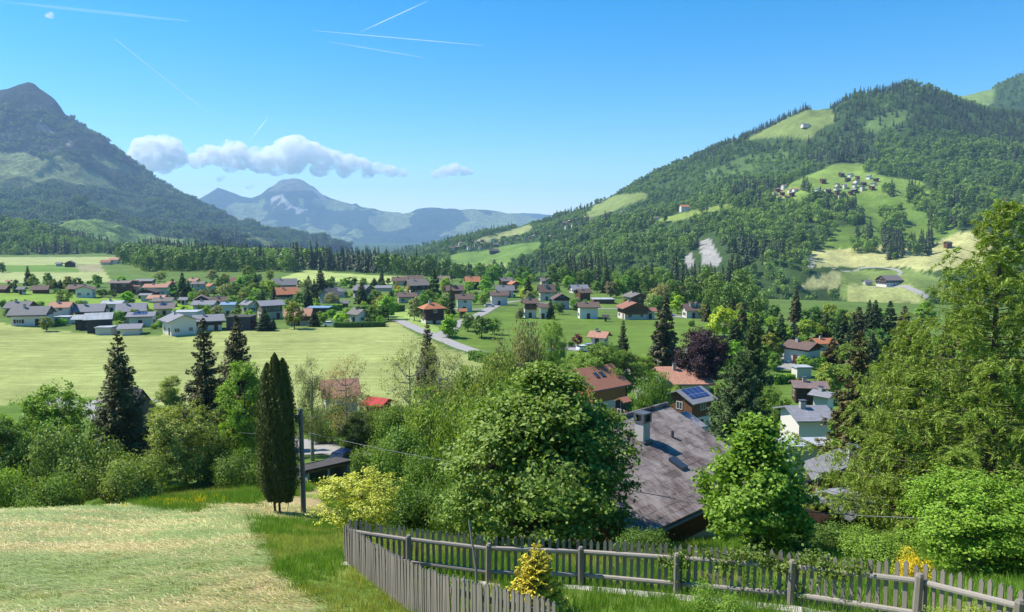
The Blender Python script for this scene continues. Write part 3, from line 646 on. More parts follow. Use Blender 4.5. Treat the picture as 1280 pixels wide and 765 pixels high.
WA = dict(white=plain('wall_white', (0.66, 0.62, 0.57), .85, .05), cream=plain('wall_cream', (0.62, 0.57, 0.46), .85, .07), lilac=plain('wall_lilac', (0.58, 0.53, 0.58), .85, .06), grey=plain('wall_grey', (0.42, 0.42, 0.41), .85, .08),
 wood=wood_mat('wall_wood', (0.15, 0.072, 0.036), (1, 1, 14)), darkwood=wood_mat('wall_darkwood', (0.06, 0.036, 0.028), (1, 1, 14)), charcoal=wood_mat('wall_charcoal', (0.04, 0.045, 0.055), (10, 10, 1)),
 brown=wood_mat('wall_brown', (0.15, 0.125, 0.10), (12, 12, 1)), beige=plain('wall_beige', (0.50, 0.42, 0.32), .85, .06), honey=wood_mat('wall_honey', (0.32, 0.145, 0.055), (1, 1, 14)), red=wood_mat('wall_red', (0.30, 0.07, 0.045), (12, 12, 1)))
M_glass, gn, gl, gb = new_mat('window_glass'); setc(gb, (0.03, 0.04, 0.055)); gb.inputs['Roughness'].default_value = 0.08; gb.inputs['Specular IOR Level'].default_value = 0.7
M_wframe = plain('window_frame_white', (0.6, 0.6, 0.58), .6, .05); M_trim = plain('metal_trim', (0.16, 0.16, 0.17), .45, .1, metal=.5); M_conc = plain('concrete', (0.40, 0.385, 0.36), .9, .15, 1.5)
M_shut = [wood_mat('shutter_brown', (0.12, 0.05, 0.03)), wood_mat('shutter_green', (0.05, 0.10, 0.06))]
M_solar, sn, sl_, sb = new_mat('solar_cells'); sb.inputs['Roughness'].default_value = 0.25; sb.inputs['Specular IOR Level'].default_value = 0.35
sv_ = coords(sn, sl_); sbk = sn.new('ShaderNodeTexBrick'); ss_ = sn.new('ShaderNodeSeparateXYZ'); sl_.new(sv_, ss_.inputs[0]); sc2 = sn.new('ShaderNodeCombineXYZ'); sl_.new(ss_.outputs[0], sc2.inputs[0]); sl_.new(ss_.outputs[1], sc2.inputs[1]); sl_.new(sc2.outputs[0], sbk.inputs[0])
sbk.offset = 0; sbk.inputs['Scale'].default_value = 1; sbk.inputs['Brick Width'].default_value = 1.05; sbk.inputs['Row Height'].default_value = 1.5; sbk.inputs['Mortar Size'].default_value = 0.03
sbk.inputs['Color1'].default_value = (0.02, 0.04, 0.13, 1); sbk.inputs['Color2'].default_value = (0.025, 0.05, 0.16, 1); sbk.inputs['Mortar'].default_value = (0.22, 0.25, 0.3, 1); sl_.new(sbk.outputs[0], sb.inputs['Base Color'])
def _win(shut=None):
    w = MB(); w.box(-.5, .5, -.03, .02, -.5, .5, 1)
    for q in ((-.5, -.42, -.5, .5), (.42, .5, -.5, .5), (-.42, .42, -.5, -.43), (-.42, .42, .43, .5), (-.03, .03, -.43, .43)): w.box(q[0], q[1], -.07, -.031, q[2], q[3], 0)
    if shut is not None:
        for sx in (-1, 1): w.box(min(sx * .53, sx * .93), max(sx * .53, sx * .93), -.08, -.02, -.5, .5, 2)
    return w.mesh('window', [M_wframe, M_glass] + ([M_shut[shut]] if shut is not None else []))
WIN = {None: _win(), 0: _win(0), 1: _win(1)}
DOOR = MB().box(-.5, .5, -.05, .02, 0, 1).box(-.35, .35, -.07, -.051, .1, .9).mesh('door', wood_mat('door_wood', (0.10, 0.05, 0.03)))
HOUSES = []          # for finding out what stands beside what
def build_house(e, L, Wd, h, pitch=24, roof='brown', wall='white', upper=None, split=None, ov=0.7, gv=0.6, kind='gable', win='auto', shut=None, chim=1, solar=None, dormer=0, balcony=False, found=2.5, roof_th=0.16, sky_=0, facing=(0, -1), Hc=None):
    """house around its own origin, ridge along x; e is the Empty"""
    t = math.tan(R(pitch)); hw, hl = Wd / 2, L / 2; rg = h + t * hw
    if kind == 'mono': rg = h + t * Wd
    if kind == 'flat': rg = h
    def prof(z0):
        if kind == 'gable': return [(0, -hw, z0), (0, hw, z0), (0, hw, h), (0, 0, rg), (0, -hw, h)]
        if kind == 'mono': return [(0, -hw, z0), (0, hw, z0), (0, hw, rg), (0, -hw, h)]
        return [(0, -hw, z0), (0, hw, z0), (0, hw, h), (0, -hw, h)]
    sp = split if split is not None else (min(2.6, h * .5) if upper else None)
    if upper:
        MB().box(-hl, hl, -hw, hw, -found, sp).obj('wall', WA[wall], e)
        q = [(p[0], p[1] + (0.04 if p[1] > 0 else -0.04 if p[1] < 0 else 0), p[2]) for p in prof(sp)]
        MB().prism(q, [(-hl - .04, 0, 0), (hl + .04, 0, 0)]).obj('upper_wall', WA[upper], e)
    else: MB().prism(prof(-found), [(-hl, 0, 0), (hl, 0, 0)]).obj('wall', WA[wall], e)
    rb = MB(); c = math.cos(R(pitch)); th = roof_th
    if kind == 'gable':
        for s in (-1, 1):
            e0 = np.array([0, s * (hw + ov), h - t * ov + .03]); e1 = np.array([0, 0, rg + .03]); nn = np.array([0, s * math.sin(R(pitch)), c]) * th
            rb.prism([e0, e1, e1 + np.array([0, 0, th / c]), e0 + nn], [(-hl - gv, 0, 0), (hl + gv, 0, 0)])
    elif kind == 'mono':
        e0 = np.array([0, -hw - ov, h - t * ov + .03]); e1 = np.array([0, hw + ov, rg + t * ov + .03]); rb.prism([e0, e1, e1 + np.array([0, 0, th]), e0 + np.array([0, 0, th])], [(-hl - gv, 0, 0), (hl + gv, 0, 0)])
    elif kind == 'flat': rb.box(-hl - .25, hl + .25, -hw - .25, hw + .25, h + .01, h + .28)
    elif kind == 'hip':
        x, y, z = hl + ov, hw + ov, h - t * ov * .5; r = max(.15, hl - hw * .9); vs = [(-x, -y, z), (x, -y, z), (x, y, z), (-x, y, z), (-r, 0, rg), (r, 0, rg)]
        rb.add(vs, [(0, 3, 2, 1), (0, 1, 5, 4), (1, 2, 5), (2, 3, 4, 5), (3, 0, 4)])
    ro = rb.obj('roof', TI[roof], e)
    if kind in ('gable', 'mono') and L > 6:      # gutters and verge boards
        MB().tube([(-hl - gv, -hw - ov - .05, h - t * ov - .02), (hl + gv, -hw - ov - .05, h - t * ov - .02)], .07, 6).obj('gutter', M_trim, ro)
    slope = lambda y: (rg - abs(y) * t + th / c + .03) if kind in ('gable', 'hip') else (h + t * (y + hw) + th + .03 if kind == 'mono' else h + .28)
    for k in range(chim):
        cx, cy = (-hl * .35 + k * L * .45), (-hw * .22 if kind != 'flat' else 0); ch = MB(); z1 = slope(0) + .55 if kind != 'flat' else h + 1.2
        ch.box(cx - .3, cx + .3, cy - .25, cy + .25, slope(cy) - .7, z1); co = ch.obj('chimney', M_conc, ro); MB().box(cx - .38, cx + .38, cy - .33, cy + .33, z1 + .12, z1 + .2).box(cx - .22, cx + .22, cy - .2, cy + .2, z1 - .01, z1 + .121).obj('chimney_cap', M_trim, co)
    if solar:
        x0, x1, f0, f1 = solar; s_ = MB()
        ya, yb = -hw * (1 - f0) - 0, -hw * (1 - f1)
        if kind == 'mono': ya, yb = -hw + Wd * f0, -hw + Wd * f1
        s_.add([(x0 * hl, ya, slope(ya) + .04), (x1 * hl, ya, slope(ya) + .04), (x1 * hl, yb, slope(yb) + .04), (x0 * hl, yb, slope(yb) + .04), (x0 * hl, ya, slope(ya) + .1), (x1 * hl, ya, slope(ya) + .1), (x1 * hl, yb, slope(yb) + .1), (x0 * hl, yb, slope(yb) + .1)],
               [(0, 3, 2, 1), (4, 5, 6, 7), (0, 1, 5, 4), (1, 2, 6, 5), (2, 3, 7, 6), (3, 0, 4, 7)]); s_.obj('solar_panel', M_solar, ro)
    for k in range(dormer):
        x = -hl * .5 + (k + .5) * L / (dormer + 1) * 1.0 if dormer > 1 else 0.0; y = -hw * .62; zz = slope(y) - .4; d = MB(); d.box(x - .8, x + .8, y, 0, zz, zz + 1.5); do = d.obj('dormer', WA[upper or wall], ro)
        rr = MB(); rr.prism([(-1.05, 0, 0), (0, 0, .55), (1.05, 0, 0), (0, 0, .65)], [(x, y - .35, zz + 1.45), (x, .2, zz + 1.45)]); rr.obj('dormer_roof', TI[roof], do)
        link('window', WIN[None], do, (x, y - .02, zz + .85), scale=(1.0, 1, 1.0))
    for k in range(sky_):
        x = (-.3 + .35 * k) * hl; y = -hw * .5; MB().add([(x - .4, y - .5, slope(y - .5) + .03), (x + .4, y - .5, slope(y - .5) + .03), (x + .4, y + .5, slope(y + .5) + .03), (x - .4, y + .5, slope(y + .5) + .03), (x - .4, y - .5, slope(y - .5) + .14), (x + .4, y - .5, slope(y - .5) + .14), (x + .4, y + .5, slope(y + .5) + .14), (x - .4, y + .5, slope(y + .5) + .14)],
            [(0, 3, 2, 1), (4, 5, 6, 7), (0, 1, 5, 4), (1, 2, 6, 5), (2, 3, 7, 6), (3, 0, 4, 7)]).obj('skylight', M_glass, ro)
    # openings on the sides that can be seen
    if win != 0:
        fl = [1.45 + 2.6 * k for k in range(max(1, int((h + .3) / 2.6)))]
        def place(x, y, z, rz, wv, wh): link('window', WIN[shut], e, (x, y, z), (0, 0, rz), (wv, 1, wh))
        inset = .045
        for (nx, ny, rz, ln) in ((0, -1, 0, L), (0, 1, math.pi, L), (1, 0, math.pi / 2, Wd), (-1, 0, -math.pi / 2, Wd)):
            if nx * facing[0] + ny * facing[1] < .05: continue
            nw = max(1, int(ln / (3.1 if shut is None else 3.6)))
            for fi, z in enumerate(fl):
                if z + .7 > h: continue
                for k in range(nw):
                    s = (k + .5) / nw * ln - ln / 2 + (.2 if (k + fi) % 2 else -.15); wv = 1.15 if (k + 2 * fi) % 3 else 1.5
                    up = upper and z > sp; of = (inset if up else 0) + .01
                    if ny: x, y = s * (-1 if ny > 0 else 1), ny * (hw + of)
                    else: x, y = nx * (hl + of), s * nx
                    if fi == 0 and k == nw // 2 and ny < 0: link('door', DOOR, e, (x, y, 0), (0, 0, rz), (1.1, 1, 2.1)); continue
                    place(x, y, z, rz, wv, 1.15)
            if nx and kind == 'gable' and rg - h > 1.7:
                of = (inset if upper else 0) + .01; z = h + .35 * (rg - h) if fl[-1] + 2 < h + .9 or True else h
                if z - fl[-1] > 1.2:
                    for q in (-.75, .75): place(nx * (hl + of), q, z, rz, .9, 1.0)
    if balcony and facing is not None:
        bx = hl if facing[0] > 0 else -hl
        if abs(facing[0]) > abs(facing[1]) * .8:
            s = 1 if facing[0] > 0 else -1; b_ = MB(); z = sp if sp else 2.6; xo = s * (hl + 1.1); lo, hi = min(s * hl, xo), max(s * hl, xo)
            b_.box(lo, hi, -hw, hw, z - .15, z); q0, q1 = (xo - s * .06, xo); b_.box(min(q0, q1), max(q0, q1), -hw, hw, z + .001, z + .95)
            b_.obj('balcony', WA[upper or 'wood'], e)
        else:
            b_ = MB(); z = sp if sp else 2.6; b_.box(-hl, hl, -hw - 1.1, -hw, z - .15, z).box(-hl, hl, -hw - 1.1, -hw - 1.04, z + .001, z + .95); b_.obj('balcony', WA[upper or 'wood'], e)
def fit(x0, x1, yt, yb, th, ratio=.75, pitch=24, kind='gable', ov=.7, gv=.6, Y=None, hmin=2.0, hmax=9.5):
    px = (x0 + x1) / 2; c = hit(px, yb) if Y is None else np.array([ray(px, 400)[0] * Y, Y, 0]); cx, cy = c[0], c[1]; L = (x1 - x0) / F_PX * cy / 1.3; h = 3.0; ct, st = math.cos(th), math.sin(th)
    for it in range(16):
        Wd = L * ratio; z0 = gz(cx, cy); t = math.tan(R(pitch)); hw, hl = Wd / 2, L / 2
        rg = h + t * hw if kind in ('gable', 'hip') else h + t * Wd if kind == 'mono' else h + .3
        pts = []; k = 1 if kind != 'flat' else .3
        for sx in (-1, 1):
            for sy in (-1, 1):
                z = h - t * ov if kind != 'flat' else h
                if kind == 'mono' and sy > 0: z = rg
                pts.append((sx * (hl + gv * k), sy * (hw + ov * k), z))
            if kind == 'gable': pts.append((sx * (hl + gv), 0, rg))
            if kind == 'hip': pts.append((sx * max(.1, hl - hw), 0, rg))
        if kind == 'flat': pts.append((0, 0, h + .3))
        base = [(sx * hl, sy * hw, 0) for sx in (-1, 1) for sy in (-1, 1)]
        w = np.array([(cx + ct * p[0] - st * p[1], cy + st * p[0] + ct * p[1], z0 + p[2]) for p in pts]); b = np.array([(cx + ct * p[0] - st * p[1], cy + st * p[0] + ct * p[1], z0) for p in base])
        X, Yp = proj(*w.T); Xb, Yb = proj(*b.T)
        L *= 1 + .85 * ((x1 - x0) / (X.max() - X.min()) - 1); cx += ((x0 + x1) / 2 - (X.max() + X.min()) / 2) / F_PX * cy
        if Y is None:
            cur = hit(px, Yb.max()); tgt = hit(px, yb); cy += .75 * np.clip(tgt[1] - cur[1], -12, 12)
        h += .8 * (Yp.min() - yt) / F_PX * cy; h = min(max(h, hmin), hmax)
    return cx, cy, z0, L, L * ratio, h
def house(x0, x1, yt, yb, deg, roof, wall, upper, label, short, name='house', cat='house', ratio=.85, pitch=28, kind='gable', Y=None, ov=None, group=None, hmax=9.5, **k):
    th = R(deg); o_ = ov if ov is not None else (1.0 if Y is None else .75 if kind != 'flat' else .25); g_ = o_ * .85
    cx, cy, z0, L, Wd, h = fit(x0, x1, yt, yb, th, ratio, pitch, kind, o_, g_, Y, hmax=hmax)
    e = empty(name, (cx, cy, z0), th); tag(e, label, cat, group)
    f = np.array([-cx, -cy]) / math.hypot(cx, cy); fl = (f[0] * math.cos(th) + f[1] * math.sin(th), -f[0] * math.sin(th) + f[1] * math.cos(th))
    if (x1 - x0) < 7: k.setdefault('win', 0); k.setdefault('chim', 0)
    if kind == 'flat': k.setdefault('chim', 0)
    ni = len(HOUSES)
    if upper in ('wood', 'brown', 'darkwood', 'honey') and (x1 - x0) > 14 and ni % 3 != 1: k.setdefault('balcony', True)
    if name in ('house', 'chalet') and (x1 - x0) > 14: k.setdefault('shut', (None, 0, None, 1)[ni % 4])
    build_house(e, L, Wd, h, pitch, roof, wall, upper, ov=o_, gv=g_, kind=kind, facing=fl, **k)
    HOUSES.append(dict(x0=x0, x1=x1, y0=yt, y1=yb, cx=cx, cy=cy, short=short, r=math.hypot(L, Wd) / 2, e=e)); return e
S_ = lambda *a, **k: house(*a, **k)
# ---- left part of the village
S_(2, 50, 377, 397, 5, 'grey', 'brown', None, 'big grey roofed brown house half hidden at the far left edge', 'big grey roofed house at the left edge')
S_(7, 72, 383, 408, 12, 'grey', 'white', 'brown', 'long house with grey roof, brown upper floor and white ground floor at the far left', 'long brown and white house far left', split=2.9, ratio=.72, balcony=False)
S_(58, 97, 378, 402, 8, 'salmon', 'white', None, 'white house with salmon tiled roof between two grey roofed ones', 'white house with the salmon roof', ratio=.7)
S_(66, 96, 395, 405, 4, 'pale', 'white', None, 'low white flat roofed annex below the salmon roofed house', 'low white annex', kind='flat', chim=0)
S_(89, 137, 380, 402, 18, 'slate', 'white', 'red', 'house with slate grey roof and red brown timber gable behind the black house', 'slate roofed house with red timber gable', ratio=.8)
S_(88, 116, 394, 413, 8, 'pale', 'charcoal', None, 'smaller wing of the black clad house with pale folded roof', 'black wing', name='house', ratio=.9, chim=0)
S_(103, 145, 391, 417, 20, 'pale', 'charcoal', None, 'black timber clad house with pale metal roof and white window frames', 'black timber clad house', ratio=.7, chim=0)
S_(117, 148, 408, 419, 3, 'pale', 'grey', None, 'low flat roofed grey carport at the edge of the hay field', 'flat grey carport', name='garage', cat='garage', kind='flat', win=0)
S_(145, 183, 405, 419, 14, 'slate', 'white', None, 'low garage with slate pitched roof beside the flat carport', 'low slate roofed garage', name='garage', cat='garage', pitch=20, chim=0)
S_(124, 161, 376, 392, 8, 'pale', 'white', None, 'white house with very pale blue metal roof', 'white house with pale blue roof', ratio=.8, pitch=16)
S_(143, 186, 379, 404, 22, 'slate', 'white', 'brown', 'house with big slate roof and timber gable above the garage', 'big slate roofed house', ratio=.9, pitch=28)
S_(156, 199, 390, 409, 15, 'slate', 'white', None, 'white house with blue solar panels on its grey roof', 'white house with solar panels', ratio=.75, pitch=18, solar=(-.7, .5, .2, .9))
S_(197, 251, 391, 420, -48, 'slate', 'white', None, 'large white house with slate roof and broad gable at the edge of the hay field', 'large white gabled house', ratio=.9, pitch=22, balcony=False)
S_(213, 255, 388, 408, 5, 'pale', 'white', None, 'white flat roofed modern house right behind the large white gabled one', 'white flat roofed house', kind='flat')
S_(240, 281, 393, 414, 22, 'slate', 'white', 'charcoal', 'house with slate roof and black boarded gable, half white', 'house with the black boarded gable', ratio=.9, pitch=20)
S_(281, 322, 394, 413, 2, 'dark', 'charcoal', None, 'low black flat roofed building behind the spruces by the hay field', 'low black flat roofed building', kind='flat')
S_(188, 222, 372, 388, 8, 'greybrown', 'white', None, 'white house with grey brown roof between green shrubs', 'white house with grey brown roof', pitch=20)
S_(191, 223, 379, 396, 14, 'greybrown', 'cream', None, 'cream house with brown roof and small solar patch', 'cream house with brown roof', solar=(-.6, .2, .35, .9))
S_(274, 298, 378, 396, 10, 'blue', 'white', None, 'white house with bright blue metal roof', 'white house with blue roof', pitch=16)
S_(298, 324, 376, 392, -32, 'slate', 'cream', None, 'cream house with slate roof and one roof window left of the brown sheds', 'cream house with a roof window', sky_=1)
S_(237, 276, 376, 388, 4, 'slate', 'white', None, 'long low slate roofed house behind round green bushes', 'long low slate roofed house', pitch=18)
S_(240, 264, 370, 380, -70, 'mauve', 'darkwood', None, 'small mauve roofed barn with dark open gable', 'mauve roofed barn', name='barn', cat='barn', chim=0)
S_(263, 288, 371, 383, 25, 'brown', 'red', None, 'brown roofed house with red boarded gable', 'house with the red boarded gable')
S_(222, 238, 372, 381, 5, 'slate', 'white', None, 'small white house with pale slate roof left of the mauve barn', 'small white house by the mauve barn', chim=0)
S_(169, 203, 360, 374, -80, 'dark', 'darkwood', None, 'wide dark timber barn with low black gable', 'wide dark timber barn', name='barn', cat='barn', pitch=20, chim=0, win=0)
S_(172, 194, 367, 377, 6, 'slate', 'grey', None, 'low grey shed in front of the wide dark barn', 'low grey shed', name='shed', cat='shed', pitch=14, chim=0, win=0)
S_(182, 212, 369, 379, 6, 'salmon', 'cream', None, 'low salmon roofed row of sheds beside the grey shed', 'low salmon roofed sheds', name='shed', cat='shed', pitch=20, chim=0, win=0)
S_(160, 180, 353, 367, 4, 'salmon', 'cream', None, 'tall salmon roofed house with three dormers in the left village', 'salmon roofed house with dormers', dormer=3, pitch=38)
S_(177, 216, 355, 370, 5, 'salmon', 'cream', None, 'long salmon roofed house right of the dormered one', 'long salmon roofed house', pitch=24, ratio=.5)
S_(134, 170, 351, 367, 2, 'mauve', 'wood', None, 'long three storey timber block with mauve roof', 'long timber block', ratio=.5, pitch=16)
S_(167, 197, 349, 360, 2, 'slate', 'wood', None, 'slate roofed long building behind the timber block', 'slate roofed long building', ratio=.5, pitch=16, chim=0)
S_(81, 112, 356, 367, 5, 'brown', 'darkwood', None, 'brown roofed house behind the striped white gable house', 'brown roofed house behind the striped gable')
S_(90, 123, 357, 372, -75, 'brown', 'white', None, 'white gabled house with dark vertical window strips', 'white gabled house with dark strips', ratio=1.2, pitch=20)
S_(37, 65, 357, 367, 20, 'brown', 'redwood' if 'redwood' in WA else 'wood', None, 'brown roofed timber barn on the left below the pale field', 'brown roofed timber barn', name='barn', cat='barn', chim=0, win=0)
S_(-12, 17, 357, 366, 5, 'brown', 'wood', None, 'low brown roofed barn cut by the left edge of the photo', 'low barn at the left edge', name='barn', cat='barn', chim=0, win=0)
S_(19, 36, 359, 368, 5, 'grey', 'white', None, 'small white house between two brown barns on the far left', 'small white house between two barns', chim=0)
S_(6, 16, 350, 356, 15, 'salmon', 'wood', None, 'tiny wooden hut with salmon roof at the edge of the pale field', 'tiny hut by the pale field', name='hut', cat='hut', win=0, chim=0)
S_(79, 96, 326, 334, -70, 'dark', 'darkwood', None, 'dark farmhouse standing alone in the far left fields', 'dark farmhouse in the fields', name='farmhouse', cat='farmhouse', win=0, chim=0)
S_(68, 80, 328, 333, 5, 'grey', 'grey', None, 'low grey outbuilding left of the dark far farmhouse', 'low grey outbuilding', name='shed', cat='shed', win=0, chim=0)
S_(124, 142, 325, 331, 8, 'redbrown', 'white', None, 'far farm barn with red brown roof before the forest', 'far barn with red brown roof', name='barn', cat='barn', win=0, chim=0)
S_(135, 152, 322, 330, 8, 'salmon', 'white', None, 'far farmhouse with salmon roof touching the forest edge', 'far farmhouse with salmon roof', name='farmhouse', cat='farmhouse', win=0, chim=0)
S_(234, 251, 348, 360, 3, 'salmon', 'cream', None, 'salmon roofed house behind the pair of dark firs', 'salmon roofed house behind the firs', pitch=30)
S_(238, 260, 352, 367, 6, 'greybrown', 'grey', None, 'tall plain grey brown building next to the orange roofed one', 'tall grey brown building', pitch=20)
S_(256, 273, 354, 366, -40, 'orange', 'cream', None, 'bright orange roofed house behind a dark round hedge', 'bright orange roofed house in the left village', pitch=32)
S_(287, 297, 347, 362, 20, 'salmon', 'cream', None, 'narrow tall house with steep salmon roof before the forest', 'narrow house with steep salmon roof', pitch=48, chim=0)
S_(207, 222, 352, 362, 3, 'salmon', 'cream', None, 'small salmon roofed house just left of the dark firs', 'small salmon roofed house left of the firs', chim=0)
# ---- middle
S_(317, 357, 375, 400, 35, 'slate', 'beige', 'brown', 'house with long slanting slate roof above beige walls', 'house with the slanting slate roof', ratio=.9, pitch=20, chim=0)
S_(354, 392, 386, 407, 12, 'salmon', 'white', 'wood', 'house with pale salmon roof behind tall pines at the hay field', 'pale salmon roofed house', ratio=.8)
S_(382, 416, 383, 396, 3, 'blue', 'charcoal', None, 'flat blue roofed dark modern house', 'dark modern house with blue roof', kind='flat')
S_(432, 464, 386, 405, -38, 'greybrown', 'white', None, 'small white house with grey gable roof beside the long hedge', 'small white house by the hedge', ratio=.9, shut=None)
S_(341, 375, 359, 374, 25, 'orange', 'white', 'darkwood', 'orange tiled farmhouse with dark timber gable among trees', 'orange tiled farmhouse among trees', pitch=32, ratio=.9)
S_(339, 372, 349, 360, 18, 'grey', 'grey', None, 'grey roofed house beneath the pale hill meadow', 'grey roofed house below the hill meadow')
S_(396, 428, 360, 380, 70, 'greybrown', 'white', 'grey', 'steep grey brown roofed house with two slim cypresses', 'steep grey brown roofed house', pitch=40)
S_(409, 434, 359, 372, 5, 'grey', 'white', None, 'grey hipped roof house behind the steep roofed one', 'grey hipped roof house', kind='hip')
S_(438, 471, 356, 373, -35, 'grey', 'white', 'brown', 'white house with brown gable and grey roof at the middle of the village', 'white house with brown gable')
S_(468, 492, 357, 364, 3, 'slate', 'white', None, 'long pale roofed low building right of the brown gabled house', 'long pale low building', pitch=14, chim=0)
S_(424, 438, 376, 384, 5, 'grey', 'brown', None, 'small grey roofed garden shed before the clipped hedge', 'small garden shed by the hedge', name='shed', cat='shed', win=0, chim=0)
S_(503, 538, 349, 369, 28, 'greybrown', 'white', 'darkwood', 'large brown roofed house with white and dark timber gable', 'large brown roofed gabled house', ratio=.9, pitch=28)
S_(494, 523, 366, 379, 15, 'brown', 'cream', None, 'long low brown roofed house behind the hedge', 'long low brown roofed house', pitch=20)
S_(489, 511, 346, 357, 5, 'brown', 'cream', None, 'brown roofed row house with white dormers before the forest', 'brown row house before the forest', pitch=28)
S_(508, 530, 345, 353, 8, 'brown', 'cream', None, 'long brown roof just right of the row house', 'long brown roof by the row house', chim=0)
S_(548, 563, 345, 353, 8, 'mauve', 'cream', None, 'small mauve roofed house beside the lime green tree', 'small mauve roofed house', chim=0)
S_(522, 559, 378, 405, 25, 'orange', 'white', 'darkwood', 'dark timber house with orange hipped roof standing by the road', 'dark timber house by the road', kind='hip', ratio=.75, pitch=32, split=1.3)
S_(571, 585, 386, 398, 20, 'orange', 'darkwood', None, 'small shed with orange roof by the road bend', 'small orange roofed shed', name='shed', cat='shed', chim=0, win=0)
S_(568, 593, 368, 390, 8, 'brown', 'white', None, 'white house with brown roof by the grey driveway', 'white house by the driveway', ratio=.8)
S_(555, 581, 357, 374, 12, 'brown', 'wood', None, 'brown roofed house with a white dormer', 'brown roofed house with white dormer', dormer=1)
S_(580, 601, 346, 362, 8, 'orange', 'darkwood', None, 'dark timber house with bright orange roof before the pasture hill', 'dark house with bright orange roof', pitch=34)
S_(610, 637, 364, 382, 10, 'brown', 'white', None, 'low white house with wide brown roof at the end of the driveway', 'low white house with wide brown roof', ratio=.7)
S_(618, 644, 357, 372, 5, 'grey', 'white', None, 'grey roofed white house behind the low brown roofed one', 'grey roofed white house')
S_(622, 643, 347, 359, 20, 'greybrown', 'wood', None, 'timber chalet with grey brown roof left of the red gable', 'timber chalet with grey brown roof', name='chalet', cat='chalet')
S_(633, 652, 351, 366, -65, 'orange', 'wood', None, 'chalet with orange red gable roof', 'chalet with orange red gable', name='chalet', cat='chalet', pitch=30)
S_(652, 674, 374, 398, 4, 'brown', 'white', 'wood', 'brown roofed two storey house above the meadow, left of a small fir', 'brown roofed house above the meadow', ratio=.8, split=3.4, hmax=8)
S_(671, 687, 380, 399, 4, 'brown', 'white', None, 'white lower wing of the brown roofed house above the green meadow', 'white lower wing', ratio=1.0, chim=0)
S_(671, 695, 356, 376, 5, 'brown', 'white', None, 'brown mansard roofed house with dormer right of the yellow green tree', 'mansard roofed house', dormer=1, pitch=42)
S_(687, 715, 366, 387, -84, 'brown', 'lilac', 'darkwood', 'lilac house with dark timber gable facing the meadow', 'lilac house with dark gable', ratio=1.0, pitch=30, shut=0, split=4.0)
S_(719, 751, 378, 399, 3, 'brown', 'white', None, 'white house with wide brown roof and arched terrace above the meadow', 'white house with the wide brown roof', ratio=.8, pitch=24)
S_(752, 762, 394, 402, 3, 'dark', 'darkwood', None, 'tiny black garden hut on the green meadow', 'tiny black hut on the meadow', name='hut', cat='hut', win=0, chim=0)
S_(709, 738, 356, 367, 14, 'slate', 'white', None, 'pale grey roofed house behind the brown one, partly hidden by a bush', 'pale grey roofed house')
S_(716, 741, 361, 377, 25, 'brown', 'wood', None, 'brown roofed timber house above the round bush', 'brown timber house above the bush')
S_(708, 730, 341, 352, 5, 'salmon', 'cream', None, 'salmon red roof sticking out of the trees behind the village', 'salmon red roof in the trees', kind='hip')
S_(673, 692, 347, 356, 8, 'greybrown', 'cream', None, 'small grey brown roof peeping out left of the tall trees', 'small roof peeping out of the trees', chim=0)
S_(738, 769, 374, 380, 2, 'pale', 'wood', None, 'long low timber shed with pale roof at the lawn', 'long low timber shed', name='shed', cat='shed', kind='flat', win=0)
S_(768, 813, 376, 400, -78, 'redbrown', 'white', 'wood', 'big wooden chalet with red brown roof and balcony above the green meadow', 'big wooden chalet', name='chalet', cat='chalet', ratio=1.15, pitch=22, balcony=True, split=2.2)
S_(776, 812, 365, 385, -70, 'greybrown', 'wood', None, 'second wooden chalet standing right behind the big one', 'second wooden chalet', name='chalet', cat='chalet', ratio=.9, pitch=20)
S_(803, 822, 385, 399, 4, 'redbrown', 'white', None, 'small white annex with red brown roof at the right of the big chalet', 'white annex of the chalet', chim=0)
S_(849, 881, 380, 398, 6, 'brown', 'white', None, 'white house with long brown roof behind the tall spruce', 'white house behind the tall spruce', dormer=2, pitch=34)
# ---- middle distance right
S_(733, 766, 414, 434, -28, 'salmon', 'white', None, 'salmon roofed white house hidden behind the willows', 'salmon roofed house behind the willows')
S_(676, 702, 421, 440, 50, 'orange', 'white', None, 'orange roof corner showing above the big leafy tree', 'orange roof corner above the big tree', Y=165, hmax=3.5)
S_(696, 789, 451, 511, 38, 'striped', 'white', 'honey', 'timber house with two part striped orange tile roof left of the yellow hedge', 'house with the striped orange roof', ratio=.95, pitch=33, split=2.0, Y=118, sky_=2, chim=0, hmax=4.6)
S_(768, 790, 467, 512, 38, 'striped', 'charcoal', None, 'small glazed wing with striped orange roof on the right of the timber house', 'glazed wing of the striped roof house', ratio=.9, pitch=28, Y=108, chim=0, hmax=3.6)
S_(778, 799, 454, 472, -60, 'greybrown', 'darkwood', None, 'dark shed with weathered grey roof behind the striped orange roof', 'dark shed behind the striped roof', name='shed', cat='shed', Y=138, chim=0, win=0, hmax=2.6)
S_(811, 893, 459, 492, 2, 'salmon', 'white', None, 'house with long low salmon roof and black flue left of the copper beech', 'house with long salmon roof', pitch=24, Y=132, chim=2, hmax=3.6, ratio=1.05)
S_(824, 898, 475, 514, 36, 'slate', 'white', 'wood', 'house with roof full of navy solar panels beside the dark pine', 'house full of solar panels', Y=103, ratio=1.15, pitch=24, solar=(-.9, .9, .08, .92), hmax=5, chim=0)
S_(797, 884, 496, 524, 34, 'slate', 'white', 'wood', 'lower slate roof with blue solar panels just above the old brown roof', 'lower roof with solar panels', Y=88, ratio=1.15, pitch=20, solar=(-.9, .1, .3, .9), hmax=4)
S_(975, 1031, 425, 462, -52, 'brown', 'white', 'wood', 'white house with brown roof and timber gable among garden shrubs', 'white house with timber gable', ratio=.9, pitch=22, Y=165, split=3.2, shut=None)
S_(1008, 1048, 425, 447, 8, 'orange', 'white', None, 'house with plain orange roof right behind the white gabled one', 'house with plain orange roof', Y=185, pitch=22)
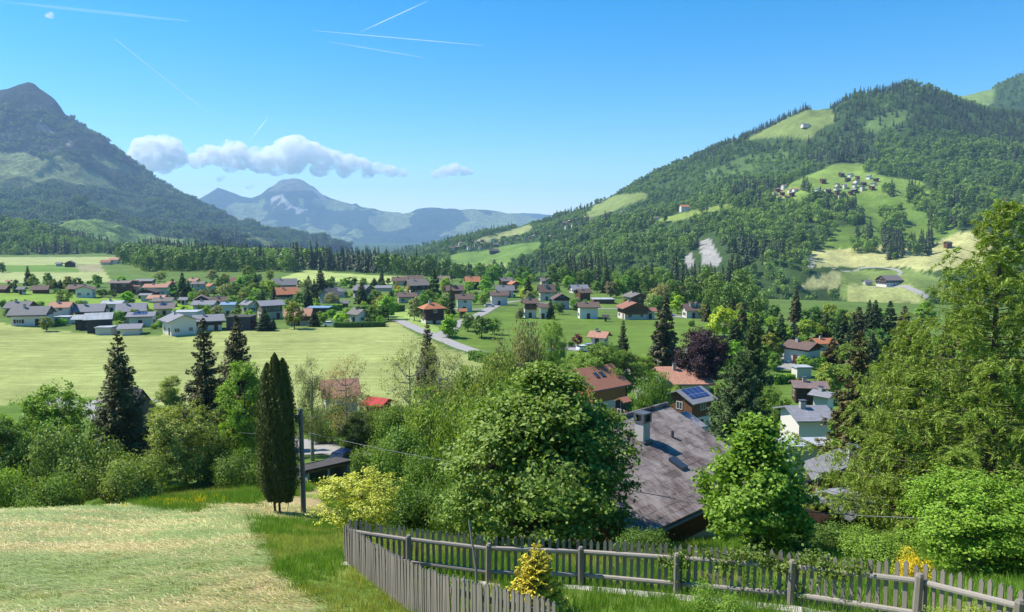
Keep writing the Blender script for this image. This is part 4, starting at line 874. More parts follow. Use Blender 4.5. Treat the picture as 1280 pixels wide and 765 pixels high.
S_(989, 1015, 458, 472, 4, 'pale', 'white', None, 'white box garage below the garden shrubs', 'white box garage', kind='flat', Y=148, hmax=3, name='garage', cat='garage', win=0)
S_(985, 1038, 466, 490, -12, 'mauve', 'darkwood', None, 'low house with long mauve roof edged by white', 'low house with mauve roof', Y=125, pitch=16, chim=1, hmax=3)
S_(1009, 1050, 474, 505, -50, 'slate', 'white', None, 'slate roofed house left of the brown spruce', 'slate roofed house by the brown spruce', Y=112, pitch=20, hmax=4)
S_(966, 1050, 498, 552, 3, 'slate', 'white', None, 'large house with corrugated grey roof and blank white wall', 'large house with corrugated grey roof', Y=80, pitch=17, ratio=1.35, chim=1, win=0, hmax=6.5)
S_(972, 1050, 530, 560, 3, 'pale', 'grey', None, 'flat roofed grey front wing below the corrugated roof', 'flat grey front wing', kind='flat', Y=71, win=0, hmax=4, ratio=.5)
S_(1003, 1114, 555, 640, 78, 'grey', 'white', 'wood', 'grey gable roofed house half behind the larch', 'grey gable roofed house behind the larch', ratio=1.3, pitch=26, Y=40, hmax=3.5)
S_(994, 1100, 622, 690, 38, 'slate', 'white', 'darkwood', 'lowest slate roof with dark solar collectors behind the picket fence', 'slate roof with collectors behind the fence', ratio=.8, pitch=20, Y=34, solar=(-.85, .35, .12, .75), hmax=4, chim=0)
S_(1165, 1290, 500, 590, 3, 'pale', 'white', None, 'long white building glimpsed through the larch', 'long white building behind the larch', ratio=.4, pitch=14, Y=62, kind='mono', hmax=6, chim=0)
S_(1206, 1262, 412, 440, 10, 'salmon', 'cream', None, 'salmon roofed house seen in the gaps of the larch', 'salmon roofed house behind the larch', Y=150, hmax=4)
S_(398, 452, 452, 512, 20, 'salmon', 'cream', None, 'salmon roofed house hidden behind the thin copper tree', 'salmon roofed house behind the thin tree', Y=112, pitch=38, hmax=4, chim=0)
S_(450, 496, 475, 516, -25, 'red', 'white', 'red', 'red metal roofed house beyond the shrubs', 'house with the red metal roof', Y=104, pitch=22, ratio=.95, hmax=3.4, chim=0)
S_(520, 650, 549, 604, 40, 'salmon', 'white', None, 'salmon roofed house almost swallowed by bushes behind the picket fence', 'salmon roofed house in the bushes', Y=48, pitch=28, hmax=2.6, chim=0)
# ---- farms and hill villages on the right hillside
S_(1093, 1130, 344, 357, 12, 'greybrown', 'white', 'darkwood', 'dark timber farmhouse with part orange roof on the hillside bench', 'dark farmhouse on the hillside bench', name='farmhouse', cat='farmhouse', chim=0)
S_(1076, 1092, 350, 356, 5, 'grey', 'grey', None, 'low grey shed left of the hillside farmhouse', 'low shed by the hillside farmhouse', name='shed', cat='shed', win=0)
S_(1178, 1192, 302, 309, 10, 'dark', 'wood', None, 'small lone dark hut above the pale hillside hay', 'lone hut above the hay', name='hut', cat='hut', win=0)
S_(848, 862, 256, 264, 5, 'orange', 'white', None, 'lone house with bright orange roof high in the right forest', 'lone orange roofed house in the forest', win=0)
S_(611, 624, 311, 317, 8, 'dark', 'darkwood', None, 'dark barn alone on the far green pasture', 'dark barn on the far pasture', name='barn', cat='barn', win=0)
S_(1000, 1018, 153, 159, 4, 'grey', 'white', None, 'small white alpine hut on the high ridge meadow', 'alpine hut on the ridge meadow', name='hut', cat='hut', win=0) if False else S_(1000, 1013, 154, 159, 4, 'grey', 'white', None, 'small white alpine hut on the high ridge meadow', 'alpine hut', name='hut', cat='hut', win=0)
rng = np.random.default_rng(8)
ORD = ['leftmost', 'second', 'third', 'fourth', 'fifth', 'sixth', 'seventh', 'eighth', 'ninth', 'tenth', 'eleventh', 'twelfth', 'thirteenth', 'fourteenth', 'fifteenth', 'sixteenth', 'seventeenth', 'eighteenth', 'nineteenth', 'twentieth', 'twenty-first', 'twenty-second', 'twenty-third', 'twenty-fourth']
RN = dict(slate='slate', brown='brown', grey='grey', dark='dark', mauve='mauve', salmon='salmon', greybrown='grey brown')
def hamlet(pts, group, where, roofs, w=(7.5, 11), hh=5.5):
    for i, (px, py) in enumerate(sorted(pts)):
        ww = rng.uniform(*w); rf = roofs[i % len(roofs)]; od = ORD[i] + ('' if i == 0 else ' from the left')
        house(px - ww / 2, px + ww / 2, py - hh * rng.uniform(.8, 1.1), py, float(rng.choice([-75, 5, 20, -60, 12])), rf, ['white', 'wood', 'cream', 'darkwood'][i % 4], None, 'tiny %s roofed house, %s %s' % (RN[rf], od, where), '', win=0, chim=0, group=group, pitch=26)
HAM1 = [(1052, 221), (1063, 221), (1075, 224), (1086, 224), (1060, 227), (1071, 230), (1047, 234), (1056, 235), (1068, 234), (1045, 238), (1078, 238), (1090, 237), (1036, 242), (1046, 243), (1029, 229), (1033, 241), (1055, 246), (1063, 243), (1022, 241), (1092, 232), (1095, 227), (1080, 232), (1068, 240), (1052, 247)]
hamlet(HAM1, 'chalets of the hamlet in the hillside clearing', 'in the hamlet of the hillside clearing', ['slate', 'brown', 'grey', 'dark', 'mauve'])
HAM2 = [(972, 240), (980, 236), (987, 241), (978, 245), (990, 246), (984, 249), (994, 240), (968, 244), (975, 250)]
hamlet(HAM2, 'salmon roofed houses left of the hillside clearing', 'in the cluster left of the clearing', ['salmon', 'mauve', 'salmon'], (7, 12))
HAM3 = [(571, 311), (579, 309), (586, 312), (594, 308), (600, 311), (607, 309), (613, 306), (620, 308), (626, 304), (633, 305), (640, 302), (648, 301), (655, 299), (662, 299), (668, 297), (575, 306), (590, 304), (603, 303), (616, 302), (630, 299), (565, 313), (598, 305), (645, 297)]
hamlet(HAM3, 'houses strung out above the far pasture', 'above the far pasture', ['brown', 'mauve', 'salmon', 'greybrown'], (4.5, 7), 4)
HAM4 = [(684, 304), (688, 299), (692, 302), (706, 281), (712, 279), (718, 277), (724, 280), (732, 274), (716, 284), (708, 286), (740, 277), (762, 268), (770, 272), (778, 269), (795, 272), (806, 268), (815, 272), (826, 266), (832, 268), (838, 264), (802, 275), (820, 275)]
hamlet(HAM4, 'houses among the trees of the right hillside', 'among the right hillside trees', ['brown', 'salmon', 'mauve', 'greybrown'], (5, 8), 4.5)
# ================================================================ FORESTS (stuff, one object each)
PROTO = bpy.data.collections.new('forest_tree_kinds')
def blob_tree(seed, h, r, n=240, conif=False, ls=1.0):
    rng = np.random.default_rng(seed)
    if conif:
        u = rng.uniform(0, 1, n) ** 1.35; th = rng.uniform(0, 6.283, n); lay = np.round(u * 9) / 9; rad = r * (1 - lay) ** 0.9 * rng.uniform(0.45, 1.08, n) + 0.1
        c = np.stack([np.cos(th) * rad, np.sin(th) * rad, h * (0.08 + 0.92 * u)], 1)
        nr = unit(np.stack([np.cos(th) * .8, np.sin(th) * .8, np.full(n, .75)], 1) + rng.normal(size=(n, 3)) * 0.3); ax = np.stack([np.cos(th), np.sin(th), np.full(n, -0.9)], 1)
        sz = ls * (1.15 - u * .75) * rng.uniform(.7, 1.3, n)
        v, f = leaves(c, nr, ax, sz * 1.5, sz * 1.1, .1)
    else:
        nl = 9; L = unit(rng.normal(size=(nl, 3))) * np.array([r * .5, r * .5, h * .24]) + np.array([0, 0, h * .6]); ci = rng.integers(0, nl, n); d = rdir(rng, n); d[:, 2] = np.abs(d[:, 2]) * 1.1 - 0.25; d = unit(d)
        c = L[ci] + d * r * .5 * rng.uniform(.8, 1.08, (n, 1)); nr = unit(d + rng.normal(size=(n, 3)) * .45)
        low = rng.uniform(size=n) < 0.18; c[low, 2] = rng.uniform(.08, .5, low.sum()) * h
        sz = ls * rng.uniform(.7, 1.3, n); v, f = leaves(c, nr, rdir(rng, n), sz * 1.25, sz, .12)
    return v, f
M_fd = [leaf_mat('forest_leaf_a', (0.10, 0.18, 0.034), 0.4, warm=(1.7, 1.45, 1.0), transl=0.2), leaf_mat('forest_leaf_b', (0.16, 0.27, 0.045), 0.4, warm=(1.5, 1.3, 1.1), transl=0.25)]
M_fc = leaf_mat('forest_needle', (0.048, 0.075, 0.03), 0.35, warm=(1.6, 1.5, 1.3), transl=0.05)
for i in range(8):
    if i < 5: v, f = blob_tree(100 + i, 15 + i % 3 * 2, 5.0 + (i % 2), 300, False, 1.35); m = M_fd[i % 2]
    else: v, f = blob_tree(100 + i, 20 + i % 3 * 2, 3.4, 260, True, 1.5); m = M_fc
    PROTO.objects.link(bpy.data.objects.new('kind_%02d' % i, mesh_np('kind_%02d' % i, v, f, m)))
for i in range(3):                                          # small groves, for the far slopes
    rng = np.random.default_rng(500 + i); V = []; Fm = []; b = 0
    for k in range(9):
        cn = k % 3 != 0 if i != 1 else k % 3 == 0; v, f = blob_tree(600 + k + 10 * i, 18 if cn else 14, 4.0 if cn else 5.6, 60, cn, 3.0)
        v = v * rng.uniform(.75, 1.2) + np.array([rng.uniform(-16, 16), rng.uniform(-16, 16), 0]); V.append(v); Fm.append(f + b); b += len(v)
    PROTO.objects.link(bpy.data.objects.new('kind_%02d' % (8 + i), mesh_np('kind_%02d' % (8 + i), np.vstack(V), np.vstack(Fm), M_fc if i != 1 else M_fd[0])))
for i in range(8):                                          # finer leaved kinds for the nearer woodland
    if i < 5: v, f = blob_tree(150 + i, 14 + i % 3 * 2, 4.4 + (i % 2) * .8, 1100, False, .62); m = M_fd[i % 2]
    else: v, f = blob_tree(150 + i, 19 + i % 3 * 2, 3.2, 900, True, .75); m = M_fc
    PROTO.objects.link(bpy.data.objects.new('kind_%02d' % (11 + i), mesh_np('kind_%02d' % (11 + i), v, f, m)))
def scatter(name, pts, rz, sc, idx, coll, label, cat, tilt=None):
    me = bpy.data.meshes.new(name); me.vertices.add(len(pts)); me.vertices.foreach_set('co', np.asarray(pts, np.float32).ravel())
    A = me.attributes.new('rz', 'FLOAT', 'POINT'); A.data.foreach_set('value', np.asarray(rz, np.float32))
    A = me.attributes.new('sc', 'FLOAT', 'POINT'); A.data.foreach_set('value', np.asarray(sc, np.float32))
    A = me.attributes.new('idx', 'INT', 'POINT'); A.data.foreach_set('value', np.asarray(idx, np.int32))
    o = link(name, me); g = bpy.data.node_groups.new(name, 'GeometryNodeTree')
    g.interface.new_socket('Geometry', in_out='INPUT', socket_type='NodeSocketGeometry'); g.interface.new_socket('Geometry', in_out='OUTPUT', socket_type='NodeSocketGeometry')
    N, L = g.nodes, g.links; gi = N.new('NodeGroupInput'); go = N.new('NodeGroupOutput'); ip = N.new('GeometryNodeInstanceOnPoints'); ci = N.new('GeometryNodeCollectionInfo')
    ci.inputs['Collection'].default_value = coll; ci.inputs['Separate Children'].default_value = True; ci.inputs['Reset Children'].default_value = True
    def att(nm, ty):
        a = N.new('GeometryNodeInputNamedAttribute'); a.data_type = ty; a.inputs['Name'].default_value = nm; return a.outputs['Attribute']
    cb = N.new('ShaderNodeCombineXYZ'); L.new(att('rz', 'FLOAT'), cb.inputs[2])
    L.new(gi.outputs[0], ip.inputs['Points']); L.new(ci.outputs[0], ip.inputs['Instance']); ip.inputs['Pick Instance'].default_value = True
    L.new(att('idx', 'INT'), ip.inputs['Instance Index']); L.new(cb.outputs[0], ip.inputs['Rotation']); L.new(att('sc', 'FLOAT'), ip.inputs['Scale']); L.new(ip.outputs[0], go.inputs[0])
    md = o.modifiers.new('scatter', 'NODES'); md.node_group = g
    tag(o, label, cat, kind='stuff'); return o
def forest(label, S, lo, hi, y0, y1, spacing, polys, seed, name='forest', mixf=None, far=False, only=None, fine=False, clear=()):
    rng = np.random.default_rng(seed); la, ha = ray(lo, 350)[0], ray(hi, 350)[0]
    area = 0.5 * (ha - la) * ((y1 + PIV) ** 2 - (y0 + PIV) ** 2); n = int(min(area / spacing ** 2, 400000))
    Y = np.sqrt(rng.uniform((y0 + PIV) ** 2, (y1 + PIV) ** 2, n)) - PIV; a = rng.uniform(la, ha, n); x = a * (Y + PIV); z = S(x, Y)
    ok = (Y > np.interp(a, S.c[0][:, 0], S.c[0][:, 1])) & (Y < np.interp(a, S.c[-2][:, 0], S.c[-2][:, 1]) + 60)
    zg = ground(x, Y); ok &= z > zg - 1.0
    if far: ok &= z < 640 + 260 * fbm(x / 300, Y / 300, 7, 3)
    px, py = proj(x, Y, z); ok &= (px > lo - 5) & (px < min(hi, 1480)) & (px > -160)
    jx = fbm(x / 60, Y / 60, seed, 3) * 8; jy = fbm(x / 60, Y / 60, seed + 3, 3) * 5
    for q in polys:
        m = inpoly(px + jx, py + jy, q[0]); m |= inpoly(px + jx, py + jy - 10000 / Y, q[0]) & (Y > 590)
        if len(q) > 3 and q[3]: m &= rng.uniform(size=n) > q[3]
        ok &= ~m
    if only is not None: ok &= inpoly(px + jx * .4, py + jy * .3, only)
    for (c0, c1, rr) in clear: ok &= (x - c0) ** 2 + (Y - c1) ** 2 > rr ** 2
    for h_ in HOUSES:
        if y0 - 50 < h_['cy'] < y1 + 50:
            dx = x - h_['cx']; dy = Y - h_['cy']; ok &= ~((np.abs(dx) < h_['r'] + 5) & (dy < h_['r'] + 5) & (dy > -h_['r'] - 34))
    x, Y, z = x[ok], Y[ok], z[ok]; n = len(x)
    cn = (fbm(x / (300 if far else 130), Y / (300 if far else 130), seed + 9, 3) - 0.02 + (mixf(x, Y, z) if mixf else 0) + rng.normal(0, .06, n)) > 0.10
    pt = fbm(x / 70, Y / 70, seed + 30, 3) + rng.normal(0, .07, n) > 0.02; idx = np.where(cn, rng.integers(5, 8, n), np.where(pt, rng.integers(0, 2, n) * 2 + 1, rng.integers(0, 3, n) * 2))
    if far: idx = np.where(cn, np.where(rng.uniform(size=n) < .5, 8, 10), 9)
    if fine: idx = idx + 11
    sc = rng.uniform(.5, 1.15, n)
    if not far: sc = sc * np.where(Y > 1450, .78, 1)
    print(label, n)
    return scatter(name, np.stack([x, Y, z - .5], 1), rng.uniform(0, 6.28, n), sc, idx, PROTO, label, 'forest')
shrink = lambda P_: [((p[0], 0, 0, p[3]) if len(p) > 3 else (p[0],)) for p in P_ if p[1] != FOREST]
hill_conif = lambda x, y, z: np.clip((z - 160) / 700, -0.10, 0.20)
forest('mixed forest covering the big green hillside on the right', RM, 470, 1480, 600, 2150, 10.5, shrink(R_POLY) + [([(868, 296), (890, 292), (914, 330), (907, 350), (874, 348)],), ([(852, 320), (868, 312), (874, 350), (854, 348)],)], 1, mixf=hill_conif)
forest('thin far end of the right hillside forest sloping down to the valley', RM, 380, 640, 1500, 2600, 17, shrink(R_POLY), 2)
forest('dark trees on the far ridge at the right edge of the photo', R2, 1160, 1480, 2100, 2700, 15, shrink(R2_POLY), 3, mixf=lambda x, y, z: 0.10 + 0 * x)
forest('dark wooded hump at the foot of the left mountain', LH, -160, 175, 945, 1450, 10, [], 4, mixf=lambda x, y, z: -0.03 + 0 * x)
forest('forest on the lower slopes of the left mountain', LM, -160, 440, 1800, 4600, 30, shrink(L_POLY) , 5, far=True, mixf=lambda x, y, z: np.where(z > 420, -0.0, .05))
forest('belt of woodland across the valley floor behind the village on the left', G, 135, 700, 590, 1500, 10, [([(335, 359), (352, 347), (384, 337), (430, 340), (530, 345), (530, 357), (420, 353), (400, 358)],), ([(-300, 300), (-300, 360), (100, 360), (137, 352), (150, 344), (165, 344), (185, 337), (150, 330), (152, 318)],)], 6,
       mixf=lambda x, y, z: -0.06 + 0 * x)
BELT = [(690, 358), (735, 362), (800, 374), (840, 384), (862, 384), (900, 400), (960, 428), (1060, 434), (1130, 438), (1300, 446), (1480, 452), (1480, 424), (1140, 420), (1000, 412), (940, 392), (900, 352), (860, 340), (690, 300)]
forest('thick belt of mixed woodland between the village and the right hillside', G, 690, 1480, 250, 800, 8.0, [], 7, only=BELT, fine=True)

for i, (q, lb) in enumerate([([(1062, 292), (1092, 288), (1094, 316), (1064, 318)], 'clump of dark firs in the middle of the hillside meadow'), ([(1098, 268), (1130, 262), (1134, 296), (1102, 298)], 'tall narrow clump of firs on the upper hillside meadow'), ([(1102, 300), (1130, 298), (1128, 326), (1104, 324)], 'lower clump of firs under the tall narrow one'),
    ([(1138, 302), (1165, 298), (1168, 318), (1136, 320)], 'rounded clump of firs and bushes just above the pale hay'), ([(1132, 240), (1150, 236), (1160, 262), (1178, 268), (1186, 290), (1172, 296), (1160, 280), (1140, 262)], 'ragged tree row along the right side of the hillside meadow'), ([(1096, 236), (1114, 234), (1116, 246), (1098, 246)], 'round bushy clump beside the hillside hamlet'), ([(1140, 395), (1300, 400), (1300, 412), (1150, 410)], 'trees hidden low behind the larch') if False else ([(1003, 236), (1040, 246), (1060, 250), (1060, 262), (1010, 256)], 'row of trees along the lower edge of the hamlet')]):
    forest(lb, RM, 980, 1230, 700, 1400, 8.0, [], 40 + i, name='tree_clump', only=q, mixf=lambda x, y, z: .06 + 0 * x)
# ================================================================ VILLAGE TREES
MX = dict(lime=(0.20, 0.34, 0.03), bright=(0.13, 0.27, 0.03), mid=(0.085, 0.18, 0.03), deep=(0.05, 0.115, 0.024), olive=(0.13, 0.19, 0.045), silver=(0.16, 0.22, 0.10), copper=(0.055, 0.022, 0.030), maroon=(0.11, 0.03, 0.045), yellow=(0.36, 0.32, 0.03),
          fir=(0.028, 0.055, 0.022), firbrown=(0.06, 0.068, 0.03), firblue=(0.035, 0.06, 0.045), firgreen=(0.05, 0.095, 0.025), grey=(0.15, 0.15, 0.11))
VD = [decid('village_tree_%d' % i, 40 + i, 10, 4.0 + .5 * (i % 3), base=.03 + .03 * (i % 3), nlobe=12, nclump=150, per=20, ls=.5, cr=.14, nlimb=4, taper=.35 * (i % 2)) for i in range(5)]
VC = [conifer('village_fir_%d' % i, 60 + i, 14, 3.0 + .3 * i, levels=26, nb=7, per=44, ls=.5, powr=.72, wid=.5, thick=.5, hang=.3) for i in range(3)]
VB = [bush_mesh('village_shrub_%d' % i, 70 + i, 2.6, 2.0, 1100, .34) for i in range(3)]
VS = conifer('slim_fir', 77, 14, 1.5, levels=24, nb=6, per=22, ls=.42, wid=.5, thick=.5)
used = set(); cov = {}; trng = np.random.default_rng(99)
def auto_label(adj, kindw, px, py):
    near = sorted([h for h in HOUSES if h['short']], key=lambda h: math.hypot((h['x0'] + h['x1']) / 2 - px, ((h['y0'] + h['y1']) / 2 - py) * 1.6))[:9]
    for extra in ('', 'leafy ', 'full ', 'dense '):
        if extra and kindw in ('fir',): extra = {'leafy ': 'pointed ', 'full ': 'dense ', 'dense ': 'dark crowned '}[extra]
        for h in near:
            if px < h['x0']: rel = 'left of'
            elif px > h['x1']: rel = 'right of'
            elif py >= h['y1'] - 1: rel = 'in front of'
            else: rel = 'behind'
            s = '%s%s %s %s the %s' % (extra, adj, kindw, rel, h['short'])
            if s not in used and len(s.split()) <= 16: used.add(s); return s
    return '%s %s among the village gardens' % (adj, kindw)
NT = [0]
def vtree(px, py, hp, wp, kind, colr, Y=None, lab=None, force=True):
    c = hit(px, py) if Y is None else np.array([ray(px, 420)[0] * Y, Y, gz(ray(px, 420)[0] * Y, Y)])
    H = hp / F_PX * c[1]; Wm = wp / F_PX * c[1] / 2; r = trng.uniform(0, 6.28); i = NT[0]; NT[0] += 1
    j = trng.uniform(.85, 1.15, 3); col = tuple(MX[colr] * j)
    cn = dict(lime='lime green', bright='bright green', mid='mid green', deep='deep green', olive='olive green', silver='grey green', copper='dark purple', maroon='maroon', yellow='yellow', fir='dark green', firbrown='brownish', firblue='bluish', firgreen='fresh green', grey='greyish')[colr]
    sz = 'tall' if H > 11 else 'small' if H < 5.5 else 'mid sized'
    if kind == 'd': pr, k, r0, h0, nm, cat = VD[i % 5], 'tree', 4.2, 10, 'broadleaf_tree', 'tree'
    elif kind == 'c': pr, k, r0, h0, nm, cat = VC[i % 3], 'fir', 3.2, 14, 'fir_tree', 'tree'
    elif kind == 's': pr, k, r0, h0, nm, cat = VS, 'fir', 1.5, 14, 'fir_tree', 'tree'; 
    else: pr, k, r0, h0, nm, cat = VB[i % 3], 'shrub', 2.1, 2.3, 'shrub', 'shrub'; sz = 'low' if H < 2.5 else 'large'
    lab = lab or auto_label(sz + ' ' + cn, k, px, py)
    return plant(nm, pr, tuple(c), r, (Wm / r0, Wm / r0, H / h0), col, lab, cat, 'trees and shrubs of the village gardens' if cat == 'tree' else 'garden shrubs of the village', ('trunk', 'crown') if k != 'shrub' else ('stem', 'foliage'))
for a in [(58, 414, 20, 17, 'd', 'olive'), (217, 374, 26, 12, 'c', 'fir'), (229, 376, 36, 16, 'c', 'fir'), (236, 372, 22, 12, 'c', 'fir'), (227, 379, 14, 11, 'c', 'firgreen'), (253, 374, 15, 7, 's', 'fir'), (259, 371, 13, 5, 's', 'fir'), (268, 370, 11, 13, 'd', 'deep'),
          (401, 369, 36, 17, 'c', 'fir'), (386, 364, 20, 14, 'c', 'fir'), (374, 358, 9, 9, 'd', 'deep'), (452, 380, 28, 16, 'c', 'firgreen'), (454, 374, 26, 7, 's', 'firbrown'), (543, 379, 44, 20, 'c', 'firgreen'), (564, 396, 42, 10, 's', 'firbrown'), (557, 365, 20, 16, 'd', 'lime'), (518, 401, 32, 20, 'd', 'silver'), (528, 392, 26, 22, 'd', 'mid'),
          (562, 422, 34, 30, 'd', 'bright'), (560, 420, 16, 14, 'd', 'mid'), (585, 414, 24, 20, 'd', 'mid'), (602, 422, 30, 28, 'd', 'deep'), (616, 418, 22, 20, 'd', 'mid'), (331, 413, 28, 20, 'c', 'fir'), (342, 411, 14, 8, 'c', 'fir'), (368, 411, 38, 26, 'd', 'olive'), (393, 408, 24, 13, 'c', 'fir'), (315, 412, 13, 12, 'd', 'maroon'), (317, 376, 26, 20, 'd', 'mid'), (337, 371, 22, 17, 'd', 'lime'), (329, 375, 20, 15, 'd', 'deep'), (312, 388, 18, 18, 'd', 'bright'), (385, 378, 30, 16, 'd', 'silver'), (394, 384, 13, 12, 'd', 'bright'), (322, 384, 16, 14, 'd', 'bright'), (310, 362, 20, 18, 'd', 'mid'),
          (660, 377, 22, 26, 'd', 'lime'), (688, 399, 26, 11, 'c', 'fir'), (651, 398, 12, 12, 'b', 'grey'), (659, 397, 9, 8, 'b', 'bright'), (722, 432, 16, 15, 'd', 'maroon'), (714, 434, 7, 8, 'b', 'deep'), (864, 408, 8, 8, 'b', 'deep'), (830, 466, 98, 44, 'c', 'firbrown'), (826, 464, 66, 34, 'c', 'firgreen'), (884, 402, 26, 14, 'c', 'firbrown'), (866, 392, 18, 14, 'c', 'firgreen'), (850, 382, 26, 7, 's', 'yellow'),
          (724, 376, 16, 16, 'd', 'bright'), (746, 366, 16, 14, 'd', 'mid'), (763, 372, 22, 18, 'd', 'grey'), (758, 366, 34, 14, 'c', 'fir'), (722, 358, 10, 12, 'd', 'lime'), (770, 372, 26, 18, 'd', 'bright'), (782, 372, 30, 22, 'd', 'mid'), (800, 368, 32, 26, 'd', 'mid'), (816, 372, 30, 20, 'd', 'bright'), (826, 385, 32, 24, 'd', 'silver'), (838, 378, 26, 22, 'd', 'mid'), (655, 352, 20, 22, 'd', 'deep'), (676, 352, 12, 13, 'd', 'bright'), (690, 356, 26, 20, 'd', 'mid'), (700, 354, 28, 20, 'd', 'deep'), (696, 364, 12, 10, 'c', 'fir'), (711, 362, 18, 16, 'd', 'bright'),
          (615, 358, 28, 18, 'd', 'mid'), (606, 366, 18, 18, 'd', 'bright'), (627, 347, 20, 14, 'c', 'fir'), (618, 346, 22, 14, 'c', 'fir'), (640, 344, 18, 14, 'd', 'mid'), (100, 362, 14, 10, 'c', 'fir'), (69, 361, 13, 8, 'c', 'fir'), (76, 361, 12, 9, 'c', 'fir'), (72, 367, 8, 14, 'd', 'deep'), (128, 371, 10, 15, 'd', 'deep'), (20, 366, 13, 8, 'c', 'firblue'), (143, 372, 7, 7, 'd', 'deep'), (147, 405, 18, 14, 'd', 'bright'), (150, 411, 12, 16, 'd', 'bright'), (229, 398, 18, 20, 'd', 'lime'), (259, 400, 20, 18, 'd', 'bright'), (272, 402, 22, 20, 'd', 'silver'), (195, 402, 14, 10, 'd', 'olive'), (200, 409, 9, 12, 'b', 'bright'), (193, 411, 7, 8, 'b', 'bright'), (184, 376, 6, 12, 'd', 'olive'),
          (295, 373, 22, 22, 'd', 'mid'), (282, 374, 20, 18, 'd', 'silver'), (301, 366, 24, 18, 'd', 'bright'), (278, 364, 18, 16, 'd', 'deep'), (310, 350, 20, 16, 'd', 'mid'), (265, 352, 16, 16, 'd', 'silver'), (200, 352, 14, 16, 'd', 'silver'), (3, 341, 15, 12, 'd', 'deep'), (455, 366, 20, 9, 'd', 'mid'), (440, 359, 14, 18, 'd', 'deep'), (430, 360, 14, 12, 'd', 'bright'), (475, 356, 9, 9, 'c', 'fir'), (468, 357, 10, 10, 'c', 'fir'), (476, 384, 13, 12, 'd', 'bright'), (466, 380, 14, 13, 'd', 'mid'), (483, 384, 14, 8, 'c', 'yellow'), (489, 380, 18, 8, 'c', 'fir'), (498, 370, 15, 8, 'd', 'yellow'), (511, 368, 13, 7, 'd', 'yellow'), (460, 408, 12, 14, 'd', 'deep'), (468, 404, 14, 13, 'd', 'mid'), (476, 406, 12, 10, 'd', 'bright'), (414, 397, 12, 18, 'd', 'bright'), (425, 404, 13, 16, 'd', 'lime'), (404, 404, 14, 15, 'd', 'bright'), (410, 376, 13, 4, 's', 'fir'), (419, 377, 13, 4, 's', 'fir'),
          (880, 398, 20, 20, 'd', 'olive'), (905, 424, 42, 38, 'd', 'lime'), (893, 420, 26, 22, 'd', 'mid'), (918, 438, 40, 26, 'c', 'fir'), (930, 410, 34, 24, 'c', 'firgreen'), (948, 425, 40, 24, 'd', 'mid'), (962, 440, 36, 22, 'c', 'fir'), (978, 436, 30, 28, 'd', 'bright'), (992, 428, 28, 20, 'c', 'firblue'), (1010, 424, 26, 30, 'd', 'bright'), (1032, 424, 34, 26, 'c', 'fir'), (1052, 430, 44, 24, 'c', 'fir'), (1072, 432, 50, 28, 'c', 'firbrown'), (1092, 432, 58, 26, 'c', 'fir'), (1110, 436, 62, 28, 'c', 'fir'), (1128, 440, 60, 26, 'c', 'firbrown'), (1085, 420, 46, 20, 'c', 'fir'), (968, 464, 26, 20, 'd', 'mid'), (1040, 452, 30, 26, 'c', 'firbrown'), (1060, 460, 34, 26, 'd', 'mid'),
          (1003, 460, 16, 20, 'd', 'bright'), (1018, 462, 15, 18, 'd', 'mid'), (1026, 458, 14, 14, 'd', 'bright'), (1000, 482, 10, 12, 'd', 'maroon'), (1045, 480, 26, 20, 'd', 'mid')]:
    vtree(*a)
LAWN = [p[0] for p in G_POLY[:5]] + [G_POLY[6][0], G_POLY[7][0], G_POLY[8][0], G_POLY[9][0], G_POLY[5][0], G_POLY[10][0]]
ROADS = [([(497, 400), (512, 407), (530, 415), (548, 422), (566, 430), (585, 437), (606, 443), (640, 449)], 4.2), ([(548, 422), (562, 412), (570, 405), (590, 398), (612, 386), (622, 381)], 4.5), ([(566, 386), (590, 387), (612, 386), (620, 380), (650, 376), (690, 380), (740, 386), (770, 386), (820, 387), (850, 397)], 3.5),
         ([(330, 555), (380, 560), (420, 563), (470, 566), (520, 562)], 7.5), ([(60, 500), (90, 506), (110, 512), (130, 520), (150, 540)], 4.0), ([(60, 507), (128, 503), (150, 498), (200, 502)], 2.4), ([(700, 432), (720, 436), (745, 438)], 9.0), ([(796, 470), (806, 490), (812, 510)], 4.0), ([(870, 452), (862, 440), (872, 430), (885, 425)], 3.0),
         ([(1040, 335.5), (1075, 335), (1112, 335.4), (1124, 338), (1126, 342), (1118, 346)], 4.0), ([(1090, 359), (1128, 357), (1140, 362), (1160, 372)], 5.0), ([(968, 440), (985, 446), (980, 462)], 4.0)]
